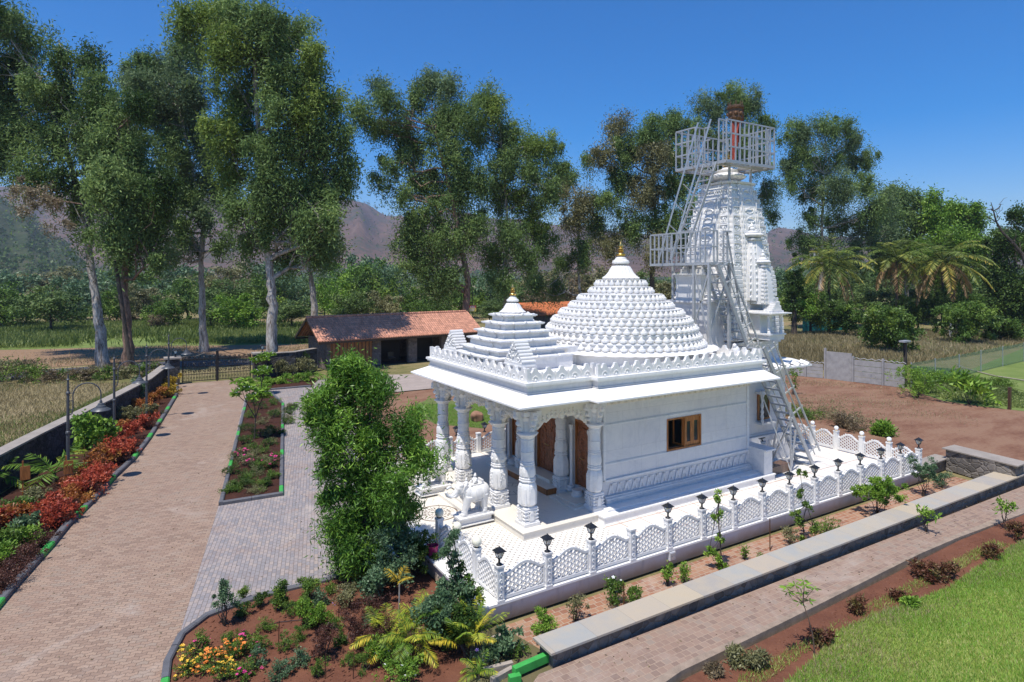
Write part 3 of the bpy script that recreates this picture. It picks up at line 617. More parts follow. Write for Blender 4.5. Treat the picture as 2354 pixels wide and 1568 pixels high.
# columns
def column_mb(carv=True, rich=0):
    m = MB(); z = 0
    m.sq([(.275,0),(.275,.09),(.255,.105),(.255,.13),(.24,.15)])
    for s in (-1,1):                                      # little dentils on the plinth
        for k in range(11):
            q = -.25+k*.05
            m.box(q-.013, s*.275-.006, .02, q+.013, s*.275+.006, .10); m.box(s*.275-.006, q-.013, .02, s*.275+.006, q+.013, .10)
    m.sq([(.215,.15),(.215,.30),(.235,.31),(.235,.34),(.215,.35),(.215,.47),(.235,.49),(.235,.52),(.20,.56)])
    for k in range(3): m.sq([(.16,.18+k*.11),(.245,.20+k*.11),(.245,.23+k*.11),(.16,.27+k*.11)], n=4)
    for a in range(4):                                    # niche shrines on each side
        T = Matrix.Rotation(a*PI/2, 4, 'Z')
        m.box(-.08,-.262,.15,.08,-.2,.36,T); m.box(-.055,-.272,.36,.055,-.2,.41,T); m.box(-.03,-.267,.41,.03,-.2,.46,T)
        for s in (-1, 1):
            for k in range(5): m.sphere(T@Vector((s*.12,-.235,.19+k*.05)), .022, 6, 4)
        if rich:
            m.tube([T@Vector((.05*math.cos(q)*1.0, -.275, .33+.07*math.sin(q))) for q in [PI*i/8 for i in range(9)]], .012, 4); m.sphere(T@Vector((0,-.27,.28)), .03, 8, 6)
    m.sq([(.19,.56),(.24,.60),(.265,.66),(.27,.75),(.27,1.05),(.262,1.14),(.235,1.22),(.20,1.27)], n=8, rot=PI/8)
    for a in range(8):
        T = Matrix.Rotation(a*PI/4, 4, 'Z')
        if a % 2 == 0:
            if rich:
                for k in range(12):
                    z0 = .68+.5*k/12; m.sphere(T@Vector((R.uniform(-.08,.08),-.265,z0)), R.uniform(.018,.034), 6, 4)
                m.tube([T@Vector((.095*math.cos(q), -.262, .98+.17*math.sin(q))) for q in [PI*i/8 for i in range(9)]], .016, 4)
                for s in (-1,1): m.tube([T@Vector((s*.095,-.262,.66)), T@Vector((s*.095,-.262,.98))], .014, 4)
            else:
                m.box(-.10,-.282,.64,.10,-.25,1.02,T); m.box(-.07,-.28,1.02,.07,-.24,1.12,T); m.box(-.035,-.272,1.12,.035,-.2,1.19,T)
        else:
            for k in range(7): m.box(-.055+.004*k,-.283,.62+k*.055,.055-.004*k,-.25,.645+k*.055,T)
            m.box(-.022,-.288,.62,.022,-.25,1.10,T)
    m.sq([(.20,1.27),(.235,1.29),(.245,1.32),(.235,1.35),(.215,1.36),(.235,1.38),(.235,1.40),(.205,1.42)], n=8, rot=PI/8)
    m.sq([(.205,1.42),(.225,1.46),(.228,1.62),(.215,1.70),(.19,1.76)], n=8, rot=PI/8)
    for a in range(8):
        T = Matrix.Rotation(a*PI/4, 4, 'Z'); m.box(-.06,-.238,1.47,.06,-.21,1.60,T); m.box(-.03,-.235,1.60,.03,-.2,1.68,T)
        if rich: m.sphere(T@Vector((0,-.232,1.55)), .045, 8, 6)
    m.lathe([(.19,1.76),(.225,1.78),(.225,1.81),(.20,1.83),(.215,1.85),(.215,1.87),(.195,1.89),(.195,2.14),(.215,2.15),(.215,2.175),(.195,2.19),(.205,2.21),(.195,2.23),(.195,2.50),(.215,2.51),(.215,2.54),(.20,2.56),(.215,2.60),(.235,2.62)], 24)
    for k in range(12):
        a = 2*PI*k/12; m.sphere((.193*math.cos(a), .193*math.sin(a), 2.42), .03, 6, 5, (.6,.6,1.6)); m.sphere((.193*math.cos(a+.26), .193*math.sin(a+.26), 2.06), .026, 6, 5, (.6,.6,1.6))
    m.sq([(.235,2.62),(.245,2.65),(.30,2.69),(.315,2.705),(.315,2.725),(.24,2.75),(.20,2.77)], n=8, rot=PI/8)
    m.lathe([(.195,2.77),(.195,3.0),(.215,3.02),(.215,3.05),(.195,3.07),(.205,3.10),(.23,3.13),(.245,3.16),(.26,3.20),(.275,3.22)], 24)
    for k in range(10):
        a = 2*PI*k/10; m.sphere((.19*math.cos(a), .19*math.sin(a), 2.90), .042, 6, 5, (.5,.5,1.5))
    m.sq([(.20,3.22),(.30,3.27),(.30,3.40)])
    for a in range(4):                                    # bracket scrolls under the beam
        T = Matrix.Rotation(a*PI/2, 4, 'Z')
        m.prism([(.2,2.80),(.235,2.77),(.27,2.84),(.25,2.92),(.30,2.96),(.34,3.06),(.32,3.14),(.40,3.20),(.46,3.32),(.44,3.40),(.2,3.40)], -.085, .085, T@Matrix.Rotation(PI/2, 4, 'X'))
        m.sphere(T@Vector((.26,0,2.87)), .06, 8, 6, (1,1.6,1)); m.sphere(T@Vector((.33,0,3.03)), .07, 8, 6, (1,1.5,1)); m.sphere(T@Vector((.41,0,3.24)), .08, 8, 6, (1,1.4,1))
    return m
CB = [column_mb(rich=0), column_mb(rich=1)]
cols_ = []
for i, (x, y) in enumerate([(2.73,3.02),(2.73,4.74),(2.73,7.26),(2.73,8.98)]):
    ric = i in (1, 2); m = CB[1 if ric else 0]
    if i in (2, 3): o = cols_[1 if i == 2 else 0].copy(); col.objects.link(o)
    else: o = m.build('column', M['marble'], temple, smooth=True, ang=32)
    o.location = (x-2.2, y-YC, .735-.5); cols_.append(o)
for (x, y) in [(5.22,2.93),(5.22,4.75),(5.22,7.25),(5.22,9.07)]:      # engaged pillars of the hall wall
    o = cols_[0].copy(); o.name = 'wall_pillar'; col.objects.link(o); o.location = (x-2.2, y-YC, .735-.5); o.scale = (.92,.92,1)
# scalloped torana brackets between the columns
def torana(a, b, par):
    a = Vector(a); b = Vector(b); L = (b-a).length; d = (b-a)/L; m = MB(); n = 48; th = .06
    nn = Vector((-d.y, d.x, 0))
    lo = []; 
    for i in range(n+1):
        t_ = i/n; base = 3.45+.43*math.sin(PI*t_)**.6; sc_p = .06*abs(math.sin(PI*t_*7)); lo.append(base-sc_p+(.10*math.exp(-((t_-.5)/.04)**2)*-1 if True else 0))
    vs = []
    for i in range(n+1):
        p = a+d*(L*i/n)
        for z in (lo[i], 4.10):
            for s in (-1, 1): vs.append((p.x+nn.x*th*s, p.y+nn.y*th*s, z))
    f = []
    for i in range(n):
        k = 4*i; f += [(k, k+4, k+6, k+2), (k+1, k+3, k+7, k+5), (k, k+1, k+5, k+4)]
    m.add(vs, f)
    for i in range(2, n-1, 4):
        p = a+d*(L*i/n)
        for s in (-1, 1): m.sphere((p.x+nn.x*th*s, p.y+nn.y*th*s, lo[i]+.09), .055, 8, 6); m.sphere((p.x+nn.x*th*s, p.y+nn.y*th*s, lo[i]+.2), .04, 8, 6)
        m.sphere((p.x, p.y, lo[i]), .04, 8, 6)
    return tp(m, 'scalloped_arch', M['marble_cream'])
for a, b in [((2.73,3.3,0),(2.73,4.46,0)), ((2.73,5.02,0),(2.73,6.98,0)), ((2.73,7.54,0),(2.73,8.7,0)), ((3.0,3.02,0),(4.95,3.02,0)), ((3.0,8.98,0),(4.95,8.98,0)), ((5.1,5.0,0),(5.1,7.0,0)), ((3.0,4.74,0),(4.95,4.74,0))]: torana(a, b, None)
m = MB(); 
for y0, y1, x0, x1 in ((2.86,3.18,2.57,5.2),(8.82,9.14,2.57,5.2)): m.box(x0,y0,4.12,x1,y1,4.46)
m.box(2.57,3.18,4.12,2.89,8.82,4.46); m.box(2.89,3.18,4.40,5.2,8.82,4.46)
tp(m, 'porch_beam', M['marble_cream'])
# hall walls
m = MB()
m.box(5.55,2.95,.8,12.72,3.25,4.25)                         # near wall
W0, W1, Z0, Z1 = 8.42, 10.12, 2.08, 3.20
m = MB(); m.box(5.55,2.95,.8,W0,3.25,4.4); m.box(W1,2.95,.8,12.72,3.25,4.4); m.box(W0,2.95,.8,W1,3.25,Z0); m.box(W0,2.95,Z1,W1,3.25,4.4)
m.box(5.55,8.75,.8,12.72,9.05,4.4); m.box(12.42,3.25,.8,12.70,8.75,4.4)
DO = [(3.5,4.36,3.30), (5.30,6.70,3.42), (7.64,8.5,3.30)]
ys = 3.25
for y0, y1, zt in DO:
    m.box(5.5,ys,.74,5.8,y0,4.4); m.box(5.5,y0,zt,5.8,y1,4.4); m.box(5.5,y0,.74,5.8,y1,1.05); ys = y1
m.box(5.5,ys,.74,5.8,8.75,4.4)
tp(m, 'hall_wall', M['marble_wall'])
m = MB()                                                 # mouldings on the near wall, proud of it
for z0, z1, p in ((.80,.98,.16),(.98,1.03,.10),(1.50,1.56,.06),(2.03,2.07,.035),(2.07,2.10,.02),(3.30,3.34,.035),(3.34,3.37,.02)):
    if W0 and z1 > Z0 and z0 < Z1: m.box(5.6,2.95-p,z0,W0-.05,2.949,z1); m.box(W1+.05,2.95-p,z0,12.74,2.949,z1)
    else: m.box(5.6,2.95-p,z0,12.74,2.949,z1)
m.box(5.56,2.90,1.56,5.66,2.949,3.95); m.box(12.62,2.92,1.03,12.74,2.949,3.95)
m.box(12.72,2.25,.74,13.2,3.4,1.62); m.box(12.71,2.15,1.62,13.3,3.4,1.68)          # pier at the right end
tp(m, 'wall_moulding', M['marble_blue'])
m = MB()
for k in range(21):
    x = 5.8+k*.335
    if x > 12.5: break
    m.bar((x,2.93,1.08),(x+.10,2.93,1.40),.03,.05); m.bar((x+.10,2.93,1.40),(x+.2,2.93,1.08),.03,.05); m.sphere((x+.1,2.94,1.22), .06, 8, 6, (.7,.5,1.7)); m.box(x+.19,2.925,1.36,x+.335,2.949,1.41); m.box(x-.02,2.92,1.03,x+.02,2.949,1.10)
tp(m, 'base_frieze', M['marble_blue']); m = MB()
for k in range(110):
    x = 5.62+k*.064; m.box(x,2.775,.83,x+.035,2.789,.93)
tp(m, 'dentil_row', M['marble_blue'])
m = MB(); m.box(5.55,2.88,3.98,12.76,2.949,4.27); m.box(5.5,2.8,4.27,12.8,2.949,4.40)
for k in range(24):
    x = 5.75+k*.295
    m.tube([(x+.12*math.cos(q), 2.872, 4.0+.0+.22*math.sin(q)) for q in [PI*i/8 for i in range(9)]], .018, 4); m.sphere((x,2.88,4.08), .05, 8, 6, (1,.5,1.3))
tp(m, 'leaf_frieze', M['marble_frieze'])
# doors
def door(y0, y1, z0, z1, panels):
    m = MB(); x = 5.58; yc = (y0+y1)/2; g = .004
    m.box(x,y0+.07,z0,x+.05,yc-g,z1-.07); m.box(x,yc+g,z0,x+.05,y1-.07,z1-.07)
    fr = MB(); fr.box(x-.06,y0,z0,x+.1,y0+.069,z1); fr.box(x-.06,y1-.069,z0,x+.1,y1,z1); fr.box(x-.06,y0+.069,z1-.069,x+.1,y1-.069,z1)
    if panels:                                           # arched raised outline and panels
        w = (y1-y0-.2)/2
        fr2 = [(x-.012, yc+w*math.cos(q), z0+(z1-z0)*.70+w*1.25*math.sin(q)) for q in [PI*i/14 for i in range(15)]]
        m.tube([(x-.012, yc+w, z0+.15)]+fr2+[(x-.012, yc-w, z0+.15)], .022, 4)
        for s in (-1,1):
            for k in range(4): 
                a = yc+s*.06 if s > 0 else yc-w+.03; b = a+w-.1; zz = z0+.2+k*.36
                m.box(x-.018,a,zz,x,b,zz+.28); m.box(x-.03,a+.06,zz+.05,x-.018,b-.06,zz+.23)
    else:
        for s in (-1,1):
            for k in range(26):
                m.sphere((x-.005, yc+s*(.14+R.random()*.36), z0+.2+k*(z1-z0-.45)/26), R.uniform(.03,.07), 7, 5, (.6,1,1.5))
    o = tp(m, 'door', M['door']); o2 = tp(fr, 'frame', M['wood'])
    o2.parent = o
    h = MB(); h.tube([(x-.03,yc-.06,z0+.95),(x-.09,yc-.04,z0+.95),(x-.09,yc+.14,z0+.98)], .014); hh = tp(h, 'handle', M['gold']); hh.parent = o
for i, (y0, y1, zt) in enumerate(DO): door(y0, y1, 1.06, zt, i != 1)
m = MB()
for yc in (3.93, 6.0, 8.07):
    w = .62 if yc != 6 else .95
    for s in (-1,1):
        y = yc+s*w*.8; m.lathe([(.12,.84),(.16,.87),(.17,.93),(.11,.97),(.14,1.0),(.14,1.05)], 16, (5.40,y)); m.lathe([(.08,1.05),(.06,1.1),(.06,2.9),(.09,3.0),(.09,3.1)], 10, (5.42,yc+s*(w*.8)))
    m.lathe([(.17,.80),(.21,.83),(.22,.90),(.16,.95),(.18,1.0),(.18,1.04)], 18, (5.3,yc)); m.box(5.36,yc-w*.7,3.42 if yc!=6 else 3.5,5.5,yc+w*.7,3.52 if yc!=6 else 3.6)
tp(m, 'door_surround', M['marble'])
# side window with open casement
m = MB(); y = 2.97
m.box(W0,y-.04,Z0,W0+.055,y+.1,Z1); m.box(W1-.055,y-.04,Z0,W1,y+.1,Z1); m.box(W0+.055,y-.04,Z0,W1-.055,y+.1,Z0+.055); m.box(W0+.055,y-.04,Z1-.055,W1-.055,y+.1,Z1)
mx = W0+.86; m.box(mx,y-.035,Z0+.055,mx+.05,y+.09,Z1-.055)
win = tp(m, 'window', M['wood'])
m = MB(); a, b = mx+.05, W1-.055; c_ = (a+b)/2
for p, q in ((a,c_-.004),(c_+.004,b)):
    m.box(p,y,Z0+.06,p+.09,y+.05,Z1-.06); m.box(q-.09,y,Z0+.06,q,y+.05,Z1-.06); m.box(p+.09,y,Z0+.06,q-.09,y+.05,Z0+.2); m.box(p+.09,y,Z1-.2,q-.09,y+.05,Z1-.06)
s_ = tp(m, 'casement', M['wood']); s_.parent = win
m = MB(); m.bar((mx-.02,y+.05,Z0+.06),(mx-.02,y+.05,Z1-.06),.05); m.bar((mx-.06,y+.45,Z0+.06),(mx-.06,y+.45,Z1-.06),.05); m.bar((mx-.02,y+.05,Z0+.1),(mx-.06,y+.45,Z0+.1),.05); m.bar((mx-.02,y+.05,Z1-.1),(mx-.06,y+.45,Z1-.1),.05)
s_ = tp(m, 'open_casement', M['wood']); s_.parent = win
m = MB(); m.box(a+.09,y+.02,Z0+.2,b-.09,y+.03,Z1-.2); s_ = tp(m, 'pane', M['pane']); s_.parent = win
tp(MB().box(5.9,3.4,.8,12.3,8.6,.82), 'hall_floor', M['marble_cream'])
# eave, fascia, cornice, parapet
EV = [(1.83,2.0),(4.28,2.0),(4.28,1.57),(12.74,1.57),(12.74,10.43),(4.28,10.43),(4.28,10.0),(1.83,10.0)]
FA = [(2.40,2.52),(4.80,2.52),(4.80,2.24),(12.60,2.24),(12.60,9.76),(4.80,9.76),(4.80,9.48),(2.40,9.48)]
m = MB(); n = len(EV)
vs = [(x,y,4.46) for x,y in EV]+[(x,y,4.71) for x,y in FA]+[(x,y,4.41) for x,y in EV]+[(x,y,4.45) for x,y in FA]
f = [(i,(i+1)%n,n+(i+1)%n,n+i) for i in range(n)]+[(2*n+i,3*n+i,3*n+(i+1)%n,2*n+(i+1)%n) for i in range(n)]+[(i,2*n+i,2*n+(i+1)%n,(i+1)%n) for i in range(n)]
m.add(vs, f)
tp(m, 'eave', M['marble_clean'])
def off(poly, d): # axis aligned outline offset
    n = len(poly); o = []
    for i in range(n):
        p, q, r = poly[i-1], poly[i], poly[(i+1)%n]
        e1 = (q[0]-p[0], q[1]-p[1]); e2 = (r[0]-q[0], r[1]-q[1])
        n1 = (e1[1], -e1[0]); n2 = (e2[1], -e2[0])
        sx = np.sign(n1[0]+n2[0]); sy = np.sign(n1[1]+n2[1]); o.append((q[0]+sx*d, q[1]+sy*d))
    return o
m = MB(); m.prism(FA, 4.45, 4.98); m.prism(off(FA, .035), 4.715, 4.745)
tp(m, 'fascia', M['marble_wall'])
m = MB(); m.prism(off(FA, .07), 4.92, 4.97); m.prism(off(FA, .11), 4.97, 5.05)
tp(m, 'cornice', M['marble_clean'])
def merlon(m, T, w):
    pts = []
    h = w/2
    for x, z in ((-1,0),(-1,.20),(-.86,.27),(-.72,.29),(-.5,.33),(-.33,.40),(-.27,.455),(-.2,.47),(.2,.47),(.27,.455),(.33,.40),(.5,.33),(.72,.29),(.86,.27),(1,.20),(1,0)): pts.append((x*h*.94, z*.85))
    m.prism(pts, -.045, .045, T@Matrix.Rotation(PI/2, 4, 'X'))
    for k in range(7):
        a = PI*(k+.5)/7; c = Vector((.085*math.cos(a)*1.1, -.045, .055+.11*math.sin(a)))
        m.sphere(T@c, .024, 6, 4, (1,1,1.0))
    m.sphere(T@Vector((0,-.045,.05)), .04, 8, 5); m.box(-h,-.035,0,-h+.03,.035,.27,T)
PA = off(FA, -.06); m = MB()
segs = [(0,1),(1,2),(2,3),(3,4),(4,5),(5,6),(6,7),(7,0)]
for i, j in segs:
    a = Vector((*PA[i],5.05)); b = Vector((*PA[j],5.05)); L = (b-a).length; k = max(1, round(L/.46)); d = (b-a)/L; rz = math.atan2(d.y, d.x)
    if L < .5: continue
    for q in range(k):
        c = a+d*(L*(q+.5)/k); merlon(m, Matrix.Translation(c)@Matrix.Rotation(rz, 4, 'Z'), L/k)
for p in PA: m.box(p[0]-.055,p[1]-.055,5.05,p[0]+.055,p[1]+.055,5.45)
tp(m, 'parapet', M['marble'])
# porch pyramid roof
px, py = 4.03, YC
m = MB(); m.box(px-1.5,py-1.5,4.98,px+1.5,py+1.5,5.46); m.box(px+1.5,py-1.2,4.98,6.0,py+1.2,5.7)
tp(m, 'pyramid_base', M['marble_wall'])
pyr = None
for i, (hw, z) in enumerate([(1.62,5.50),(1.48,5.73),(1.27,6.02),(1.07,6.29),(.86,6.56),(.66,6.83)]):
    m = MB(); prev = z-.28
    for ax, (kx, ky) in enumerate(((1.0,.5),(.5,1.0),(.95,.95))):
        e = .003*ax
        for prof in ([(-.11,prev-.0),(-.11,z-.085),(-.04,z-.075),(-.04,z-.055),(0,z-.05),(0,z-.005)],):
            vs = []; n_ = 4
            pr = prof+[(-.24,z+.03+e)]
            vv = [((px+sx*(hw+o)*kx), (py+sy*(hw+o)*ky), zz+e) for o, zz in pr for sx, sy in ((-1,-1),(1,-1),(1,1),(-1,1))]
            ff = [(4*r+c, 4*r+(c+1)%4, 4*r+4+(c+1)%4, 4*r+4+c) for r in range(len(pr)-1) for c in range(4)]+[(4*len(pr)-4,4*len(pr)-3,4*len(pr)-2,4*len(pr)-1)]
            m.add(vv, ff)
    for s in (-1,1):
        for k in (-.55,0,.55):
            w_ = .075 if k == 0 else .035
            for T in (Matrix.Translation((px+k*hw, py+s*hw, z-.02)), Matrix.Translation((px+s*hw, py+k*hw, z-.02))@Matrix.Rotation(PI/2, 4, 'Z')):
                m.add([T@Vector(v) for v in ((-w_,-.03,0),(w_,-.03,0),(0,-.03,w_*.9),(-w_,.05,.03),(w_,.05,.03),(0,.05,w_*.9+.02))], [(0,1,2),(5,4,3),(0,2,5,3),(1,4,5,2),(0,3,4,1)])
    tp(m, 'roof_tier', M['marble_blue'])
def bell(cx, cy, z0, s, lob=14):
    m = MB(); m.lathe([(.50*s,z0),(.53*s,z0+.035*s),(.44*s,z0+.10*s),(.36*s,z0+.20*s),(.30*s,z0+.32*s),(.25*s,z0+.40*s),(.12*s,z0+.43*s)], lob*6, (cx,cy), lobes=lob, amp=.10)
    m.lathe([(.12*s,z0+.40*s),(.14*s,z0+.44*s),(.24*s,z0+.455*s),(.27*s,z0+.50*s),(.25*s,z0+.56*s),(.18*s,z0+.60*s),(.17*s,z0+.64*s),(.11*s,z0+.68*s),(.09*s,z0+.74*s)], 32, (cx,cy))
    return m
def kalash(cx, cy, z0, s, n=24):
    return MB().lathe([(.08*s,z0),(.16*s,z0+.04*s),(.30*s,z0+.14*s),(.32*s,z0+.24*s),(.26*s,z0+.32*s),(.12*s,z0+.38*s),(.22*s,z0+.42*s),(.23*s,z0+.46*s),(.13*s,z0+.52*s),(.20*s,z0+.58*s),(.20*s,z0+.62*s),(.12*s,z0+.68*s),(.15*s,z0+.76*s),(.12*s,z0+.9*s),(.05*s,z0+1.02*s),(.02*s,z0+1.12*s),(.001,z0+1.2*s)], n, (cx,cy))
tp(bell(px,py,6.88,.82), 'lotus_finial', M['marble'], smooth=True); tp(kalash(px,py,7.44,.40), 'brass_pot', M['gold'], smooth=True)
def pediment(cx, cy, T0=None):
    m = MB(); m.box(cx-.22,cy-.50,5.05,cx+.26,cy+.50,5.38); m.box(cx-.26,cy-.54,5.38,cx+.3,cy+.54,5.42)
    m.box(cx-.24,cy-.50,5.42,cx+.26,cy+.50,5.50)
    for k in range(6):
        w = .50*(1-k/6.4); m.prism([(cy-w,5.50+k*.095),(cy+w,5.50+k*.095),(cy+w-.03,5.50+k*.095+.09),(cy-w+.03,5.50+k*.095+.09)], cx-.20, cx+.26, Matrix(((0,0,1,0),(1,0,0,0),(0,1,0,0),(0,0,0,1))))
        for s in (-1,1): m.tube([(cx-.22,cy+s*(w-.03),5.54+k*.095),(cx+.28,cy+s*(w-.03),5.54+k*.095)], .045, 8)
    m.tube([(cx-.22,cy,6.1),(cx+.28,cy,6.1)], .06, 8)
    for k in range(26):
        z = 5.5+R.random()*.5; w = .46*(1-(z-5.5)/.62); y = cy+R.uniform(-w,w); m.sphere((cx-.2,y,z), R.uniform(.025,.05), 7, 5)
    return tp(m, 'roof_pediment', M['marble'])
pediment(2.9, 3.75); pediment(2.9, 8.25)
# dome
DX, DY_ = 9.007, YC
o = tp(MB().lathe([(3.32,4.98),(3.32,5.40)], 64, (DX,DY_)), 'dome_drum', M['marble_wall'])
dome = MB(); dome.lathe([(3.30,5.40),(3.46,5.41),(3.56,5.45),(3.50,5.49),(3.3,5.50),(2.9,5.52)], 360, (DX,DY_), lobes=44, amp=.035)
dome = tp(dome, 'dome', M['marble_clean'])
TR = [(3.20,5.52,64),(3.02,5.80,60),(2.90,6.08,60),(2.72,6.36,62),(2.42,6.65,56),(2.03,6.93,46),(1.70,7.21,42),(1.26,7.49,30),(1.02,7.77,26)]
for i, (r, z, k) in enumerate(TR):
    m = MB(); rn = TR[i+1][0] if i < 8 else .7
    m.lathe([(r-.24,z-.02),(r+.02,z-.02),(r+.035,z),(r+.02,z+.02),(r-.13,z+.02),(r-.13,z+.225),(r-.09,z+.235),(r-.09,z+.262),(rn-.3,z+.27)], 72, (DX,DY_))
    gap = i*1.3
    for q in range(k):
        a = 2*PI*(q+.0)/k+gap
        c = (DX+(r-.07)*math.cos(a), DY_+(r-.07)*math.sin(a)); s = min(.145, PI*(r-.07)/k*.98)
        m.lathe([(s*.55,z+.02),(s*.95,z+.045),(s,z+.085),(s,z+.095),(s*.93,z+.10),(s*.95,z+.125),(s*.55,z+.15),(s*.62,z+.165),(s*.42,z+.185),(s*.40,z+.20),(s*.2,z+.235)], 10, c)
    tp(m, 'dome_tier', M['marble'], dome, smooth=True, ang=35)
tp(bell(DX,DY_,8.05,1.28,18), 'lotus_finial', M['marble'], dome, smooth=True); tp(kalash(DX,DY_,8.88,.60), 'brass_pot', M['gold'], dome, smooth=True)
# ------------------------------------------------------------------ tower
TX, TY = 15.2, 6.0
m = MB(); m.box(12.73,4.0,.5,16.3,8.0,4.3) ; m.box(13.3,3.8,.5,16.5,8.2,1.6); m.box(12.73,3.95,1.6,16.35,8.05,1.68); m.box(16.3,4.5,.5,17.2,7.5,4.3)
for k in range(11):
    x = 13.4+k*.27; m.bar((x,3.795,1.1),(x+.08,3.795,1.4),.03); m.bar((x+.08,3.795,1.4),(x+.16,3.795,1.1),.03)
tp(m, 'sanctum_wall', M['marble_wall'])
m = MB(); EV2 = [(12.73,3.3),(17.3,3.3),(17.9,4.2),(17.9,7.8),(17.3,8.7),(12.73,8.7)]; m.prism(EV2, 4.36, 4.42); m.prism([(12.73,3.7),(17.1,3.7),(17.5,4.4),(17.5,7.6),(17.1,8.3),(12.73,8.3)], 4.42, 4.55)
for k in range(7):
    x = 13.2+k*.65; m.add([(x-.12,3.3,4.42),(x+.12,3.3,4.42),(x,3.3,4.52),(x-.12,3.7,4.5),(x+.12,3.7,4.5),(x,3.7,4.62)], [(0,1,2),(5,4,3),(0,2,5,3),(1,4,5,2)])
tp(m, 'sanctum_eave', M['marble_clean'])
def rathas(m, hw, z, grow=1.):    # stepped cruciform outline at height z, half width hw
    a, b, c, d = hw, hw*.93, hw*.80, hw*.46
    return [(-a,-d),(-b,-d),(-b,-c),(-c,-c),(-c,-b),(-d,-b),(-d,-a),(d,-a),(d,-b),(c,-b),(c,-c),(b,-c),(b,-d),(a,-d),(a,d),(b,d),(b,c),(c,c),(c,b),(d,b),(d,a),(-d,a),(-d,b),(-c,b),(-c,c),(-b,c),(-b,d),(-a,d)]
def stack(m, lv, cx, cy):
    n = 28; vs = []
    for hw, z in lv: vs += [(cx+x, cy+y, z) for x, y in rathas(m, hw, z)]
    f = [(k*n+i, k*n+(i+1)%n, (k+1)*n+(i+1)%n, (k+1)*n+i) for k in range(len(lv)-1) for i in range(n)]
    f.append(tuple((len(lv)-1)*n+i for i in range(n))); m.add(vs, f); return m
m = MB(); stack(m, [(1.72,4.3),(1.72,5.32),(1.80,5.34),(1.80,5.42),(1.70,5.44)], TX, TY); m.box(12.7,4.75,4.9,14.4,7.25,7.05); m.box(12.6,4.65,7.05,14.4,7.35,7.13)
tp(m, 'tower_base', M['marble_wall'])
shaft = MB(); lv = []
zs = np.linspace(5.44, 12.15, 90)
prof = lambda z: float(np.interp(z, [5.4,7.2,8.5,9.4,10.2,10.9,11.5,11.9,12.15], [1.50,1.50,1.45,1.38,1.29,1.18,1.05,.95,.88]))
for i, z in enumerate(zs):
    e = .015 if (i % 3 == 0) else 0; lv.append((prof(z)-e, float(z)))
stack(shaft, lv, TX, TY); stack(shaft, [(.76,12.15),(.95,12.16),(.98,12.24),(.80,12.27)], TX, TY)
tower = tp(shaft, 'tower', M['marble'])
# framed medallions up the corner bands and plain central spine
m = MB()
for a in range(4):
    for zi in range(16):
        z = 5.9+zi*.39; h = prof(z)
        if z > 11.9: break
        T = Matrix.Translation((TX,TY,z))@Matrix.Rotation(a*PI/2, 4, 'Z')
        slope = (prof(z+.1)-prof(z-.1))/.2
        Tt = T
        for s in (-1,1):
            xc = s*h*.63; w = h*.145; y = -h*.93-.01
            for p, q in (((-w,-.15),(w,-.15)),((-w,.15),(w,.15))): m.bar(Tt@Vector((xc+p[0],y,p[1])), Tt@Vector((xc+q[0],y,q[1])), .045, .03)
            m.tube([Tt@Vector((xc+w*.72*math.cos(q), y-.004, .105*math.sin(q))) for q in [2*PI*i/8 for i in range(9)]], .014, 4)
            m.sphere(Tt@Vector((xc,y+.03,0)), w*.55, 10, 6, (1,.45,1))
        for xr in (-.99,-.47,-.30,.30,.47,.99): m.bar(Tt@Vector((xr*h*.94,-h*(.80 if abs(xr)>.9 else .93 if abs(xr)>.45 else 1.0)-.01,-.19)), Tt@Vector((xr*h*.94,-h*(.80 if abs(xr)>.9 else .93 if abs(xr)>.45 else 1.0)-.01+slope*-.19*0,.19)), .03, .035)
        y = -h-.006
        m.bar(Tt@Vector((-h*.40,y,-.02)), Tt@Vector((-h*.40,y,.37)), .035, .03); m.bar(Tt@Vector((h*.40,y,-.02)), Tt@Vector((h*.40,y,.37)), .035, .03)
        if z > 9.6: m.tube([Tt@Vector((h*.2*math.cos(q), y-.01, .12*math.sin(q))) for q in [2*PI*i/8 for i in range(9)]], .02, 4)
tp(m, 'medallion_bands', M['marble_clean'], tower)
m = MB(); m.lathe([(.42,12.27),(.42,12.40),(.62,12.43),(.74,12.50),(.76,12.57),(.66,12.66),(.40,12.74),(.44,12.80),(.44,12.86),(.25,12.92),(.16,12.99)], 72, (TX,TY), lobes=24, amp=.05)
tp(m, 'fluted_disc', M['marble'], tower, smooth=True); tp(kalash(TX,TY,12.99,.72), 'brass_pot', M['gold'], tower, smooth=True)
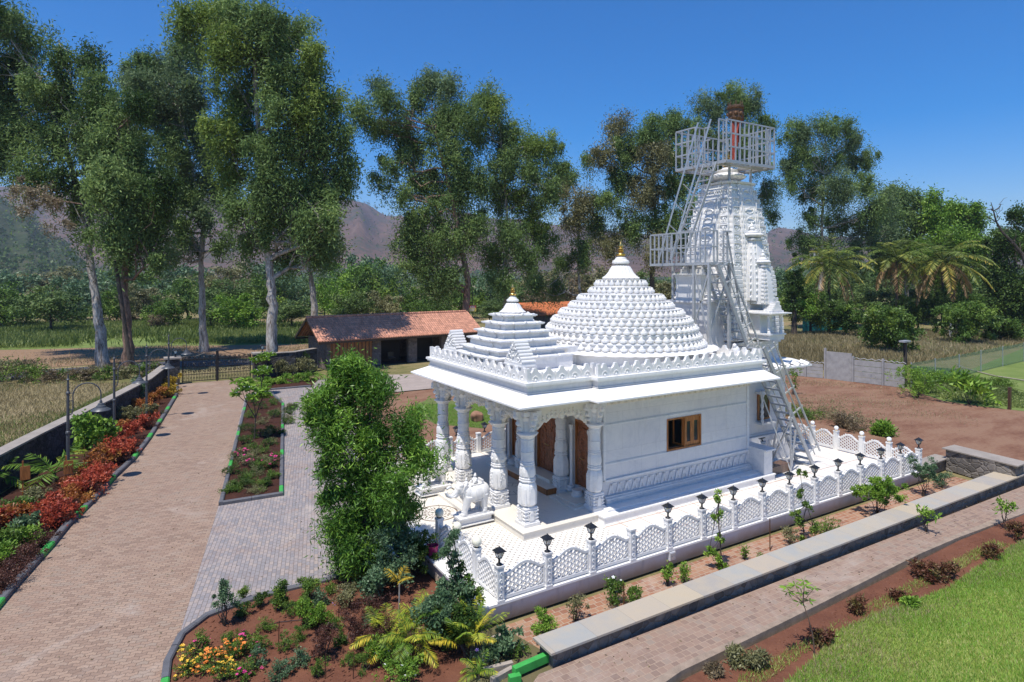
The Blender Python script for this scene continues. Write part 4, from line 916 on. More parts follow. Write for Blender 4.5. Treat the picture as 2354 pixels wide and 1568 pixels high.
def spirelet(cx, cy, z0, hw, H, name='miniature_spire', lad=True, nec=1.):
    m = MB(); lv = []
    P_ = lambda t_: hw*(1-.10*t_-.42*t_**2.2)
    for i in range(13): lv.append((P_(i/12), z0+H*i/12))
    stack(m, lv, cx, cy)
    for a in range(4):
        T = Matrix.Translation((cx,cy,0))@Matrix.Rotation(a*PI/2, 4, 'Z')
        for k in range(9):
            t_ = (k+.5)/9.6; h = P_(t_); z = z0+H*t_
            if lad:
                for s in (-1,1): m.bar(T@Vector((s*h*.50,-h*.95,z)), T@Vector((s*h*.88,-h*.95,z)), .03, .05)
            else:
                for s in (-1,1): m.sphere(T@Vector((s*h*.66,-h*.94,z)), h*.13, 8, 5, (1,.5,1))
    w = hw*.5
    m.box(cx-w*1.15,cy-w*1.15,z0+H,cx+w*1.15,cy+w*1.15,z0+H+.06)
    z = z0+H+.06; m.lathe([(w*.7,z),(w*1.0,z+.05),(w*1.5,z+.10),(w*1.62,z+.16),(w*1.3,z+.22),(w*.8,z+.24),(w*.85,z+.28),(w*.6,z+.32),(w*.3,z+.36),(w*.45,z+.42),(w*.42,z+.47),(w*.2,z+.52),(w*.28,z+.56),(w*.05,z+.68)], 24, (cx,cy))
    return tp(m, name, M['marble'], tower, smooth=True, ang=28)
def blocky(cx, cy, z0, hw, H, name='corner_spire'):      # squat bulging corner spires with deep horizontal grooves
    m = MB(); n = max(4, round(H/.18)); lv = []
    for i in range(n):
        t_ = i/n; h = hw*(1-.05*t_-.45*t_**3); z = z0+H*t_; lv += [(h-.035,z),(h,z+.02),(h,z+H/n-.025),(h-.035,z+H/n-.005)]
    stack(m, lv, cx, cy); z = z0+H; m.lathe([(hw*.3,z),(hw*.6,z+.04),(hw*.66,z+.09),(hw*.4,z+.14),(hw*.1,z+.2)], 16, (cx,cy))
    return tp(m, name, M['marble'], tower)
for sx in (-1,1):
    for sy in (-1,1):
        blocky(TX+sx*1.22, TY+sy*1.22, 5.5, .52, 1.75); blocky(TX+sx*1.10, TY+sy*1.10, 7.3, .42, 1.3); spirelet(TX+sx*.98, TY+sy*.98, 8.7, .30, .9, lad=False) if 0 else None
spirelet(TX, TY-1.30, 7.15, .62, 2.55, lad=False); spirelet(TX, TY+1.30, 7.15, .62, 2.55, lad=False); spirelet(TX+1.30, TY, 7.15, .62, 2.55, lad=False)
for (dx, dy) in ((0,-1.85),(0,1.85),(1.85,0)): spirelet(TX+dx, TY+dy, 7.0, .40, 1.55)
# balcony niches under the small spires
def niche(cx, cy):
    m = MB(); m.box(cx-.46,cy-.52,5.55,cx+.46,cy+.6,5.75); m.box(cx-.52,cy-.58,5.75,cx+.52,cy+.6,5.81)
    m.box(cx-.40,cy+.0,5.81,cx+.40,cy+.6,6.55)
    for s in (-1,1): m.lathe([(.07,5.81),(.075,5.88),(.05,5.92),(.07,6.0),(.045,6.06),(.06,6.2),(.06,6.4),(.08,6.5),(.08,6.55)], 10, (cx+s*.38,cy-.42))
    m.box(cx-.5,cy-.56,6.55,cx+.5,cy+.6,6.62); m.prism([(cx-.66,cy-.74),(cx+.66,cy-.74),(cx+.66,cy+.6),(cx-.66,cy+.6)], 6.62, 6.67); m.box(cx-.46,cy-.5,6.67,cx+.46,cy+.6,6.75)
    for k in range(4): w = .30-.07*k; m.box(cx-w,cy-.52,6.75+k*.08,cx+w,cy-.1,6.83+k*.08)
    return tp(m, 'balcony_niche', M['marble'], tower)
niche(TX, TY-2.0)
for (cx, cy) in ((13.35,5.1),(13.35,6.9)): tp(MB().lathe([(.42,7.13),(.46,7.2),(.40,7.3),(.44,7.36),(.3,7.5),(.12,7.62)], 20, (cx,cy)), 'gable_urn', M['marble'], tower)
m = MB(); m.prism([(12.75,5.3),(14.3,5.3),(14.3,6.7),(12.75,6.7)], 7.13, 8.2); m.box(12.65,5.2,8.2,14.2,6.8,8.28)
for k in range(5): w = .6-.11*k; m.box(12.9+k*.1,6-w,8.28+k*.2,14.2,6+w,8.48+k*.2)
tp(m, 'front_gable', M['marble'], tower)
# sanctum window with baluster porch
m = MB(); x0, x1, z0, z1, y = 14.62, 15.36, 2.22, 3.30, 3.97
m.box(x0,y-.03,z0,x0+.07,y+.029,z1); m.box(x1-.07,y-.03,z0,x1,y+.029,z1); m.box(x0+.07,y-.03,z0,x1-.07,y+.029,z0+.07); m.box(x0+.07,y-.03,z1-.07,x1-.07,y+.029,z1)
w2_ = tp(m, 'window', M['wood']); g_ = tp(MB().box(x0+.07,y-.005,z0+.07,x1-.07,y+.025,z1-.07), 'pane', M['pane']); g_.parent = w2_
m = MB(); m.box(x0-.12,y-.3,z1+.02,x1+.12,y+.029,z1+.12); m.box(x0-.12,y-.3,z0-.14,x1+.12,y+.029,z0-.05)
m.lathe([(.05,z0-.05),(.075,z0+.02),(.05,z0+.1),(.07,z0+.2),(.045,z0+.3),(.07,z0+.4),(.04,z0+.5),(.065,z0+.65),(.04,z0+.8),(.06,z1-.1),(.09,z1+.02)], 12, (x0-.03,y-.24))
tp(m, 'window_surround', M['marble'])
# ================================================================== STEEL ACCESS STAIRS
st = thing('steel_access_stairs', 'grey steel stairs and railed platforms climbing beside the temple tower', 'scaffold', (12,4,.5))
SI = Matrix.Translation((-12,-4,-.5))
def sp(m, name, mat=None): m.v = [tuple(SI@Vector(p)) for p in m.v]; return m.build(name, mat or M['steel'], st)
def flight(a, b, w, n, rails=True, rh=.8, hoop=False):
    """a: foot centre, b: top centre, width w along Y"""
    a = Vector(a); b = Vector(b); m = MB(); Y_ = Vector((0,w/2,0))
    up = Vector((.42,0,1)).normalized()
    for s in (-1,1): m.bar(a+Y_*s, b+Y_*s, .06, .15, up=(1,0,0))
    for i in range(n): 
        p = a+(b-a)*((i+.7)/n); m.bar(p-Y_, p+Y_, .20, .045)
    sp(m, 'stair_flight')
    m = MB()
    if rails:
        o = Vector((rh*.9,0,.25*rh))
        for s in (-1,1):
            m.bar(a+(b-a)*.06+o+Y_*s, b+o*.9+Y_*s, .06, .06); m.bar(a+(b-a)*.06+o*.5+Y_*s, b+o*.45+Y_*s, .035, .035)
            for i in range(6):
                q = a+(b-a)*(.10+i*.17); m.bar(q+Y_*s, q+o+Y_*s+Vector((0,0,.12)), .05)
        sp(m, 'handrail', M['steel_b'])
flight((16.25,2.95,.5),(13.15,2.95,5.45),.72,15,True,.75)
flight((13.95,4.2,5.05),(12.05,4.2,8.65),.72,11,True,.75)
m = MB(); a = Vector((12.0,6.0,8.65)); b = Vector((13.5,5.45,12.95)); Y_ = Vector((0,.34,0))
for s in (-1,1): m.bar(a+Y_*s, b+Y_*s, .05, .10, up=(1,0,0))
for i in range(14): p = a+(b-a)*((i+.6)/14); m.bar(p-Y_, p+Y_, .10, .035)
sp(m, 'ladder')
m = MB(); o = Vector((-.62,.0,.28))
for s in (-1,1):
    m.bar(a+o+Y_*s+Vector((0,0,-.1)), b+o*.85+Y_*s+Vector((.15,0,1.5)), .05, .05)
    for i in range(5): q = a+(b-a)*(.1+i*.2); m.bar(q+Y_*s, q+o+Y_*s+Vector((0,0,.1)), .035)
sp(m, 'ladder_handrail', M['steel_b'])
# support trestle under the first flight
m = MB(); F1, F2, F3 = (15.15,3.35,.5), (14.72,2.45,.5), (14.9,3.3,.5)
for a, b in (((15.36,3.84,.5),(15.1,3.25,3.0)), ((14.69,2.5,.5),(14.72,2.55,3.2)), ((15.36,3.84,.5),(14.75,2.5,2.6)), ((14.69,2.5,.5),(13.9,3.3,3.6)), ((14.69,2.5,.5),(15.0,2.5,2.1))): m.bar(a, b, .05)
m.bar((15.9,2.55,.53),(15.9,3.4,.53),.06)
sp(m, 'trestle')
# lower platform
m = MB(); x0, x1, y0, y1, z = 11.7, 12.9, 3.9, 7.15, 8.65
for y in (y0,(y0+y1)/2,y1): m.bar((x0,y,z),(x1,y,z),.08,.10)
for x in (x0,x1): m.bar((x,y0,z),(x,y1,z),.08,.10)
for k in range(9): m.bar((x0+.1+k*.13,y0,z+.05),(x0+.1+k*.13,y1,z+.05),.05,.02)
sp(m, 'lower_platform')
def rail(m, a, b, z0, h, n, mid=(.52,)):
    a = Vector((*a,0)); b = Vector((*b,0))
    m.bar(a+Vector((0,0,z0+h)), b+Vector((0,0,z0+h)), .055)
    for q in mid: m.bar(a+Vector((0,0,z0+h*q)), b+Vector((0,0,z0+h*q)), .04, .06)
    for i in range(n):
        p = a+(b-a)*(i/n); m.bar(p+Vector((0,0,z0)), p+Vector((0,0,z0+h-.03)), .05, .05)
m = MB(); rail(m,(x0,y1),(x0,y0),z,1.28,13); rail(m,(x1,y1),(x0,y1),z,1.28,5); rail(m,(x0+.40,y0),(x0,y0),z,1.28,2); rail(m,(x0+.75,y0),(x1,y0),z,1.28,2)
m.bar((x0+.95,y0-.0,z+1.28),(13.6,3.9,6.3),.05)
sp(m, 'lower_railing')
m = MB()
for x, y, zb in ((11.7,3.95,5.4),(11.7,4.72,6.0),(12.9,6.1,5.0),(12.9,7.0,5.0),(12.9,4.0,5.0)): m.bar((x,y,zb),(x,y,z),.10)
for a, b in (((11.7,4.72,8.5),(11.7,3.95,5.5)),((11.7,4.72,6.1),(11.7,3.95,8.4)),((12.9,7.0,8.4),(12.9,6.1,6.8)),((12.9,7.0,6.8),(12.9,6.1,8.2)),((12.9,4.0,8.4),(12.0,4.3,5.6))): m.bar(a, b, .05)
sp(m, 'platform_posts')
# upper platform
x0, x1, y0, y1, z, h = 13.5, 16.6, 4.62, 7.4, 12.92, 1.72
m = MB()
for a, b in (((x0,y0),(x1,y0)),((x1,y0),(x1,y1)),((x1,y1),(x0,y1)),((x0,y1),(x0,y0)),((x0,5.2),(x1,5.2)),((x0,6.8),(x1,6.8))): m.bar((*a,z),(*b,z),.08,.12)
for k in range(9): m.bar((x0+.1+k*.09,y0,z+.07),(x0+.1+k*.09,y1,z+.07),.05,.02); m.bar((x1-.1-k*.09,y0,z+.07),(x1-.1-k*.09,y1,z+.07),.05,.02)
for k in range(5): m.bar((x0+.9,y0+.05+k*.09,z+.07),(x1-.9,y0+.05+k*.09,z+.07),.05,.02)
sp(m, 'upper_platform')
m = MB(); rail(m,(x0,y0),(x1,y0),z,h,11,(.36,.68)); rail(m,(x1,y0),(x1,y1),z,h,9,(.36,.68)); rail(m,(x1,y1),(x0,y1),z,h,9,(.36,.68)); rail(m,(x0,y1),(x0,6.3),z,h,3,(.36,.68)); m.bar((x0,y0,z+h*.68),(x0,4.75,z+h*.68),.05)
rail(m,(x0,6.28),(14.0,6.28),z,h,2,(.36,.68)); rail(m,(14.0,6.2),(14.0,5.9),z,h,1,(.36,.68)); rail(m,(x0+.05,5.05),(14.1,5.05),z,h+.1,2,(.5,))
sp(m, 'upper_railing')
for x, y in ((14.5,5.3),(15.9,5.3),(15.9,6.7),(14.5,6.7)): sp(MB().bar((x,y,12.2),(x,y,z),.08), 'platform_post')
# flag holder and cloth
fl = thing('flag_holder', 'carved bronze flag holder wrapped in red cloth on top of the tower', 'flag holder', (15.75,6.0,13.3))
m = MB(); m.tube([(0,0,0),(0,0,1.9)], .05, 10); m.sq([(.14,1.7),(.24,1.85),(.30,1.95),(.30,2.35),(.36,2.40),(.36,2.48),(.28,2.52)], n=8, rot=PI/8)
for k in range(8):
    a = k*PI/4; m.sphere((.3*math.cos(a),.3*math.sin(a),2.14), .09, 8, 6); m.sphere((.27*math.cos(a),.27*math.sin(a),1.95), .06, 8, 6); m.lathe([(.02,2.5),(.02,2.62),(.003,2.74)], 6, (.3*math.cos(a),.3*math.sin(a)))
m.build('bronze_holder', M['copper'], fl)
m = MB(); n = 22
def cloth(m, x, y, z0, z1, w, ph):
    vs = []
    for i in range(n+1):
        t_ = i/n; z = z0+(z1-z0)*t_
        for j in range(7):
            s = j/6-.5; vs.append((x+s*w*(1-.55*t_)*.5+.05*math.sin(t_*9+s*6+ph)-.1*t_, y-s*w*(1-.5*t_)+.08*t_, z+.03*math.sin(s*9+ph)))
    m.add(vs, [(i*7+j, i*7+j+1, (i+1)*7+j+1, (i+1)*7+j) for i in range(n) for j in range(6)])
cloth(m, -.12, -.12, 1.75, .0, .30, 0); cloth(m, .22, -.12, 2.38, .9, .26, 2)
m.build('red_cloth', M['redcloth'], fl, smooth=True)
# ================================================================== ELEPHANTS
def fused(mb, name, mat, parent, vox=.012, sm=6):
    """melt overlapping volumes into one continuous surface"""
    o = mb.build(name, mat, None)
    r = o.modifiers.new('r', 'REMESH'); r.mode = 'VOXEL'; r.voxel_size = vox; r.use_smooth_shade = True
    s = o.modifiers.new('s', 'SMOOTH'); s.factor = .5; s.iterations = sm
    dg = bpy.context.evaluated_depsgraph_get(); me = bpy.data.meshes.new_from_object(o.evaluated_get(dg)); 
    old = o.data; o.modifiers.clear(); o.data = me; me.name = name; me.materials.clear(); me.materials.append(mat); me.polygons.foreach_set('use_smooth', [True]*len(me.polygons))
    bpy.data.meshes.remove(old)
    if parent: o.parent = parent
    return o
def elephant(loc, label, flip=1):
    """faces -X; standing on its plinth"""
    t = thing('elephant_statue', label, 'statue', loc, group='marble elephants flanking the steps')
    m = MB(); f = flip
    m.sphere((.08,0,.66), .335, 24, 16, (1.38,.98,1.0)); m.sphere((.34,0,.69), .30, 20, 14, (1.05,1,1.08)); m.sphere((-.20,0,.70), .29, 20, 14, (1,.92,1.05))
    m.sphere((-.46,0,.90), .19, 20, 14, (1,.9,1.05)); m.sphere((-.40,0,.82), .19, 16, 12); m.sphere((-.47,.07,1.02), .10, 14, 10); m.sphere((-.47,-.07,1.02), .10, 14, 10)
    m.tube([(-.56,0,.84),(-.68,0,.72),(-.82,0,.68),(-.94,0,.74),(-1.0,0,.86),(-.95,0,.98),(-.85,0,1.03),(-.78,0,1.0)], [.12,.095,.078,.066,.058,.052,.046,.04], 12)
    m.tube([(-.52,0,.76),(-.62,0,.64),(-.66,0,.62)], [.09,.06,.04], 10)
    for (x, y, dx, fr) in ((-.22,-.15,-.14,1),(-.20,.15,.10,1),(.38,-.15,.02,0),(.40,.15,-.08,0)):
        m.tube([(x,y,.62),(x+dx*.5,y,.36),(x+dx,y,.16),(x+dx*1.05,y,.0)], [.17,.135,.105,.11], 14)
        m.tube([(x+dx*1.05-.03,y,.055),(x+dx*1.05-.03,y,.0)], [.105,.115], 14)
    m.tube([(.60,0,.80),(.66,.0,.66),(.68,.01,.48),(.66,.02,.38)], [.035,.026,.022,.034], 8)
    body = fused(m, 'body', M['marble'], t, .014, 8)
    for s in (-1,1):
        e = MB(); e.prism([(0,.16),(.10,.20),(.20,.12),(.20,-.05),(.13,-.20),(.04,-.26),(-.02,-.12),(-.04,.05)], -.016, .016, Matrix.Translation((-.40,s*.205,.86))@Matrix.Rotation(s*-.28, 4, 'Z')@Matrix.Rotation(PI/2, 4, 'X'))
        fused(e, 'ear', M['marble'], t, .010, 5)
        MB().tube([(-.60,s*.075,.76),(-.70,s*.085,.68),(-.80,s*.08,.67),(-.87,s*.07,.69)], [.028,.024,.017,.006], 10).build('tusk', M['marble_clean'], t, smooth=True)
        MB().sphere((-.575,s*.13,.93), .022, 8, 6).build('eye', M['marble_blue'], t, smooth=True)
    # saddle cloth, harness, anklets
    m = MB()
    for x, r in ((-.02,.335),(.30,.325)): m.tube([(x,.99*r*math.sin(q),.66+r*math.cos(q)) for q in [PI*1.25*(i/20-.5) for i in range(21)]], .014, 6)
    for s in (-1,1): m.tube([(-.02,s*.26,.46),(.14,s*.285,.44),(.30,s*.25,.46)], .014, 6)
    m.tube([(-.33,.22*math.sin(q),.74+.25*math.cos(q)) for q in [2*PI*i/20 for i in range(21)]], .02, 6)
    for x, y in ((-.37,-.15),(-.10,.15),(.40,-.15),(.32,.15)): m.tube([(x+.1*math.cos(q)-.0,y+.1*math.sin(q),.12) for q in [2*PI*i/14 for i in range(15)]], .013, 5)
    for k in range(9): m.sphere((-.56+.01*k,-.085+.021*k,1.0+.0*k), .018, 6, 4)
    m.build('harness', M['marble_clean'], t, smooth=True)
    # carved riders with a seat board
    m = MB(); m.box(-.12,-.16,.95,.36,.16,1.0); m.box(.30,-.16,1.0,.36,.16,1.12)
    m.build('seat_board', M['marble'], t)
    for x, sc_ in ((-.22,.8),(.12,1.0)):
        m = MB(); z = 1.0 if x > 0 else .96; k = sc_
        m.sphere((x,0,z+.10*k), .09*k, 12, 8, (.9,1.1,1.3)); m.sphere((x-.01,0,z+.27*k), .055*k, 12, 8); m.sphere((x,0,z+.33*k), .035*k, 8, 6)
        for s in (-1,1): m.tube([(x,s*.07*k,z+.05*k),(x-.12*k,s*.10*k,z+.06*k),(x-.15*k,s*.12*k,z-.06*k)], [.045*k,.04*k,.03*k], 8); m.tube([(x,s*.09*k,z+.18*k),(x-.04*k,s*.12*k,z+.10*k),(x-.11*k,s*.05*k,z+.11*k)], [.03*k,.026*k,.02*k], 8)
        fused(m, 'carved_rider', M['marble'], t, .009, 2)
    m = MB()
    m.box(-.62,-.34,-.36,.66,.34,-.30); m.box(-.56,-.29,-.30,.60,.29,-.12); m.box(-.64,-.36,-.12,.68,.36,-.06); m.box(-.50,-.24,-.06,.55,.24,0)
    for k in range(30): m.sphere((-.58+k*.0425,-.345,-.33), .022, 6, 4); 
    for k in range(16): m.sphere((-.625,-.32+k*.0425,-.33), .022, 6, 4)
    m.build('pedestal', M['marble'], t)
    return t
elephant((1.62,4.46,.862), 'white marble elephant statue nearest the viewer, trunk raised, on a pedestal by the steps').scale = (.90,.90,.86)
elephant((1.62,7.5,.862), 'white marble elephant statue partly behind the bamboo, farther side of the steps').scale = (.90,.90,.86)
# ------------------------------------------------------------------ small things on the terrace
t = thing('bucket', 'pink plastic bucket standing on the marble edge by the entrance', 'bucket', (*G(995,1277,.5)[:2],.5))
MB().lathe([(.115,0),(.118,.01),(.145,.26),(.16,.265),(.16,.285),(.148,.285),(.145,.26),(.125,.03),(.001,.03)], 24).build('tub', M['pink'], t, smooth=True)
MB().tube([(.155*math.cos(q),0,.27+.2*math.sin(q)) for q in [PI*i/12 for i in range(13)]], .006, 5).build('handle', M['pink'], t)
t = thing('wooden_beam', 'heavy brown wooden beam lying on the terrace at the hall corner', 'wooden beam', (14.0,2.75,.5), math.radians(4))
m = MB(); m.add([(-1.1,-.22,0),(.75,-.24,0),(.85,.26,0),(-1.1,.24,0),(-1.1,-.22,.33),(.72,-.23,.35),(.80,.23,.32),(-1.1,.22,.34)], [(0,3,2,1),(4,5,6,7),(0,1,5,4),(1,2,6,5),(2,3,7,6),(3,0,4,7)]); 
o = m.build('timber', m_wood('rough_timber', (.13,.075,.05)), t); bv = o.modifiers.new('b','BEVEL'); bv.width = .03; bv.segments = 2
t = thing('flood_light', 'small dark flood light bracket on the pier at the end of the long wall', 'flood light', (13.0,2.5,1.9))
m = MB(); m.box(-.25,-.02,.12,.1,.02,.15); m.bar((-.1,0,.14),(-.02,0,0),.04); m.build('bracket', M['black'], t); MB().lathe([(.02,-.1),(.09,-.06),(.11,0),(.10,.01)], 16).build('head', M['steel'], t)
t = thing('stone_lion', 'little carved marble finial on the hall roof by the tower', 'finial', (12.2,3.1,5.05))
m = MB(); m.lathe([(.14,0),(.15,.08),(.10,.14),(.14,.26),(.13,.38),(.06,.46)], 12); m.sphere((-.08,0,.48), .08, 10, 8); m.build('carving', M['marble'], t, smooth=True)
t = thing('socket_box', 'white electrical box fixed to the outside of the terrace wall', 'socket box', (5.55,-.06,.28))
m = MB(); m.box(-.11,-.06,-.09,.11,.055,.14); m.build('case', M['plastic_w'], t); MB().box(-.09,-.075,-.06,.09,-.061,.02).box(-.09,-.075,.03,.09,-.061,.11).build('cover', M['steel'], t)
for (u, v, h, nm, lb) in ((1770,1262,.95,'iron_rod','rusty iron rod standing by the long lattice fence'), (1434,1388,.55,'iron_rod','short rusty iron rod between the terrace wall and the stone wall')):
    x, y, z = G(u, v, .05); t = thing(nm, lb, 'rod', (x,y,0)); MB().tube([(0,0,0),(.01,.01,h)], .017, 6).build('rod', M['copper'], t)
t = thing('boulder', 'reddish round boulder on the lawn behind the porch columns', 'boulder', G(1094,968,0))
m = MB(); m.sphere((0,0,.28), .34, 20, 14, (1,.8,.9)); m.sphere((.22,.1,.2), .3, 16, 10); m.sphere((-.15,-.1,.36), .2, 12, 10); m.box(-.2,-.25,.0,.3,.2,.4); fused(m, 'rock', m_simple('red_rock', (.32,.17,.10), .85, 0, .35, 2), t, .05, 4)
# ------------------------------------------------------------------ low stone wall and its pier
t = thing('stone_wall', 'long low basalt stone wall with smooth slab coping beside the path', 'wall', (0,0,0))
m = MB(); m.prism([(.02,-1.68),(21.6,-1.68),(26.5,-1.68),(26.5,-2.32),(.02,-2.18)], -.02, .41); m.build('masonry', M['stone'], t)
m = MB(); m.prism([(-.1,-1.60),(26.5,-1.60),(26.5,-2.40),(-.1,-2.28)], .412, .46); m.build('coping', M['slab'], t)
t = thing('stone_wall', 'tall dark basalt return wall with coping at the far right corner', 'wall', (0,0,0))
m = MB(); m.prism([(20.9,-1.58),(22.0,-1.58),(22.0,.25),(20.9,.25)], -.02, .86) if 0 else None
m.prism([(21.6,-1.595),(22.35,-1.595),(22.7,.2),(21.95,.25)], -.02, .86); m.prism([(21.6,-2.30),(22.35,-2.31),(22.35,-1.596),(21.6,-1.596)], .461, .86); m.build('masonry', M['stone'], t)
MB().prism([(21.5,-2.42),(22.45,-2.42),(22.85,.32),(21.85,.36)], .862, .91).build('coping', M['coping'], t)
t = thing('stone_wall', 'low stepped stone wall joining the terrace to the taller return wall', 'wall', (0,0,0))
MB().prism([(19.75,.2),(22.3,.3),(22.3,.75),(19.75,.65)], -.02, .42).build('masonry', M['stone'], t); MB().prism([(19.75,.12),(22.3,.22),(22.3,.83),(19.75,.73)], .422, .47).build('coping', M['coping'], t)
# planter edges bottom
t = thing('planter_edge', 'rough concrete planter edge near the corner of the terrace', 'edging')
m = MB()
for a, b in (((1105,1485),(1160,1460)), ((1100,1500),(1110,1520)), ((1112,1545),(1178,1528)), ((1130,1567),(1178,1540))): m.bar((*G(*a,.1)[:2],.1), (*G(*b,.1)[:2],.1), .1, .14)
m.build('edging', M['concrete'], t)
# ================================================================== COMPOUND WALL, GATE, LAMPS
def swept_wall(name, label, pts, th, h, mat, cop, coph=.08, cw=.06, side=1):
    t = thing(name, label, 'wall'); m = MB(); c = MB(); n = len(pts); L_, R_ = [], []
    for i, p in enumerate(pts):
        a = pts[max(i-1,0)]; b = pts[min(i+1,n-1)]; d = Vector((b[0]-a[0], b[1]-a[1], 0)).normalized(); q = Vector((-d.y, d.x, 0))*side
        L_.append((p[0], p[1])); R_.append((p[0]+q.x*th, p[1]+q.y*th))
    m.prism(L_+R_[::-1], -.05, h); m.build('masonry', mat, t)
    def o(p, q, s): v = Vector((p[0]-q[0], p[1]-q[1], 0)).normalized()*s; return (p[0]+v.x, p[1]+v.y)
    c.prism([o(a, b, cw) for a, b in zip(L_, R_)]+[o(b, a, cw) for a, b in zip(L_, R_)][::-1], h+.002, h+coph); c.build('coping', cop, t); return t
swept_wall('compound_wall', 'dark stone compound wall with pale flat coping along the driveway', [(-12.75,7),(-12.1,16.0),(-10.8,20.5),(-8.3,28.5),(-6.4,35),(-5.15,41.5)], .45, 1.35, M['blackstone'], M['coping'])
swept_wall('compound_wall', 'near end of the compound wall with a smooth grey coping, left edge of photo', [(-13.9,0),(-12.82,6.9)], .45, 1.15, M['blackstone'], m_simple('grey_coping', (.22,.225,.24), .6))
gx0, gx1 = G(417,882,0), G(578,870,0)
def pillar(c, label, h=1.95, w=.95):
    t = thing('gate_pillar', label, 'pillar', (c[0],c[1],0))
    MB().box(-w/2,-w/2,-.02,w/2,w/2,h).build('masonry', M['blackstone'], t); MB().box(-w/2-.1,-w/2-.1,h+.001,w/2+.1,w/2+.1,h+.12).build('coping', M['coping'], t)
    return t
gd = Vector((gx1[0]-gx0[0], gx1[1]-gx0[1], 0)); gL = gd.length; gd.normalize()
pl_ = (gx0[0]-gd.x*.6, gx0[1]-gd.y*.6); pr_ = (gx1[0]+gd.x*.62, gx1[1]+gd.y*.62)
pillar(pl_, 'black stone gate pillar on the left, joined to the compound wall'); pillar(pr_, 'grey black stone gate pillar on the right side of the iron gate')
for p, wd in ((pl_,'left'), (pr_,'right')):
    o = dup(lan, (p[0]+.2, p[1], 2.07), label=f'small lantern on top of the {wd} gate pillar', scale=1.5)
def rot_b(v): return Matrix.Rotation(math.atan2(gd.y, gd.x), 4, 'Z')
gate = thing('iron_gate', 'tall black wrought iron double gate with scrolls closing the driveway', 'gate', (gx0[0],gx0[1],0), math.atan2(gd.y, gd.x))
for leaf in range(2):
    m = MB(); W = gL/2-.06; x0 = .03+leaf*(gL/2)
    ht = lambda s: 2.0+.38*(s if leaf == 0 else 1-s)**1.6
    m.box(x0,-.03,.06,x0+.07,.03,ht(0)); m.box(x0+W-.07,-.03,.06,x0+W,.03,ht(1)); 
    for z in (.12,.62,1.15,1.72,1.82): m.box(x0,-.022,z,x0+W,.022,z+.045)
    n = 22
    for i in range(1, n):
        x = x0+W*i/n; m.bar((x,0,.1),(x,0,1.72),.034); m.sphere((x,0,1.80), .045, 5, 4)
    for i in range(n//2): x = x0+W*(i+.75)/(n/2); m.tube([(x+.05*math.cos(q),0,.38+.05*math.sin(q)) for q in [2*PI*k/6 for k in range(7)]], .018, 4)
    pts = [(x0+W*i/16, 0, ht(i/16)+.05*math.sin(i*PI/4)) for i in range(17)]; m.tube(pts, .028, 5)
    for i in range(7):
        s = (i+.5)/7; x = x0+W*s; r = .10+.05*s if leaf == 0 else .15-.05*s
        for zc, rr in ((1.93,.09),(1.40,.14),(.86,.13)):
            sg = 1 if i % 2 else -1
            m.tube([(x+sg*(rr*(1-k/16))*math.cos(k*.7), 0, zc+(rr*(1-k/16))*math.sin(k*.7)) for k in range(12)], .024, 4)
    m.build('gate_leaf', M['iron'], gate)
MB().box(gL/2-.05,-.05,0,gL/2+.03,.05,2.42).build('gate_post', M['iron'], gate)
bw0 = (pr_[0]+gd.x*.6, pr_[1]+gd.y*.6)
swept_wall('compound_wall', 'black stone compound wall between the gate and the tiled building', [bw0, (bw0[0]+gd.x*2.2, bw0[1]+gd.y*2.2), (6.3,42.6)], .4, 1.9, M['blackstone'], M['coping'], .06)
def street_lamp(loc, label, rz=0, top=4.3):
    t = thing('street_lamp', label, 'street lamp', loc, rz, group='gooseneck lamps along the red shrub bed')
    m = MB(); m.lathe([(.13,0),(.13,.03),(.08,.05),(.08,.16),(.065,.2),(.06,2.0),(.085,2.03),(.085,2.10),(.055,2.14),(.05,3.55),(.075,3.58),(.075,3.64),(.045,3.68),(.04,4.1),(.065,4.13),(.03,4.18),(.015,4.3),(.001,4.42)], 14); m.build('pole', M['lampgrey'], t)
    m = MB(); m.tube([(.05,0,2.75),(.13,0,2.8),(.16,0,2.95),(.16,0,3.5)]+[(.16+.46-.46*math.cos(q),0,3.5+.46*math.sin(q)) for q in [PI*i/14 for i in range(1,15)]]+[(1.08,0,3.2)], .024, 8)
    for z in (2.95,3.3,3.6): m.bar((0,0,z),(.16,0,z),.03)
    m.build('gooseneck', M['lampgrey'], t)
    m = MB(); m.lathe([(.03,3.25),(.05,3.20),(.05,3.14),(.10,3.12),(.12,3.05),(.16,3.03),(.18,2.96),(.33,2.88),(.35,2.85),(.33,2.85),(.17,2.92),(.001,2.93)], 24, (1.08,0)); m.build('lamp_shade', M['lampgrey'], t, smooth=True)
    return t
for i, ((x, y), wd) in enumerate(zip([(-9.54,17.0),(-8.18,23.69),(-6.73,28.72),(-5.33,35.58)], ['nearest the viewer, beside the young palm','second from the viewer, by the small leafy tree','third from the viewer','farthest, close to the iron gate'])):
    if i == 0: L0 = street_lamp((x,y,0), 'grey gooseneck street lamp '+wd, math.radians(-6)); continue
    dup(L0, (x,y,0), math.radians(-6), 'grey gooseneck street lamp '+wd)
o = thing('garden_sign_posts', 'two small wooden boards on posts behind the young palm', 'board', G(150,1075,.9))
m = MB(); z = -.3
for s in (0,-1.3): m = MB(); m.box(s,-.02,-.9,s+.05,.02,.45); m.box(s-.05,-.045,-.25,s+.25,-.019,.25); m.build('board', M['wood'], o)
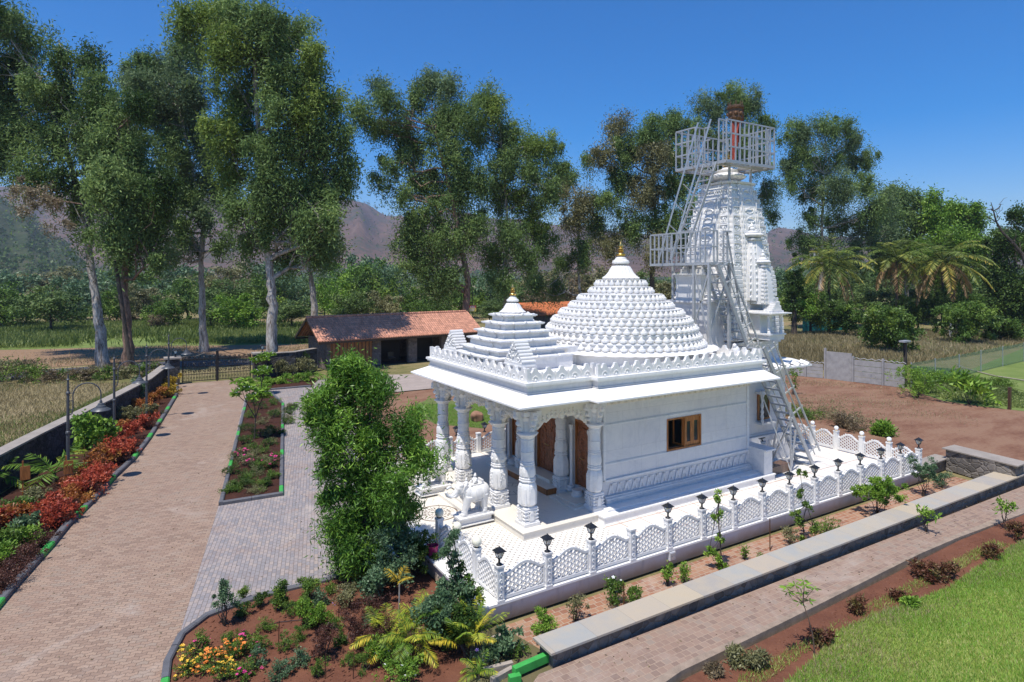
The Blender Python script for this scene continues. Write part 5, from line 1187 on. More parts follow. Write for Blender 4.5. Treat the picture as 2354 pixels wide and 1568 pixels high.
# ================================================================== TILED BUILDING
eL, eR = Vector(G(732,786,2.6)), Vector(G(1090,763.5,2.6)); bd = (eR-eL); bd.z = 0; bL = bd.length; bd.normalize(); bn = Vector((-bd.y, bd.x, 0))
brz = math.atan2(bd.y, bd.x)
bld = thing('tiled_building', 'long low building with brown clay tile roof and stone piers beyond the driveway', 'building', (eL.x,eL.y,0), brz)
D2, LB = 6.3, bL+1.2
m = MB(); hz, rz_ = 2.62, 4.55; yR = D2/2
def slope(m, y0, z0, y1, z1, x0, x1, th=.07): m.add([(x0,y0,z0),(x1,y0,z0),(x1,y1,z1),(x0,y1,z1),(x0,y0,z0-th),(x1,y0,z0-th),(x1,y1,z1-th),(x0,y1,z1-th)], [(0,1,2,3),(7,6,5,4),(0,4,5,1),(1,5,6,2),(2,6,7,3),(3,7,4,0)])
ro = MB(); slope(ro, 0, hz, yR, rz_, 0, LB); slope(ro, D2, hz, yR, rz_, 0, LB)
ro.build('roof', M['tile'], bld)
m = MB(); k = int(LB/.34)
for i in range(k): m.lathe([(.11,0),(.13,.30),(.10,.34)], 8, T=Matrix.Translation((i*.34,yR,rz_+.0))@Matrix.Rotation(PI/2, 4, 'Y'))
m.build('ridge_tiles', M['tile'], bld)
m = MB()
for i in range(int(LB/.24)): m.tube([(i*.24+.1,-.03,hz-.02),(i*.24+.1,.3,hz+.18)], .07, 6)
m.build('eave_tiles', M['tile'], bld)
m = MB()
for y0, z0, y1, z1 in ((-.05,hz-.16,yR,rz_-.14),(D2+.05,hz-.16,yR,rz_-.14)): m.bar((.06,y0,z0),(.06,y1,z1),.10,.22); m.bar((LB-.06,y0,z0),(LB-.06,y1,z1),.10,.22)
m.box(.05,.05,hz-.26,LB-.05,.13,hz-.08); m.box(.1,D2-.13,hz-.26,LB-.1,D2-.05,hz-.1)
m.build('roof_frame', M['darkwood'], bld)
m = MB()
for x0, x1 in ((1.0,1.35),(5.3,6.15),(9.0,9.9),(12.6,13.6),(16,17),(LB-1.4,LB-.8)):
    m.box(x0,.75,0,x1,1.15,hz+.1); 
m.box(1.0,D2-1.1,0,LB-.8,D2-.8,hz+.1); m.box(.98,1.15,0,1.3,D2-1.1,hz+.1); m.box(LB-1.1,1.15,0,LB-.8,D2-1.1,hz+.1)
m.build('stone_pier', M['piers'], bld)
m = MB(); m.box(1.35,.85,0,5.3,.95,hz+.3)
m.build('wooden_front', M['wood'], bld)
m = MB(); 
for i in range(11): x = 1.5+i*.35; m.box(x,.80,.1,x+.05,.849,hz)
m.build('wooden_batten', M['darkwood'], bld)
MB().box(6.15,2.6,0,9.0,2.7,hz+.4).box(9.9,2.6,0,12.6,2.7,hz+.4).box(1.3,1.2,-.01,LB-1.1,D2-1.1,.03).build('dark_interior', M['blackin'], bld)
m = MB(); m.box(7.4,1.4,.0,7.44,1.44,.45); m.box(7.9,1.4,0,7.94,1.44,.45); m.box(7.38,1.38,.45,7.96,1.9,.5); m.box(7.38,1.86,.5,7.96,1.9,1.0)
ch = thing('garden_chair', 'dark chair standing in the open bay of the tiled building', 'chair', (eL.x,eL.y,0), brz); m.build('seat_and_back', M['black'], ch)
r2 = thing('tiled_building', 'orange tiled roof showing between the porch roof and the dome', 'building', (*A(1210,740,84)[:2],0), brz)
ro = MB(); slope(ro, 0, 2.9, 3, 4.6, 0, 14); slope(ro, 6, 2.9, 3, 4.6, 0, 14); ro.build('roof', M['tile_o'], r2); MB().box(.5,.6,0,13.5,5.4,3.0).build('wall', M['piers'], r2)
nb = thing('notice_board', 'small yellow and red notice board on a pole behind the tiled building', 'notice board', (*A(1086,730,72)[:2],0), -TH+PI/2-.95)
zb = CZ-(709-VH)*72/F_PX
MB().box(-.03,-.03,0,.03,.03,zb+2.3).build('pole', M['iron'], nb); MB().box(-.42,-.05,zb-.35,.42,-.031,zb+.05).build('yellow_board', M['yellow'], nb); MB().box(-.42,-.05,zb+.052,.42,-.031,zb+.36).build('red_board', M['redsign'], nb)
m = MB()
for k, y in enumerate((zb+.10,zb+.22)): m.box(-.3+.05*k,-.056,y,.3-.05*k,-.051,y+.05)
for k, y in enumerate((zb-.08,zb-.18,zb-.28)): m.box(-.32,-.056,y,.30-.07*k,-.051,y+.04)
m.build('lettering_lines', M['plastic_w'], nb)
# ================================================================== RIGHT HAND FIELD
def precast(pts, h, label, smooth=()):
    t = thing('precast_wall', label, 'wall'); 
    for i, (a, b) in enumerate(zip(pts[:-1], pts[1:])):
        a = Vector((*a[:2],0)); b = Vector((*b[:2],0)); m = MB(); hh = h+.45 if i in smooth else h; d = (b-a).normalized()
        if i in smooth: m.bar(a+d*.1+Vector((0,0,hh/2)), b-d*.1+Vector((0,0,hh/2)), .07, hh)
        else:
            for k in range(4): m.bar(a+d*.1+Vector((0,0,hh*(k+.5)/4)), b-d*.1+Vector((0,0,hh*(k+.5)/4)), .06, hh/4-.03)
            m.tube([a+(b-a)*(q/16)+Vector((0,0,hh+.05+.10*math.sin(q*PI/4)**2)) for q in range(17)], .035, 5)
        m.build('wall_panel', M['concrete_w'], t)
        MB().bar(a, a+Vector((0,0,hh+.25)), .14).build('post', M['concrete_w'], t)
    return t
wl = [G(u,v,0) for u,v in ((1700,845),(1760,855),(1812,862),(1852,866),(1895,870))]
precast(wl, 1.15, 'low weathered precast concrete wall behind the right side of the tower')
wl = [G(u,v,0) for u,v in ((1897,870),(1961,878),(2030,886),(2083,893))]
precast(wl, 1.75, 'taller grey precast concrete wall ending at the lamp pole', smooth=(0,))
x, y, _ = G(2081,888,0); t = thing('lamp_pole', 'dark square pole with a flat lamp head at the end of the concrete wall', 'lamp pole', (x,y,0)); MB().box(-.09,-.09,0,.09,.09,3.3).build('pole', M['bark_d'] if 'bark_d' in M else M['iron'], t); MB().box(-.5,-.2,3.3,.4,.2,3.42).build('lamp_head', M['steel'], t)
t = thing('mesh_fence', 'green net fence on thin posts along the mown lawn, right side', 'fence')
fp = [G(u,v,0) for u,v in ((2095,892),(2150,880),(2205,868),(2255,855),(2305,843),(2354,832),(2420,815))]
net = NT('green_net'); net.fin((.16,.30,.17), .8); net.b.inputs['Alpha'].default_value = .32
for a, b in zip(fp[:-1], fp[1:]):
    a = Vector(a); b = Vector(b); MB().bar(a, a+Vector((0,0,1.9)), .06).build('post', M['steel'], t)
    MB().bar(a+Vector((0,0,.95)), b+Vector((0,0,.95)), .012, 1.75).build('net', net.mat, t)
t = thing('white_rail', 'thin pale hose lying along the edge of the mown lawn', 'hose')
MB().tube([Vector(G(u,v,0))+Vector((0,0,.12)) for u,v in ((2200,840),(2215,848),(2250,858),(2290,868),(2330,874),(2380,882))], .05, 5).build('hose', M['concrete'], t)
x, y, _ = G(2321,941,0); t = thing('wooden_post', 'dark upright wooden post on the red soil near the right edge', 'post', (x,y,0)); MB().box(-.09,-.07,0,.09,.07,1.35).build('post', M['darkwood'], t)
x, y, _ = G(2185,782,0); t = thing('concrete_post', 'pale thin concrete post in front of the dark orchard', 'post', (x,y,0)); MB().box(-.12,-.12,0,.12,.12,4.2).build('post', M['concrete_w'], t)
t = thing('shade_net', 'teal shade sheet low between the orchard trees', 'sheet'); a = Vector(G(1845,762,0)); b = Vector(G(1935,758,0)); MB().bar(a+Vector((0,0,1)), b+Vector((0,0,1)), .05, 2).build('sheet', M['teal'], t)
t = thing('farm_house', 'small orange house half hidden by trees at the right edge', 'house', (*G(2350,745,0)[:2],0), .4); MB().box(-1,-4,0,5,4,4).build('wall', m_simple('orange_wall', (.55,.27,.05), .8), t); MB().box(-1.5,-4.5,4,5.5,4.5,4.25).build('roof', M['concrete'], t); MB().box(-1.02,-2,.3,-.99,-.8,2.3).build('door', M['darkwood'], t)
for u, v, lb in ((935,622,'tiny white house far off at the foot of the hill'), (1883,585,'tiny pale houses far off below the distant hill')):
    x, y, z = A(u, v, 700); t = thing('distant_house', lb, 'house', (x,y,z-4)); MB().box(-6,-4,0,6,4,6).build('wall', M['plastic_w'], t); MB().box(-6.5,-4.5,6,6.5,4.5,7).build('roof', M['redsign'], t)
# ================================================================== VEGETATION
def leaf_mesh(name, P, D, L, W, tint, mat, parent=None, up=None, fold=0.):
    n = len(P); D = D/np.maximum(np.linalg.norm(D, axis=1, keepdims=True), 1e-6)
    r = N.normal(size=(n,3)) if up is None else up+N.normal(size=(n,3))*.35
    S = np.cross(D, r); S /= np.maximum(np.linalg.norm(S, axis=1, keepdims=True), 1e-6)
    L = np.broadcast_to(L, (n,))[:,None]; W = np.broadcast_to(W, (n,))[:,None]
    V = np.empty((n,4,3)); V[:,0] = P; V[:,1] = P+D*L*.45+S*W/2; V[:,2] = P+D*L; V[:,3] = P+D*L*.45-S*W/2
    if fold: V[:,2,2] -= (fold*L[:,0])
    me = bpy.data.meshes.new(name); me.vertices.add(4*n); me.vertices.foreach_set('co', V.reshape(-1))
    me.loops.add(4*n); me.loops.foreach_set('vertex_index', np.arange(4*n, dtype=np.int32)); me.polygons.add(n)
    me.polygons.foreach_set('loop_start', np.arange(0,4*n,4, dtype=np.int32)); me.polygons.foreach_set('loop_total', np.full(n,4, dtype=np.int32))
    a = me.attributes.new('tint', 'FLOAT', 'FACE'); a.data.foreach_set('value', np.clip(tint,0,1).astype(np.float32))
    me.materials.append(mat); me.update(calc_edges=True)
    o = bpy.data.objects.new(name, me); col.objects.link(o)
    if parent: o.parent = parent
    return o
def crown_pts(blobs, n, cr, flat=1., shell=.55, fine=1.):
    """leaf positions gathered in clumps inside a list of (x,y,z,r,rz) blobs"""
    B = np.array(blobs, float); wgt = B[:,3]**2; wgt /= wgt.sum(); P = []; T = []; C = []
    tot = max(8, int(fine*sum(.9*(b[3]/cr)**2.0+2 for b in B)))
    for b, w_ in zip(B, wgt):
        k = max(3, int(tot*w_)); d = N.normal(size=(k,3)); d /= np.linalg.norm(d, axis=1, keepdims=True)
        c = b[:3]+d*(shell+(1-shell)*N.random((k,1))**.5)*N.uniform(.7,1.38,(k,1))*np.array([b[3],b[3],b[4]])
        m = max(6, int(n*w_/k)); sz = cr*N.uniform(.3,1.25,(k,1,1))
        g3 = N.normal(size=(k,m,3)); g3[:,:,2] -= .35*np.abs(g3[:,:,2]); p = c[:,None]+g3*sz*.5*np.array([1,1,flat])
        P.append(p.reshape(-1,3)); T.append((N.uniform(.1,.75,(k,1))+N.normal(size=(k,m))*.09).reshape(-1)); C.append(c)
        if fine > 1: q = int(n*w_*.12); g3 = N.normal(size=(q,3)); p = b[:3]+g3*np.array([b[3],b[3],b[4]])*.52; P.append(p); T.append(N.uniform(.1,.7,q))
    return np.concatenate(P), np.concatenate(T), np.concatenate(C)
def wig(a, b, n=5, amt=.06, sag=0.):
    a = np.array(a, float); b = np.array(b, float); L = np.linalg.norm(b-a); pts = []
    for i in range(n+1):
        t_ = i/n; p = a+(b-a)*t_+N.normal(size=3)*L*amt*math.sin(PI*t_); p[2] -= sag*L*math.sin(PI*t_); pts.append(tuple(p))
    return pts
def tree(name, label, cat, base, trunk, blobs, nleaf, cr, L, W, leaf, bark, r0, group=None, droop=1., twigs=5, flat=1.2, nbr=1., shell=.55, fine=1.):
    base = Vector(base); t = thing(name, label, cat, base, group=group); b0 = np.array(base)
    tr = [np.array(p)-b0 for p in trunk]; bl = [(b[0]-b0[0], b[1]-b0[1], b[2]-b0[2], b[3], b[4] if len(b) > 4 else b[3]) for b in blobs]
    P, T, C = crown_pts(bl, nleaf, cr, flat, shell, fine); n = len(P)
    D = N.normal(size=(n,3))*.9+np.array([0,0,-droop*.7]); LL = L*N.uniform(.6,1.3,n)
    lm = leaf if hasattr(leaf, '__len__') and not isinstance(leaf, str) else [leaf]
    if len(lm) == 1: leaf_mesh('crown', P, D, LL, W, T, M[lm[0]], t)
    else:
        cid = (N.random(len(bl))*0); idx = np.argmin(((P[:,None,:]-np.array(bl)[None,:,:3])**2).sum(-1), axis=1) if n*len(bl) < 6e6 else N.integers(0, len(bl), n)
        pick = N.random(len(bl)) < .28; sel = pick[idx]
        leaf_mesh('crown', P[~sel], D[~sel], LL[~sel], W, T[~sel], M[lm[0]], t)
        if sel.any(): leaf_mesh('crown', P[sel], D[sel], LL[sel], W, T[sel], M[lm[1]], t)
    m = MB(); k = len(tr); rr = [r0*(1.25 if i == 0 else 1-.72*i/(k-1)) for i in range(k)]
    fine = []; fr = []
    for i in range(k-1):
        for j in range(4):
            q = j/4; p = tr[i]*(1-q)+tr[i+1]*q; fine.append(tuple(p+N.normal(size=3)*r0*.10*(1 if (i or j) else 0))); fr.append((rr[i]*(1-q)+rr[i+1]*q)*N.uniform(.93,1.07))
    fine.append(tuple(tr[-1])); fr.append(rr[-1]); m.tube(fine, fr, 10)
    F_ = np.array(fine)
    for b in bl:
        c = np.array(b[:3]); cand = [i for i in range(len(F_)) if F_[i][2] < c[2]-.25*b[3] and i > len(F_)*.25] or [len(F_)//2]
        i = min(cand, key=lambda i: np.linalg.norm(F_[i]-c)+.35*abs(F_[i][2]-(c[2]-1.2*np.linalg.norm(F_[i][:2]-c[:2]))))
        rb = min(fr[i]*.65, .045*np.linalg.norm(F_[i]-c)*nbr+.02*r0)
        pts = wig(F_[i], c, 6, .05, .04); m.tube(pts, [rb*(1-.75*q/6) for q in range(7)], 6)
        near = C[np.argsort(((C-c)**2).sum(1))[:40]]
        for q in range(min(twigs, len(near))):
            e = near[R.randrange(len(near))]; s = pts[R.randrange(2,6)]; m.tube(wig(s, e, 4, .06), [rb*.34*(1-.7*z_/4) for z_ in range(5)], 4)
    m.build('trunk', M[bark], t, smooth=True, ang=60)
    return t
def DB(lst, dep, rx=1.0, jit=.55):    # crown masses surveyed from the photo at the tree's own distance, spread in depth
    o = []
    for u, v, r in lst:
        rr = r*dep/F_PX; d = dep+N.uniform(-1,1)*max(2.2, rr)*jit*1.6; x, y, z = A(u, v, d); o.append((x,y,z,rr*rx*.86,rr*.86))
    return o
def DT(lst, dep): return [A(u,v,dep) if i else (*A(u,v,dep)[:2], -.1) for i,(u,v) in enumerate(lst)]
EG = 'tall eucalyptus trees behind the compound'
def euc(label, base, dep, trunk, bl, n, leaf=('euc','euc_y'), bark='bark_w', r0=.5, cr=1.2, L=.38, W=.11, extra=(), **k):
    n = int(n*1.85); r0 *= .82; k.setdefault('nbr', 1.6); k.setdefault('twigs', 7); k.setdefault('shell', .15); k.setdefault('fine', 3.); k.setdefault('flat', 1.7); cr *= .95
    tr = DT([base]+trunk, dep); b = (*tr[0][:2], 0)
    return tree('eucalyptus_tree', label, 'tree', b, tr, DB(bl, dep), n, cr, L, W, leaf, bark, r0, EG, **k)
euc('dark leafy eucalyptus filling the left edge, white trunk leaning left', (237,838), 58, [(232,760),(217,680),(208,600),(190,480),(150,330),(90,180)],
    [(20,60,60),(75,105,50),(20,180,70),(100,200,55),(150,150,45),(200,130,42),(220,190,42),(150,245,60),(60,290,70),(0,350,70),(150,330,60),(60,395,50),(130,420,45),(200,300,50),(225,380,50),(190,460,45),(235,450,45),(0,250,60),(-40,130,80),(-60,300,80),(-40,20,60),(215,545,28),(175,500,32)], 46000, ('euc','deep'), r0=.6)
tree('seeding_branch', 'bare brownish branch heavy with dry seed pods hanging from the leftmost eucalyptus', 'branch', A(190,470,55), [A(190,470,55),A(130,460,54),A(60,430,53)], DB([(55,425,22),(90,450,28),(120,475,26),(60,470,20),(140,520,22),(30,440,16),(110,430,20)], 54), 3400, .6, .25, .1, 'seed', 'bark_r', .05, droop=.5)
euc('eucalyptus with forked red-brown trunk leaning beside the dark pole', (297,858), 54, [(294,780),(289,700),(286,630),(300,540),(290,400),(270,300)],
    [(225,250,42),(268,262,38),(250,330,52),(300,340,50),(330,410,48),(270,420,55),(345,480,48),(290,500,48),(350,545,34),(245,545,36),(305,575,32),(375,440,36),(320,250,30),(355,600,20)], 30000, ('euc','deep'), 'bark_r', .55)
x, y, _ = G(300,858,0); t = thing('leaning_pole', 'thin dark rusty pole leaning against the forked eucalyptus', 'pole', (x,y,0)); a = Vector(A(303,860,53))-Vector((x,y,0)); b = Vector(A(265,600,53))-Vector((x,y,0)); a.z = 0; MB().tube([a, b], .16, 8).build('pole', M['bark_d'], t)
euc('slim eucalyptus with bright white forked trunk, third from the left', (469,808), 68, [(466,740),(464,660),(463,600),(468,520),(440,380),(400,200)],
    [(330,150,40),(295,185,36),(350,205,48),(380,150,42),(425,120,46),(400,250,58),(340,275,42),(450,205,52),(445,300,55),(395,350,50),(450,400,48),(480,350,42),(425,450,40),(500,430,34),(470,500,34),(420,525,30),(520,560,26),(400,590,26),(440,560,24)], 42000, ('euc_g','euc'), r0=.5, cr=1.1)
euc('tallest eucalyptus of all, grey trunk beside the gate, crown reaching the top edge', (622,852), 54, [(624,780),(626,700),(622,640),(612,560),(600,420),(590,260),(585,120)],
    [(440,35,42),(410,80,28),(500,35,48),(560,45,50),(612,55,52),(660,95,42),(520,112,52),(590,140,58),(650,170,48),(718,120,32),(722,180,42),(762,235,38),(700,250,58),(772,310,42),(640,250,48),(560,230,52),(505,290,46),(560,330,52),(620,350,58),(700,340,58),(780,390,38),(752,440,52),(680,440,58),(600,440,52),(540,400,42),(535,480,36),(618,520,48),(700,520,46),(765,500,32),(740,570,30),(662,590,30),(580,560,30),(800,430,20),(690,60,26)], 62000, ('euc','euc_y'), r0=.62)
euc('short pale multi-stemmed eucalyptus just left of the tiled roof', (723,745), 74, [(722,700),(717,650),(708,600),(715,540)], [(700,560,32),(740,545,36),(772,565,26),(715,500,38),(680,530,26),(740,600,18)], 9000, ('euc','euc_g'), r0=.55)
m = euc('broad eucalyptus behind the tiled building with red-brown spreading stems', (1072,740), 72, [(1070,700),(1076,650),(1060,560),(1030,420),(1000,300)],
    [(880,198,28),(892,240,32),(838,262,34),(870,300,32),(920,290,38),(960,230,36),(990,192,33),(1030,205,38),(950,345,48),(1010,292,52),(1068,262,46),(900,372,26),(862,405,18),(895,430,16),(982,420,52),(1048,360,56),(1048,450,58),(972,500,48),(950,560,42),(958,615,36),(1020,560,52),(1028,640,36),(1088,520,46),(1100,420,40),(930,445,24),(1000,670,24)], 52000, ('euc','euc_g'), 'bark_r', .6)
euc('eucalyptus with slim white trunk, right half of the middle group', (1163,742), 76, [(1162,690),(1164,620),(1168,540),(1160,420),(1150,300)],
    [(1110,222,32),(1142,252,36),(1100,302,46),(1160,312,42),(1205,332,36),(1243,332,32),(1272,342,28),(1280,382,28),(1230,390,42),(1170,380,48),(1258,440,36),(1200,460,46),(1140,450,46),(1228,520,36),(1170,540,42),(1130,590,36),(1208,600,36),(1252,560,28),(1160,650,32)], 36000, ('euc','euc_y'), r0=.42)
euc('thin airy olive eucalyptus between the middle group and the dome', (1335,735), 84, [(1335,700),(1330,620),(1330,520),(1320,430)], [(1310,410,28),(1288,440,26),(1340,470,38),(1312,500,32),(1370,520,36),(1340,580,36),(1400,560,32),(1290,600,26),(1280,660,26),(1240,655,26)], 15000, ('olive','euc'), r0=.32, nbr=1.2)
euc('dark branching eucalyptus behind the dome and left of the scaffold', (1500,740), 82, [(1498,690),(1500,620),(1510,540),(1500,420),(1500,340)],
    [(1420,292,32),(1382,360,32),(1350,372,18),(1440,342,42),(1490,302,38),(1530,292,34),(1562,282,28),(1500,360,48),(1560,350,42),(1430,410,42),(1480,440,46),(1550,430,46),(1400,460,32),(1530,510,42),(1450,520,42),(1510,575,36),(1568,550,32),(1588,480,26),(1600,400,26)], 40000, ('euc','olive'), 'bark_d', .5, nbr=1.3)
euc('eucalyptus whose top shows above the tower platform', (1705,740), 88, [(1705,680),(1700,560),(1700,420),(1695,300)],
    [(1620,238,24),(1648,262,24),(1680,222,28),(1702,250,32),(1732,240,28),(1760,290,28),(1640,320,32),(1602,302,28),(1710,330,46),(1772,440,28),(1750,370,28),(1782,490,18),(1640,400,36)], 24000, ('euc','euc_g'), r0=.42)
euc('large eucalyptus standing right of the tower', (1885,735), 96, [(1885,680),(1890,600),(1890,500),(1895,400)],
    [(1820,302,32),(1860,312,32),(1900,292,33),(1940,292,33),(1962,322,28),(1840,360,42),(1900,370,48),(1960,370,42),(2008,370,20),(1860,430,38),(1920,440,48),(1980,430,42),(1860,500,32),(1930,510,38),(2000,490,38),(2040,460,28),(1990,540,38),(1820,420,26),(1850,560,36),(1900,580,38),(1960,590,36),(2040,540,30),(1800,380,22)], 46000, ('euc','euc_g'), r0=.5)
euc('rounded eucalyptus behind the coconut palms', (2085,735), 112, [(2085,680),(2080,600),(2080,500)], [(2050,452,32),(2080,442,28),(2050,510,42),(2100,480,36),(2080,560,42),(2020,560,38),(2132,520,30),(2040,610,36),(2110,610,36)], 20000, ('euc','mid'), r0=.5, cr=1.3, L=.55, W=.17)
euc('bright green tree behind the right hand coconut palm', (2190,740), 106, [(2190,680),(2188,580),(2180,500)], [(2142,462,22),(2150,500,32),(2190,490,36),(2230,510,36),(2180,550,46),(2240,570,40),(2130,570,36),(2250,485,18),(2200,620,40),(2150,630,36)], 22000, ('bright','mid'), 'bark_d', r0=.5, cr=1.3, L=.5, W=.2, droop=.5)
euc('dark dense tree at the right edge of the photo', (2335,760), 90, [(2335,700),(2335,620),(2335,540)], [(2340,500,24),(2300,560,36),(2350,560,38),(2330,640,46),(2290,620,36),(2350,700,46),(2290,700,36),(2400,580,50),(2400,680,50)], 22000, ('deep','mid'), 'bark_d', r0=.5, droop=.5, L=.4, W=.2)
t = thing('bare_tree', 'leafless dark branch reaching up at the right edge above the orchard', 'bare tree', (*A(2380,760,86)[:2],0)); b0 = Vector(t.location); m = MB()
tk = [Vector(A(u,v,86))-b0 for u,v in ((2385,770),(2375,680),(2362,620),(2350,585),(2330,560),(2305,535),(2290,510),(2284,485),(2278,465))]; tk[0].z = 0
m.tube(tk, [.35,.3,.26,.22,.19,.15,.12,.08,.04], 7)
for i in range(3, 8):
    for k in range(4): e = tk[i]+Vector((R.uniform(-1.6,1.6),R.uniform(-1.6,1.6),R.uniform(.2,2.2))); m.tube(wig(tk[i], e, 5, .1), [.07,.055,.045,.035,.025,.012], 5)
m.build('trunk', M['bark_d'], t)
# ------------------------------------------------------------------ background belt
def rtree(name, label, cat, loc, H, Wd, leaf, n, L=.5, W=.2, cr=1.0, bark='bark_d', nb=9, droop=.4, trunkh=.35, group=None, r0=None, flat=1., dn=0):
    bl = []
    for i in range(nb):
        a = i*2.4+R.random(); r = Wd*.5*math.sqrt((i+.5)/nb)*.72; z = H*(trunkh+.12+(.80-trunkh)*R.random()*(1-.35*(r/(Wd*.5))))
        bl.append((r*math.cos(a), r*math.sin(a), z, Wd*.23, H*.20))
    bl.append((0,0,H*.82,Wd*.22,H*.17))
    bl = [(b[0]+loc[0], b[1]+loc[1], b[2]+loc[2], b[3], b[4]) for b in bl]
    tr = [loc, (loc[0]+.1,loc[1],loc[2]+H*trunkh), (loc[0],loc[1]+.1,loc[2]+H*.7)]
    return tree(name, label, cat, loc, tr, bl, n, cr, L, W, leaf, bark, r0 or H*.03, group, droop, 3, flat)
specs = [('belt',9,9,'dark round'),('mid',8,9,'mid green bushy'),('bright',8,8,'bright leafy'),('olive',9,9,'dull olive'),('bluegreen',7,9,'soft grey-green'),('dry',8,7,'sparse dry brown')]
protos = []
for i, (lf, H, Wd, wd) in enumerate(specs):
    p = rtree('field_tree', f'{wd} tree in the belt behind the compound', 'tree', (-14-i*9.0,95+i*9,0), H, Wd, lf, 5200 if lf != 'dry' else 2600,   .5, .24, 1.2, nb=11, trunkh=.06, group='small trees of the distant belt'); protos.append(p)
cnt = {}
def sc_tree(i, u, dep, topv, wpx=None):
    p = protos[i]; H, Wd, wd = specs[i][1:]; x, y, z = A(u, VH, dep); hh = CZ-(topv-VH)*dep/F_PX
    s = max(.3, hh/H); sx = (wpx*dep/F_PX/Wd) if wpx else s*R.uniform(.85,1.2)
    side = 'at the left' if u < 640 else 'between the eucalyptus groups' if u < 960 else 'in the middle' if u < 1500 else 'at the right'
    k = (i, side); cnt[k] = cnt.get(k, 0)+1
    dup(p, (x,y,0), R.uniform(0,6), f'{wd} tree of the distant belt {side}', 'small trees of the distant belt', (sx,sx,s))
for u, dep, tv, i, w_ in [(118,92,655,0,150),(60,105,670,1,120),(0,98,650,1,120),(180,120,640,4,130),(330,112,655,3,110),(380,100,680,1,90),(430,120,630,1,120),(520,110,640,0,130),(545,96,675,2,100),(590,125,630,1,120),(670,98,690,0,100),(660,130,640,4,120),(485,100,690,0,90),(20,140,625,4,160),(120,150,618,3,160),(250,145,620,4,150),(340,165,612,1,160),(430,160,610,4,160),(530,150,606,3,150),(620,165,600,4,150),(360,97,735,5,40),
    (775,112,650,2,90),(815,96,668,0,95),(885,98,672,3,90),(845,130,598,1,130),(790,150,605,2,120),(905,150,610,4,120),(950,115,650,1,90),(960,100,690,1,70),(850,170,590,4,140),(745,130,640,1,90),
    (1010,110,680,1,90),(1060,125,640,1,110),(1125,112,690,0,80),(1190,120,650,0,110),(1235,110,660,5,90),(1290,118,632,5,110),(1340,105,672,5,80),(1350,128,620,3,120),(1410,120,625,3,110),(1440,108,660,1,90),(1480,125,620,0,120),(1545,118,640,3,110),(1600,130,620,0,120),(1260,140,612,3,130),(1400,150,606,5,140),(1130,140,620,4,120),
    (1800,150,618,4,110),(1840,130,640,1,90),(1875,118,650,0,100),(1940,125,640,0,120),(2000,118,650,0,110),(2050,140,600,0,140),(2060,112,680,0,110),(2120,120,650,0,130),(2180,118,640,1,120),(2240,125,620,0,130),(2300,115,650,0,130),(2260,102,690,0,110),(2340,110,640,1,130),(2100,98,700,0,90),(1980,150,600,0,140),(1900,160,606,1,140),(2200,145,600,0,150),(2420,110,640,1,150),(-60,120,640,1,150),(2320,98,700,0,100)]:
    sc_tree(i, u, dep, tv, w_)
for i, p in enumerate(protos):
    u, d, h_ = [(700,140,.9),(250,110,.8),(560,98,.6),(1170,150,.9),(300,150,.9),(1300,130,.8)][i]; x, y, z = A(u, VH, d); p.location = (x,y,0); p.scale = (h_,)*3
# ------------------------------------------------------------------ right hand orchard
MG = 'mango trees of the orchard'
for (u, bv, tv, w_, lb, lf, n) in [(1862,772,656,150,'broad glossy mango tree right beside the tower',('mango','bright'),16000),(1945,778,690,90,'darker mango tree between the two big ones',('deep','mid'),8000),(2042,813,700,128,'round mango tree standing alone in front of the orchard',('mango','bright'),15000),(2110,765,672,100,'mango tree under the second coconut palm',('deep','mid'),9000),(2228,796,690,125,'wide mango tree behind the concrete post',('mango','mid'),13000),(2298,790,730,90,'low dark mango tree near the right edge',('deep','mid'),8000),(2210,770,668,100,'mango tree behind the third coconut palm',('deep','mid'),8000)]:
    x, y, _ = G(u, bv, 0); dep = CZ*F_PX/(bv-VH); H = CZ-(tv-VH)*dep/F_PX
    rtree('mango_tree', lb, 'tree', (x,y,0), H, w_*dep/F_PX, lf, n, .34, .12, .62, nb=12, droop=.7, trunkh=.22, group=MG)
x, y, z = A(1825, 680, 84); rtree('cypress_tree', 'narrow dark columnar tree beside the left coconut palm', 'tree', (x,y,0), CZ-(580-VH)*84/F_PX, 2.3, 'deep', 6000, .35, .14, .5, nb=14, trunkh=.3)
# ------------------------------------------------------------------ palms
def frond(P, D, T, U, o, az, elv, Ln, sag, nl, ll, tint, w=1., twist=0.):
    d0 = np.array([math.cos(az)*math.cos(elv), math.sin(az)*math.cos(elv), math.sin(elv)]); p = np.array(o, float); d = d0.copy(); st = Ln/nl; pts = [tuple(p)]
    for i in range(nl):
        t_ = (i+.5)/nl; d = d+np.array([0,0,-sag*st/Ln*(0.6+t_)]); d /= np.linalg.norm(d); p = p+d*st; pts.append(tuple(p))
        if t_ < .12: continue
        side = np.cross(d, [0,0,1]); side /= max(np.linalg.norm(side), 1e-6); l = ll*math.sin(PI*min(1,(t_*.88+.12)))**.6
        for s in (-1,1):
            ld = side*s*1.0+d*.75+np.array([0,0,-.35-.3*N.random()])+N.normal(size=3)*.08
            P.append(p.copy()); D.append(ld); T.append(tint+N.normal()*.08+.25*t_*(N.random()<.4)); U.append((l*N.uniform(.85,1.1), w))
    return pts
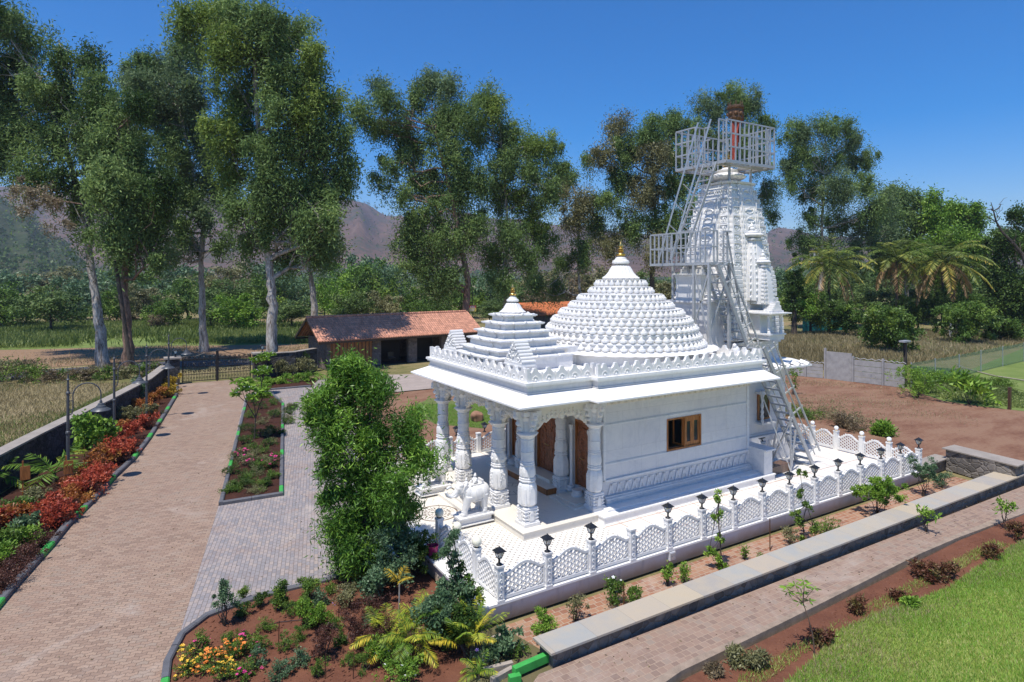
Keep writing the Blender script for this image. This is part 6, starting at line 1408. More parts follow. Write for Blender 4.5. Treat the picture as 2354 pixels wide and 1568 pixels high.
def palm(name, label, cat, base, H, nf, Ln, ll, nl, leaf, sag=1.5, w=.05, stem=.18, bark='bark_d', dry=0, group=None, emin=-.3, emax=1.3, lean=(0,0), stems=1, spread=0, tint0=.35, rr=.018):
    t = thing(name, label, cat, base, group=group); m = MB(); rm = MB(); P, D, T, U = [], [], [], []; Pd, Dd, Td, Ud = [], [], [], []
    for s in range(stems):
        a = s*2.4; bx, by = spread*math.cos(a)*.3, spread*math.sin(a)*.3; tx, ty = bx+lean[0]+spread*math.cos(a), by+lean[1]+spread*math.sin(a); hh = H*(1 if s == 0 else R.uniform(.6,1))
        m.tube([(bx,by,-.05),(bx+(tx-bx)*.3,by+(ty-by)*.3,hh*.5),(tx,ty,hh)], [stem*1.25,stem,stem*.8], 10)
        for i in range(nf):
            az = i*2.399+R.random()*.4+s; q = i/nf; elv = emax+(emin-emax)*q**.8+R.uniform(-.12,.12); isd = dry and i >= nf-dry
            L_ = Ln*R.uniform(.85,1.08)*(.75 if q < .12 else 1)
            args = (Pd,Dd,Td,Ud) if isd else (P,D,T,U)
            pts = frond(*args, (tx,ty,hh), az, elv, L_, sag*R.uniform(.8,1.2)*(1 if not isd else 1.5), nl, ll, R.uniform(tint0-.2,tint0+.35)+ .35*q, w)
            rm.tube(pts[::3]+[pts[-1]], [rr*(1-.7*k/len(pts[::3])) for k in range(len(pts[::3])+1)], 4)
    m.build('trunk', M[bark], t, smooth=True); U = np.array(U); leaf_mesh('fronds', np.array(P), np.array(D), U[:,0], w, np.array(T), M[leaf], t, up=np.array([0,0,1.]))
    if Pd: U = np.array(Ud); leaf_mesh('dry_fronds', np.array(Pd), np.array(Dd), U[:,0], w, np.array(Td), M['palm_dry'], t, up=np.array([0,0,1.]))
    rm.build('frond_stems', M[leaf if leaf in ('areca','palm') else 'palm'], t); return t
CG = 'coconut palms at the orchard'
for u, bv, cv, lb, nf, dry, ln in ((1906,770,608,'left coconut palm with upright green crown, beside the tower',32,4,6.4),(2062,752,596,'middle coconut palm with ragged browning crown',30,9,6.0),(2167,768,600,'right coconut palm with broad yellowing fronds',36,8,7.2)):
    x, y, _ = G(u, bv, 0); dep = CZ*F_PX/(bv-VH); dep = min(dep, 92); x, y, _ = A(u, VH, dep); H = CZ-(cv-VH)*dep/F_PX
    palm('coconut_palm', lb, 'palm', (x,y,0), H, nf, ln, 1.35, 40, 'palm', 1.5, .12, .2, 'bark_d', dry, CG, -.55, 1.35, rr=.05)
palm('areca_palm', 'golden green areca palm clump at the bottom, left of the terrace corner', 'palm', (*G(925,1502,.05)[:2],.05), .55, 11, .85, .26, 40, 'areca', 1.3, .016, .045, 'bark_d', 0, None, .1, 1.35, stems=3, spread=.28, rr=.012)
palm('areca_palm', 'yellow areca palm standing against the terrace corner', 'palm', (*G(1078,1515,.05)[:2],.05), .45, 8, .9, .22, 40, 'areca', .9, .016, .04, 'bark_d', 0, None, .55, 1.45, stems=2, spread=.14, rr=.012, tint0=.45)
palm('areca_palm', 'small yellow areca palm seedling at the very bottom of the photo', 'palm', (*G(1100,1560,.05)[:2],.05), .1, 7, .6, .18, 18, 'areca', 1.4, .018, .03, 'bark_d', 0, None, .2, 1.3)
palm('areca_palm', 'lone orange-yellow palm shoot sticking up above the areca clump', 'palm', (*G(918,1440,.05)[:2],.05), 1.0, 3, .5, .22, 18, 'golden', .8, .02, .02, 'bark_w', 0, None, .6, 1.3, rr=.01)
palm('coconut_seedling', 'young coconut palm with broad split fronds beside the first street lamp', 'palm', (*G(125,1108,.05)[:2],.05), .35, 9, 1.9, .62, 24, 'areca', 1.1, .05, .07, 'bark_d', 0, None, .25, 1.25, tint0=.15, rr=.02)
palm('coconut_seedling', 'young palm cut by the left edge of the photo', 'palm', (*G(-12,1120,.05)[:2],.05), .3, 7, 1.5, .5, 20, 'areca', 1.3, .05, .06, 'bark_d', 0, None, .1, 1.1, tint0=.1, rr=.02)
# ------------------------------------------------------------------ bamboo, creepers, shrubs
def DBn(lst, dep, jit=.8): return [(*A(u,v,dep+N.uniform(-1,1)*r*dep/F_PX*jit), r*dep/F_PX*.9, r*dep/F_PX*.9) for u,v,r in lst]
b = G(842,1335,0); dep = CZ*F_PX/(1335-VH)
bb = DBn([(800,830,38),(775,880,50),(845,865,45),(745,930,42),(830,945,66),(770,1000,55),(862,1030,66),(935,1000,42),(965,1045,34),(905,1105,66),(820,1115,66),(765,1130,34),(850,1190,76),(785,1205,48),(915,1185,44),(830,1265,56),(800,1290,34),(868,1290,32),(722,960,30),(716,920,22),(975,1060,30),(950,960,30),(790,850,34),(860,900,40),(760,1060,36),(900,1160,50),(800,1235,50)], dep, .5)
tree('bamboo_bush', 'huge light green bamboo-like bush in front of the porch', 'bush', b, [b,(b[0],b[1],2),(b[0]+.1,b[1],4.6)], [(q[0],q[1],q[2],q[3]*.88,q[4]*.95) for q in bb], 72000, .42, .16, .032, 'bamboo', 'bark_d', .07, droop=-.1, twigs=3, flat=.9, fine=2.5, shell=.15, nbr=.5)
def bush(name, label, cat, loc, h, wd, leaf, n, L, W, cr=.12, nb=6, group=None, droop=.1, fl=None, nfl=0, flr=.03, stem=.012, low=.15, prnt=None):
    if name not in ('garden_shrub','croton_shrub'): wd *= 1.2; h *= 1.1; n = int(n*1.2)
    t = thing(name, label, cat, loc, group=group); bl = []
    for i in range(nb):
        a = i*2.4+R.random(); r = wd*.5*math.sqrt((i+.3)/nb)*.7; bl.append((r*math.cos(a), r*math.sin(a), h*(low+.2+(.72-low)*R.random()), wd*.24, h*.2))
    bl.append((0,0,h*.85,wd*.15,h*.12))
    P, T, C = crown_pts(bl, n, cr, 1., .4); n_ = len(P); D = N.normal(size=(n_,3))*.8+P*np.array([1,1,0])/max(wd,.1)+np.array([0,0,.35-droop])
    leaf_mesh('foliage', P, D, L*N.uniform(.6,1.25,n_), W, T, M[leaf], t)
    m = MB(); 
    for b_ in bl: m.tube(wig((R.uniform(-.03,.03),R.uniform(-.03,.03),-.02), b_[:3], 4, .06), [stem*1.3,stem,stem*.8,stem*.6,stem*.4], 5)
    m.build('stems', M['bark_d'], t)
    if fl:
        m = MB(); c = (0,0,0); fo = None
        if 1:
            for q in range(5): aa = q*2*PI/5; m.add([c, (c[0]+flr*math.cos(aa-.5), c[1]+flr*math.sin(aa-.5), c[2]+flr*.4), (c[0]+flr*1.3*math.cos(aa), c[1]+flr*1.3*math.sin(aa), c[2]+flr*.3), (c[0]+flr*math.cos(aa+.5), c[1]+flr*math.sin(aa+.5), c[2]+flr*.4)], [(0,1,2,3)])
        for k in range(nfl):
            c = P[R.randrange(n_)]
            if fo is None: o = fo = m.build('flower', M[fl], t)
            else: o = fo.copy(); col.objects.link(o)
            o.location = (c[0]*1.05, c[1]*1.05, c[2]+.03); o.rotation_euler = (R.uniform(-.5,.5),R.uniform(-.5,.5),R.random()*3); o.scale = (R.uniform(.7,1.3),)*3
    return t
def vine(name, label, pts, wd, leaf, n, L, W, cat='plant', fl=None, nfl=0, z0=0, **k):   # tall plant following a surveyed line
    dep = pts[0][2]; q = [A(u,v,dep) for u,v,_ in pts]; t_ = [(a[0],a[1],a[2],wd*pts[i][3] if len(pts[i]) > 3 else wd) for i, a in enumerate(q)] if 0 else None
    base = (q[0][0], q[0][1], z0); bl = [(x,y,z,wd,wd*1.3) for x,y,z in q]
    return tree(name, label, cat, base, [base]+q[1:], bl, n, wd*.55, L, W, leaf, 'bark_d', .018, droop=.2, twigs=1, shell=.2)
def dp(v, z=0): return (CZ-z)*F_PX/(v-VH)
d1 = dp(1399,.45)-.3
vine('climbing_rose', 'climbing rose rising in front of the entrance ball lamps', [(1045,1480,d1),(1030,1400,d1),(1050,1340,d1),(1030,1280,d1),(1040,1230,d1),(1070,1360,d1),(1060,1440,d1),(1020,1330,d1)], .22, 'bluegreen', 5200, .07, .045)
vine('creeper', 'yellow-green creeper leaning over the terrace corner by the corner lantern', [(1075,1430,d1),(1070,1380,d1),(1085,1340,d1),(1055,1320,d1),(1095,1370,d1)], .2, 'mid', 3200, .06, .04)
for u, v, h, w_, lf, lb in [(905,1330,1.5,1.3,'bluegreen','grey-green shrub at the foot of the big bamboo bush'),(960,1300,1.2,1.1,'deep','very dark shrub in the shade under the terrace edge'),(1010,1470,1.1,.8,'bluegreen','grey-green shrub between the areca palms and the terrace'),(1055,1480,.9,.7,'deep','dark shrub behind the yellow areca palm'),(870,1360,.9,.9,'bluegreen','soft grey-green shrub in front of the bamboo bush')]:
    x, y, _ = G(u, v+25, 0); bush('shrub', lb, 'shrub', (x,y,0), h, w_, lf, 4200, .075, .045, .16, 8)
for pts, lb, wd, lf, n in [([(1660,1300,None),(1655,1240,None),(1650,1185,None),(1655,1140,None),(1630,1265,None),(1645,1280,None)],'leggy bright green plant in front of the long lattice fence',.13,'bright',1700),([(1850,1238,None),(1845,1200,None),(1855,1160,None),(1830,1180,None),(1870,1210,None),(1845,1130,None),(1840,1090,None)],'tall loose climbing shrub halfway along the fence',.15,'mid',2000)]:
    dd = dp(pts[0][1]+5, .02); vine('leggy_plant', lb, [(u,v,dd) for u,v,_ in pts], wd, lf, n, .07, .04)
for u, v, h, w_, lf, lb, n, L in [(2018,1185,1.15,1.25,'bright','dense rounded green shrub beside the lattice fence',6500,.08),(2122,1140,1.15,.9,'bluegreen','pink-flowered grey-green rose at the far right fence corner',3200,.07),(2165,1120,.5,.6,'bluegreen','low dusty shrub by the basalt return wall',1200,.06),
    (1250,1462,.5,.6,'bright','feathery bright green clump beside the end of the stone wall',2600,.05),(1322,1425,.55,.5,'olive','dry sparse weeds along the terrace wall',600,.06),(1410,1388,.6,.4,'mid','leafy clump with white flowers by the short rod',1100,.07),(1455,1385,.35,.5,'mid','spreading low greenery beside the short rod',900,.06),(1535,1345,.5,.18,'bright','slim upright plant in front of the wall socket',420,.07),(1572,1338,.5,.2,'bright','slim upright plant right of the wall socket',380,.07),(1712,1285,.35,.15,'bright','small upright seedling on the terracotta strip',260,.06),(1815,1250,.4,.5,'olive','dry yellowing weeds beside the tall rod',700,.06),(1900,1222,.3,.8,'mid','low green weeds under the fence',900,.06),(1750,1300,.3,.2,'mid','tiny green weed beyond the tall rod',200,.06),(1150,1510,.65,.7,'bluegreen','thin willowy shrub near the terrace corner',1400,.09),(1105,1540,.3,.4,'bluegreen','low lilac flowered plant near the planter edge',500,.05),(1190,1515,.3,.35,'mid','weeds inside the planter edge',400,.05)]:
    x, y, _ = G(u, v, .02); fl = ('fl_white',10) if 'white flowers' in lb else ('fl_pink',6) if 'pink' in lb else ('fl_lilac',12) if 'lilac' in lb else (None,0)
    bush('shrub', lb, 'shrub', (x,y,0), h, w_, lf, n, L, L*.45, .10, 6, fl=fl[0], nfl=fl[1])
# garden bed at the bottom
GP = [(595,1395,'deep'),(640,1400,'deep'),(668,1415,'mid'),(555,1415,'deep'),(705,1395,'mid'),(690,1470,'mid'),(600,1490,'mid'),(655,1495,'mid'),(590,1530,'bluegreen'),(735,1390,'bluegreen'),(760,1365,'mid'),(770,1450,'mid'),(805,1530,'mid'),(640,1555,'bluegreen'),(560,1375,'mid'),(530,1480,'mid'),(720,1440,'deep'),(780,1480,'deep'),(610,1450,'mid'),(840,1540,'mid'),(850,1450,'bluegreen'),(685,1530,'bluegreen'),(730,1555,'mid')]
for i, (u, v, lf) in enumerate(GP):
    x, y, _ = G(u, v, .05); wd = {'deep':'dark green','mid':'fresh green','bluegreen':'silvery green'}[lf]
    bush('garden_shrub', f'small {wd} round shrub planted in the red soil flower bed', 'shrub', (x,y,.045), R.uniform(.24,.36), R.uniform(.34,.5), lf, 1300, .045, .012 if lf == 'mid' else .02, .07, 6, group='small round shrubs in the flower bed', low=0)
for u, v, fl, lb, n in [(480,1540,'fl_orange','orange flowering patch in the corner of the flower bed',26),(430,1545,'fl_yellow','yellow flowering patch by the green kerb end',22),(525,1520,'fl_orange','orange and green flowering clump right of the first patch',20),(560,1500,'fl_pink','magenta flowering clump in the flower bed',6),(455,1500,'fl_pink','pink flowering clump close to the kerb',5),(510,1560,'fl_yellow','yellow flowering clump at the bottom edge',22),(560,1555,'fl_pink','red-pink flowering clump at the bottom edge',7)]:
    x, y, _ = G(u, v, .05); bush('flowering_plant', lb, 'flower', (x,y,.045), .34, .5, 'mid', 1100, .045, .02, .08, 6, fl=fl, nfl=n*2, flr=.03, low=0)
for u, v, lb, h, w_ in [(855,1420,'dark purplish shrub at the top of the flower bed',.6,.8),(885,1490,'dark purplish shrub beside the areca palms',.7,.8),(820,1475,'dark purplish shrub in the middle of the flower bed',.6,.7),(745,1500,'dark purplish shrub around a stake',.55,.5),(935,1520,'dark brown shrub at the foot of the areca palms',.6,.7)]:
    x, y, _ = G(u, v+12, .05); bush('shrub', lb, 'shrub', (x,y,.045), h, w_, 'wine', 3000, .035, .02, .1, 8)
for u, v, lb, h, w_, lf, fl in [(880,1520,'light yellow-green shrub with pale blue flowers',.6,.55,'bright','fl_lilac'),(930,1560,'bright low shrub with white flowers at the bottom edge',.4,.9,'bright','fl_white'),(515,1430,'tall loose silvery shrub rising over the kerb',.95,.42,'bluegreen',None),(645,1395,'thin upright shrub on the curving kerb',.7,.22,'mid',None),(710,1372,'small thorny shrub near the curving kerb',.45,.4,'mid',None),(735,1435,'yellow-green leafy shrub with a stake',.55,.4,'bright',None),(800,1390,'pale shrub under the bamboo bush',.5,.6,'olive','fl_lilac'),(700,1430,'bright yellowish upright plant in the flower bed',.5,.3,'bright','fl_orange')]:
    x, y, _ = G(u, v+8, .05); bush('shrub', lb, 'shrub', (x,y,.045), h, w_, lf, 2000, .05, .025, .09, 7, fl=fl, nfl=10 if fl else 0, flr=.02)
for u, v in ((747,1560),(778,1430),(640,1480),(812,1560)):
    x, y, _ = G(u, v, .05); t = thing('garden_stake', 'thin wooden stake in the flower bed', 'stake', (x,y,0), group='thin stakes in the flower bed'); MB().tube([(0,0,0),(.02,0,.55)], .010, 5).build('stake', M['darkwood'], t)
t = thing('drip_pipe', 'thin black drip irrigation pipe curling over the red soil', 'pipe'); MB().tube([Vector(G(u,v,.07)) for u,v in ((560,1470),(600,1445),(640,1430),(690,1425),(730,1435),(760,1465),(750,1500),(700,1515))], .009, 5).build('pipe', M['black'], t)
# red shrub bed along the driveway
RB = [(20,1270,'mid',.9,.7),(55,1235,'bluegreen',.75,.7),(105,1215,'red',1.0,.75),(150,1200,'red',1.1,.8),(40,1190,'mid',.8,.7),(175,1160,'orange',.8,.6),(120,1180,'red',1.0,.7),(85,1165,'olive',.9,.7),(60,1195,'orange',.7,.6),(190,1145,'red',1.0,.75),(215,1125,'red',1.0,.8),(245,1110,'red',1.0,.8),(235,1075,'orange',1.0,.8),(265,1065,'red',1.0,.8),(290,1045,'red',1.0,.7),(260,1035,'red',1.0,.8),(300,1010,'red',1.0,.8),(280,1000,'orange',1.0,.8),(335,985,'red',1.0,.8),(320,970,'olive',.9,.8),(315,945,'orange',.9,.7),(345,955,'orange',.9,.7),(370,915,'orange',.9,.7),(352,930,'orange',.9,.7),(350,955,'olive',.8,.6),(295,965,'olive',.8,.7),(395,890,'golden',1.0,.9),(403,905,'golden',.9,.7),(385,912,'golden',.8,.7),(205,1100,'orange',.8,.7),(170,1130,'orange',.8,.6),
      (105,1265,'wine',.8,.55),(160,1245,'wine',.8,.5),(195,1205,'wine',.8,.5),(60,1300,'wine',.8,.5),(30,1340,'wine',.8,.5),(75,1320,'wine',.7,.45),(5,1365,'wine',.8,.5),(220,1180,'wine',.8,.5),(250,1140,'wine',.8,.5),(275,1110,'wine',.7,.45),(130,1290,'wine',.7,.45),(0,1300,'bright',.8,.6),(60,1260,'bright',.5,.5),(0,1215,'red',.8,.7),(305,1060,'wine',.7,.45),(330,1025,'wine',.7,.45),(352,985,'wine',.7,.45),(20,1210,'orange',.8,.6)]
words = {'red':'red leaved croton','orange':'orange-brown leaved croton','wine':'dull brown low','golden':'golden yellow leaved','olive':'dusty olive','mid':'green','bluegreen':'pale green','bright':'light green'}
for i, (u, v, lf, w_, h) in enumerate(RB):
    u = min(u, float(np.interp(-v, [-1425,-1348.5,-1254,-1213.5,-1151,-1099.5,-1056.5,-1011,-953,-910,-880], [-20,43,127,159,221.5,266.6,312,346,383,408.6,420]))-(38 if v > 1150 else 26 if v > 1000 else 16)); x, y, _ = G(u, v, .05); bush('croton_shrub', f'{words[lf]} shrub in the dark bed between compound wall and driveway', 'shrub', (x,y,.03), h, w_*1.15, lf, 1500, .11 if lf != 'wine' else .05, .05 if lf != 'wine' else .025, .16, 7, group=words[lf]+' shrubs in the driveway bed', low=0)
x, y, _ = G(213,1060,.05); rtree('young_tree', 'small tree with broad bright green leaves in front of the compound wall', 'tree', (x,y,0), 2.15, 1.5, 'bright', 1500, .2, .13, .3, nb=6, droop=.5, trunkh=.35, r0=.03)
x, y, _ = G(322,930,.05); rtree('young_tree', 'thin grey-green sapling between the second and third street lamps', 'tree', (x,y,0), 1.8, 1.2, 'bluegreen', 800, .14, .07, .25, nb=5, trunkh=.3, r0=.02)
# planted island
for i, (u, v, lf, w_, h) in enumerate([(530,1130,'mid',.8,.3),(560,1120,'deep',.8,.3),(600,1125,'mid',.7,.3),(625,1100,'mid',.6,.3),(535,1090,'deep',.8,.35),(560,1070,'olive',.8,.45),(595,1080,'mid',.8,.4),(625,1060,'mid',.6,.35),(545,1050,'deep',.8,.35),(580,1040,'mid',.9,.5),(615,1025,'deep',.8,.35),(560,1020,'deep',.9,.35),(590,1005,'mid',.9,.4),(625,995,'deep',.8,.35),(565,990,'deep',.9,.35),(600,975,'olive',.9,.4),(630,960,'deep',.8,.4),(575,960,'mid',1.,.4),(600,940,'deep',1.,.4),(630,930,'mid',.9,.4),(580,925,'mid',1.,.4)]):
    x, y, _ = G(u, v, .05); bush('garden_shrub', f'low {dict(mid="fresh green", deep="dark green", olive="dry olive")[lf]} shrub planted in the long island of the driveway', 'shrub', (x,y,.04), h, w_, lf, 1300, .06, .02, .12, 6, group='low shrubs of the driveway island', low=0)
for i in range(30):
    s = R.random(); x = -4.4+s*4.6+R.random()*1.3; y = 12.2+s*15.5; lf = R.choice(['mid','deep','olive']); bush('garden_shrub', f'low {dict(mid="fresh green", deep="dark green", olive="dry olive")[lf]} shrub planted in the long island of the driveway', 'shrub', (x,y,.04), R.uniform(.2,.35), R.uniform(.5,.8), lf, 800, .06, .02, .12, 5, group='low shrubs of the driveway island', low=0)
for u, v in ((548,1060),(575,1075),(620,1075)):
    x, y, _ = G(u, v, .05); bush('flowering_plant', 'magenta flowering plant in the middle of the driveway island', 'flower', (x,y,.04), .55, .6, 'olive', 700, .06, .03, .12, 5, group='magenta flowers of the driveway island', fl='fl_pink', nfl=9, flr=.06)
def plumeria(u, v, H, lb):
    x, y, _ = G(u, v, .05); t = thing('frangipani_tree', lb, 'tree', (x,y,.03), group='white flowering frangipani trees'); m = MB(); P, D, T = [], [], []; fl = MB(); tips = []
    def grow(p, d, l, r, k):
        e = p+d*l; m.tube([p, p+d*l*.5+Vector((0,0,-.02)), e], [r, r*.85, r*.7], 6)
        if k == 0: tips.append(e); return
        for i in range(3): a = i*2.1+R.random(); dd = (d*.9+Vector((math.cos(a),math.sin(a),R.uniform(.1,1.1)))*.75).normalized(); grow(e, dd, l*R.uniform(.45,.85), r*.7, k-1)
    grow(Vector((0,0,0)), Vector((.05,0,1)), H*.42, .04, 3)
    for e in tips:
        for k in range(16):
            a = k*2.4; P.append(tuple(e)); D.append((math.cos(a),math.sin(a),R.uniform(-.6,.9))); T.append(R.random()*.8)
        if R.random() < .3:
            for q in range(4): c = e+Vector((R.uniform(-.06,.06),R.uniform(-.06,.06),.1)); fl.sphere(c, .022, 6, 4)
    leaf_mesh('crown', np.array(P), np.array(D, float), .34, .12, np.array(T), M['bright'], t); m.build('trunk', M['bark_d'], t); fl.build('flowers', M['fl_white'], t)
plumeria(585,1010,2.6,'frangipani tree with white flowers standing in the driveway island'); plumeria(600,905,1.9,'frangipani tree with white flowers by the low hedge'); plumeria(597,872,2.0,'frangipani tree near the right gate pillar')
t = thing('hedge', 'low bright green hedge curving in front of the compound wall', 'hedge', G(660,880,0)); b0 = np.array(t.location); bl = []
for u, v in ((595,890),(615,885),(640,882),(665,880),(690,878),(712,876),(600,898)): x, y, _ = G(u, v, 0); bl.append((x-b0[0],y-b0[1],.3,.6,.3))
P, T, C = crown_pts(bl, 7000, .25, .8, .3); leaf_mesh('foliage', P, N.normal(size=P.shape)+np.array([0,0,.4]), .16, .05, T, M['bright'], t)
MB().tube([(b[0],b[1],.1) for b in bl[:6]], .05, 5).build('stems', M['bark_d'], t)
for u, v, h, w_, lf, lb in [(650,865,1.3,1.6,'olive','dusty shrub in the shade right of the gate'),(680,858,1.6,1.8,'deep','dark shrub against the black compound wall'),(705,862,1.2,1.5,'olive','drooping shrub beside the tiled building corner')]:
    x, y, _ = G(u, v, 0); bush('shrub', lb, 'shrub', (x,y,0), h, w_, lf, 2200, .16, .06, .3, 7)
# path side plants
x, y, _ = G(1874,1508,.1)
t = thing('sapling', 'thin young tree with bright green leaf rosettes on the red soil strip', 'tree', (x,y,.08)); dep = dp(1508,.1); b0 = np.array([x,y,.08]); m = MB(); P, D, T = [], [], []
trk = [(0,0,0)]+[tuple(np.array(A(u,v,dep))-b0) for u,v in ((1868,1460),(1858,1420),(1846,1385))]; m.tube(trk, [.016,.014,.012,.010], 6)
for u, v in ((1808,1350),(1828,1345),(1850,1345),(1872,1352),(1845,1365),(1838,1385),(1860,1380),(1812,1362),(1848,1335)):
    e = np.array(A(u,v,dep+R.uniform(-.25,.25)))-b0; m.tube([trk[-1], tuple((np.array(trk[-1])+e)/2+np.array([0,0,.01])), tuple(e)], [.009,.006,.004], 5)
    for k in range(9): a = k*2.4; P.append(e); D.append((math.cos(a),math.sin(a),R.uniform(-.35,.35))); T.append(R.uniform(.3,.9))
leaf_mesh('crown', np.array(P), np.array(D), .17, .045, np.array(T), M['bright'], t); m.build('trunk', M['bark_r'], t)
for u, v, h, w_, lf, lb in [(1968,1408,.34,.3,'wine','small dark red-brown plant nearest the sapling'),(2115,1325,.42,.55,'wine','left bushy dark plant of the dark trio beside the lawn'),(2148,1335,.45,.55,'wine','middle bushy dark plant of the dark trio beside the lawn'),(2180,1328,.4,.5,'wine','right bushy dark plant of the dark trio beside the lawn'),(2275,1285,.38,.45,'wine','dark red plant on the soil strip before the right edge'),(2335,1240,.6,.65,'wine','tall dark red plant at the right edge'),(2062,1378,.2,.2,'wine','tiny dark plant between the sapling and the dark trio'),(1690,1525,.28,.35,'olive','small dry green weed at the bottom of the soil strip'),(1735,1535,.3,.5,'olive','dry weed cluster at the bottom of the soil strip'),(1640,1552,.25,.25,'dry','dry brown weed at the bottom edge'),(2090,1395,.2,.35,'bright','small green weed at the lawn edge'),(1890,1480,.3,.4,'wine','dark plant in the shade of the sapling')]:
    x, y, _ = G(u, v, .1); bush('soil_strip_plant', lb, 'plant', (x,y,.09), h*.9, w_*.85, 'bronze' if lf == 'wine' else lf, 700, .10, .032, .1, 6, low=0, droop=.3)
for u, v, lb in [(2110,1188,'small bright leaf rosette leaning over the stone coping'),(2290,1178,'light green leafy sapling top at the right edge of the path')]:
    x, y, z = G(u, v, .55); bush('leaf_rosette', lb, 'plant', (x,y-.25,.1), .75, .5, 'bright', 130, .16, .05, .12, 4, low=.6)
# right field plants
for u, v, h, w_, lf, lb, L in [(2108,915,1.9,2.6,'bright','bright fluffy shrub left of the big leafed plant',.16),(2228,930,1.8,2.2,'bright','big leafed green plant on the red soil, right side',.6),(2190,880,.6,2.2,'bright','sprawling light green creeper behind the big leafed plant',.15),(2290,885,.4,2.,'mid','low green creeper along the mown lawn',.15),(2030,1000,.45,.5,'bright','small banana-like plant behind the right end fence',.29),(2118,905,1.3,1.8,'mid','green shrub at the end of the concrete wall',.14),(1898,960,.5,5,'olive','patch of grey-green weeds on the red field',.12),(1950,985,.5,1.5,'dry','dry stalks beside the sandy patch',.15),(1835,958,.4,2,'mid','green weeds behind the access stairs',.12)]:
    x, y, _ = G(u, v, 0); bush('shrub', lb, 'shrub', (x,y,0), h, w_, lf, 2600 if L < .3 else 260, L, L*.28, .3, 9, low=0)
for k, (u, v) in enumerate(((1815,905),(1925,862),(1942,868),(1985,872),(2010,880),(2050,872))):
    x, y, _ = G(u, v, 0); bush('wall_creeper', 'thin green creeper on the concrete wall', 'plant', (x,y-.3,0), 1.5, .9, 'mid', 260, .14, .08, .3, 5, group='creepers on the concrete wall')
# ------------------------------------------------------------------ grasses (uncountable)
def tri_in(poly, n):
    xs = np.array([p[0] for p in poly]); ys = np.array([p[1] for p in poly]); out = []
    while sum(len(o) for o in out) < n:
        q = np.stack([N.uniform(xs.min(), xs.max(), n*2), N.uniform(ys.min(), ys.max(), n*2)], 1); ins = np.zeros(len(q), bool); j = len(poly)-1
        for i in range(len(poly)):
            c = ((ys[i] > q[:,1]) != (ys[j] > q[:,1])) & (q[:,0] < (xs[j]-xs[i])*(q[:,1]-ys[i])/(ys[j]-ys[i]+1e-12)+xs[i]); ins ^= c; j = i
        out.append(q[ins])
    return np.concatenate(out)[:n]
def pnoise(q, s, seed=0):
    r_ = np.random.default_rng(seed); v = 0
    for k in range(5): f = s*2**k*.7; a = r_.uniform(0,6.28); b = r_.uniform(0,6.28); v = v+np.sin(q[:,0]*f*math.cos(a)+q[:,1]*f*math.sin(a)+b+1.7*np.sin(q[:,1]*f*.6+a))/1.6**k
    return v/2.2
def grass(name, label, poly, n, h, w_, mat, z=0, wind=(0,0), thr=None, ns=.5, seed=1, tintn=True, jit=.5):
    ns *= 1.2
    q = tri_in(poly, n); v = pnoise(q, ns, seed)
    if thr is not None: k = v+N.normal(size=n)*.25 > thr; q = q[k]; v = v[k]
    n = len(q); D = N.normal(size=(n,3))*jit*np.array([1,1,.2])+np.array([wind[0],wind[1],1]); P = np.concatenate([q, np.full((n,1), z)], 1)
    o = leaf_mesh(name, P, D, h*N.uniform(.5,1.3,n), w_, .42+.3*v+N.normal(size=n)*.14, M[mat]); tag(o, label, 'grass', kind='stuff'); return o
vis_lawn = [(0.5,-5.9),(3.71,-5.0),(4.94,-4.8),(6.2,-4.5),(7.6,-4.55),(9.0,-4.7),(10.5,-4.85),(12.13,-4.73),(15.62,-4.6),(19,-4.7),(19,-8),(10,-10),(3,-9),(0,-7.5)]
grass('lawn_grass', 'soft green and straw coloured lawn grass at the lower right', vis_lawn, 150000, .11, .012, 'grassb', .11, (.45,.25), None, .55, 3)
grass('straw_grass', 'straw coloured streaks in the lawn at the lower right', vis_lawn, 90000, .12, .012, 'strawb', .11, (.5,.2), .12, .8, 21)
grass('lawn_grass', 'greener tufts of lawn grass at the lower right', vis_lawn, 60000, .12, .014, 'grassg', .11, (.3,.3), -.05, .45, 5)
dryp = [(-12.9,0.5),(-12.4,16.5),(-9.6,27),(-5.8,41.5),(-12,46),(-26,48),(-40,40),(-24,14)]
grass('dry_grass', 'tall straw coloured dry grass beyond the compound wall', dryp, 80000, .26, .03, 'strawb', 0, (.15,.1), None, .3, 6)
grass('green_weeds', 'greenish patches in the dry field beyond the compound wall', dryp, 50000, .28, .04, 'crop', 0, thr=.05, ns=.25, seed=31)
grass('green_weeds', 'green weeds along the outside of the compound wall', [(-12.9,8),(-12.3,17),(-9.6,27),(-5.6,41.5),(-8,42),(-12,28),(-15,16),(-15,8)], 26000, .3, .04, 'crop', 0, thr=.1, ns=.4)
cf = gp([(-200, 804), (100, 800), (300, 795), (600, 790), (760, 788), (760, 748), (400, 740), (-200, 752)])
for i in range(16):
    u, v = [(-20,876),(5,874),(28,872),(46,876),(75,874),(150,872),(185,874),(215,870),(240,872),(262,866),(290,868),(325,864),(350,862),(-5,884),(60,884),(120,880)][i]; x, y, _ = G(u, v, 0); lf = ['dry','olive','mid'][i % 3]
    bush('roadside_bush', f'{dict(dry="dry brown", olive="dull olive", mid="green")[lf]} weed bush on the near edge of the grey road', 'bush', (x,y,0), 1.5 if u < 70 else .8, 2.6 if u < 70 else 1.6, lf, 700, .22, .07, .35, 6, group=lf+' weed bushes along the road', low=0)
grass('green_crop', 'band of bright green field crop behind the tree trunks', cf, 50000, .8, .16, 'crop', 0, thr=-.35, jit=.4, ns=.2)
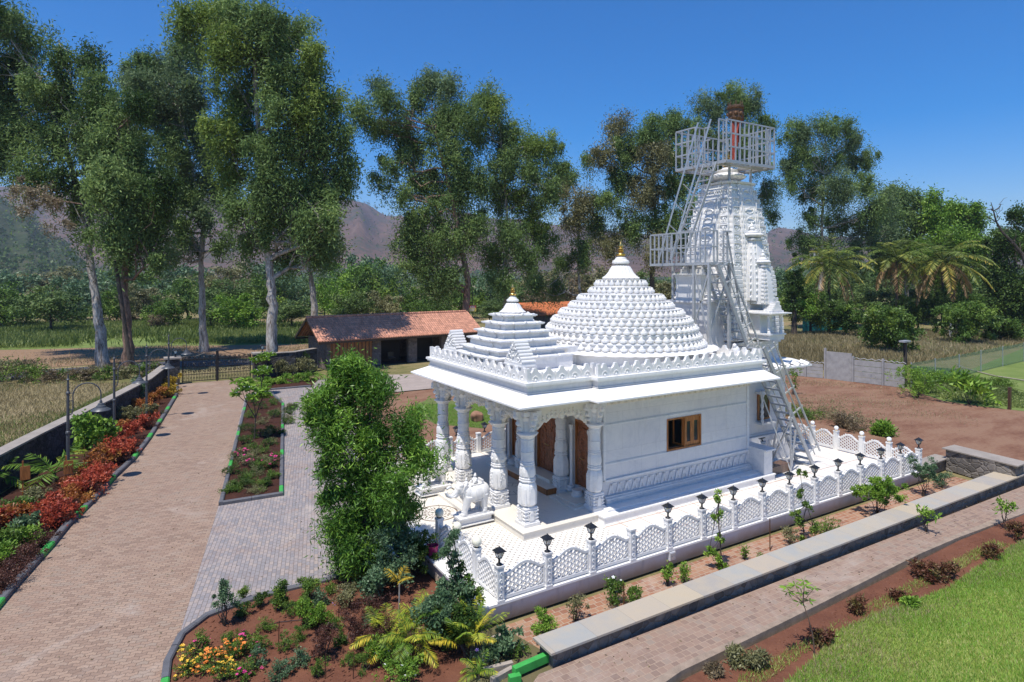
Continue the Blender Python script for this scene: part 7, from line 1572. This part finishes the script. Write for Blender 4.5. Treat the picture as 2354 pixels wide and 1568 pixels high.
grass('verge_grass', 'dry tufts on the earth bank beside the road', gp([(-80, 850), (45, 849), (400, 827), (760, 816), (760, 790), (300, 797), (-80, 806)]), 16000, .3, .05, 'strawb', 0, thr=.2, ns=.3)
rf = gp([(1700,850),(1830,853),(1900,850),(2083,850),(2100,840),(2354,796),(2354,770),(2000,768),(1800,770)])
grass('field_grass', 'tall dry grass between the concrete wall and the orchard', rf, 60000, .7, .08, 'strawb', 0, (.1,.1), ns=.15)
grass('field_grass', 'greenish patches in the dry grass of the orchard', rf, 24000, .6, .09, 'crop', 0, (.1,.1), thr=.15, ns=.15, seed=9)
grass('soil_grass', 'sparse straw on the red field behind the terrace', [(19.9,11),(22,17),(30,21),(38,19),(40,12),(34,4),(26,0),(22,2),(19.9,3)], 26000, .14, .02, 'strawb', 0, thr=.35, ns=.35, seed=11)
grass('soil_grass', 'sparse green weeds on the strip beside the lawn', [(2,-4.9),(5,-4.6),(9,-4.5),(15,-4.5),(15,-4.1),(8,-4.2),(3,-4.4)], 5000, .10, .012, 'grassb', .10, thr=.2, ns=.9, seed=12)
grass('side_lawn_grass', 'short mown grass seen between the porch columns', gp([(955, 930), (1120, 930), (1135, 965), (1110, 985), (1000, 975)]), 12000, .07, .02, 'grassg', 0)
grass('creeper_ground', 'light green ground cover right of the red field', gp([(2090, 890), (2170, 918), (2260, 930), (2354, 940), (2354, 905), (2200, 850), (2100, 845)]), 14000, .16, .08, 'crop', 0, jit=.9, ns=.3)
q = np.concatenate([tri_in([(-11,2),(-7,2),(-5,12),(-2,33),(-5,36),(-8,17)], 420), tri_in([(-.4,.2),(2,.2),(2,8),(-.4,8)], 60), tri_in([(0,-3.4),(20,-3.4),(20,-2.4),(0,-2.4)], 160), tri_in([(-6,4.5),(-1.5,5),(2,16),(4,29),(1,29),(-2.5,11.5)], 240)])
z_ = np.where(q[:,1] < -2, .158, np.where((q[:,0] > -.45)&(q[:,1] < 9)&(q[:,1] > 0), .508, .012)); P = np.concatenate([q, z_[:,None]], 1); D = N.normal(size=P.shape)*np.array([1,1,.12])
tag(leaf_mesh('fallen_leaves', P, D, N.uniform(.03,.09,len(P)), .03, N.uniform(0,1,len(P)), M['dry']), 'small dry leaves lying on the paving', 'fallen leaves', kind='stuff')
# stray pebbles and clods
def pebbles(name, label, poly, n, r, mat, z):
    q = tri_in(poly, n); m = MB()
    for x, y in q: m.sphere((x,y,z+r*.2), r*R.uniform(.4,1.2), 5, 3, (1,R.uniform(.6,1),.6))
    o = m.build(name, M[mat]); tag(o, label, 'soil clods', kind='stuff')
pebbles('soil_clods', 'loose clods of red soil in the flower bed', [(-6.4,2),(-5.9,3.5),(-4,3.9),(-1.6,4),(-1.2,0),(-2.4,-2),(-5,-2),(-6.6,1)], 900, .03, 'soil', .05)
pebbles('soil_clods', 'loose clods of red soil beside the path', [(2,-4.9),(2.5,-4.1),(8,-3.9),(15,-3.8),(15,-4.5),(8,-4.4)], 700, .02, 'soil', .10)

# scrub on the hills: real little clumps standing on the slopes
def scrub(src, n, size, mat, label, zmax=1e9):
    me = bpy.data.objects[src].data; k = len(me.polygons); cen = np.empty(k*3); me.polygons.foreach_get('center', cen); cen = cen.reshape(-1,3); ar = np.empty(k); me.polygons.foreach_get('area', ar)
    vis = cen[:,2] > -6; ar = ar*vis; dd = np.linalg.norm(cen[:,:2]-np.array([CAMX,CAMY]), axis=1); pr_ = ar/np.maximum(dd,1)**1.0; pr_ /= pr_.sum()
    i = N.choice(k, n, p=pr_); c = cen[i]+N.normal(size=(n,3))*np.sqrt(ar[i])[:,None]*.4*np.array([1,1,0]); v = pnoise(c[:,:2], .004, 4)+N.normal(size=n)*.3; c = c[v > -.1]; n = len(c)
    s = size*N.uniform(.4,1.4,n); K = 14; P = np.repeat(c, K, 0)+N.normal(size=(K*n,3))*np.repeat(s,K)[:,None]*.22+np.array([0,0,size*.2]); D = N.normal(size=(K*n,3))+np.array([0,0,.4])
    o = leaf_mesh('hill_scrub', P, D, np.repeat(s,K)*.32, np.repeat(s,K)*.2, np.repeat(N.uniform(.1,.8,n),K), M[mat]); tag(o, label, 'scrub', kind='stuff')
scrub('forest_hill', 9000, 9, 'deep', 'forest covering the dark green hillside at the left')
scrub('forest_hill.001', 9000, 11, 'mid', 'wooded plain at the foot of the distant hills')
scrub('hills', 9000, 13, 'deep', 'scattered scrub on the dry red hills')
# ------------------------------------------------------------------ haze
t = NT('haze_air'); t.t.nodes.remove(t.b); pv = t.n('VolumePrincipled'); pv.inputs['Color'].default_value = (.78,.84,1,1); pv.inputs['Density'].default_value = .00018; pv.inputs['Anisotropy'].default_value = .2
t.L(pv.outputs[0], t.out.inputs['Volume'])
hz_ = MB().box(-4000,-4000,-22,4000,4000,420).build('haze', t.mat); hz_['kind'] = 'stuff'; hz_['label'] = 'thin pale blue haze over the valley'
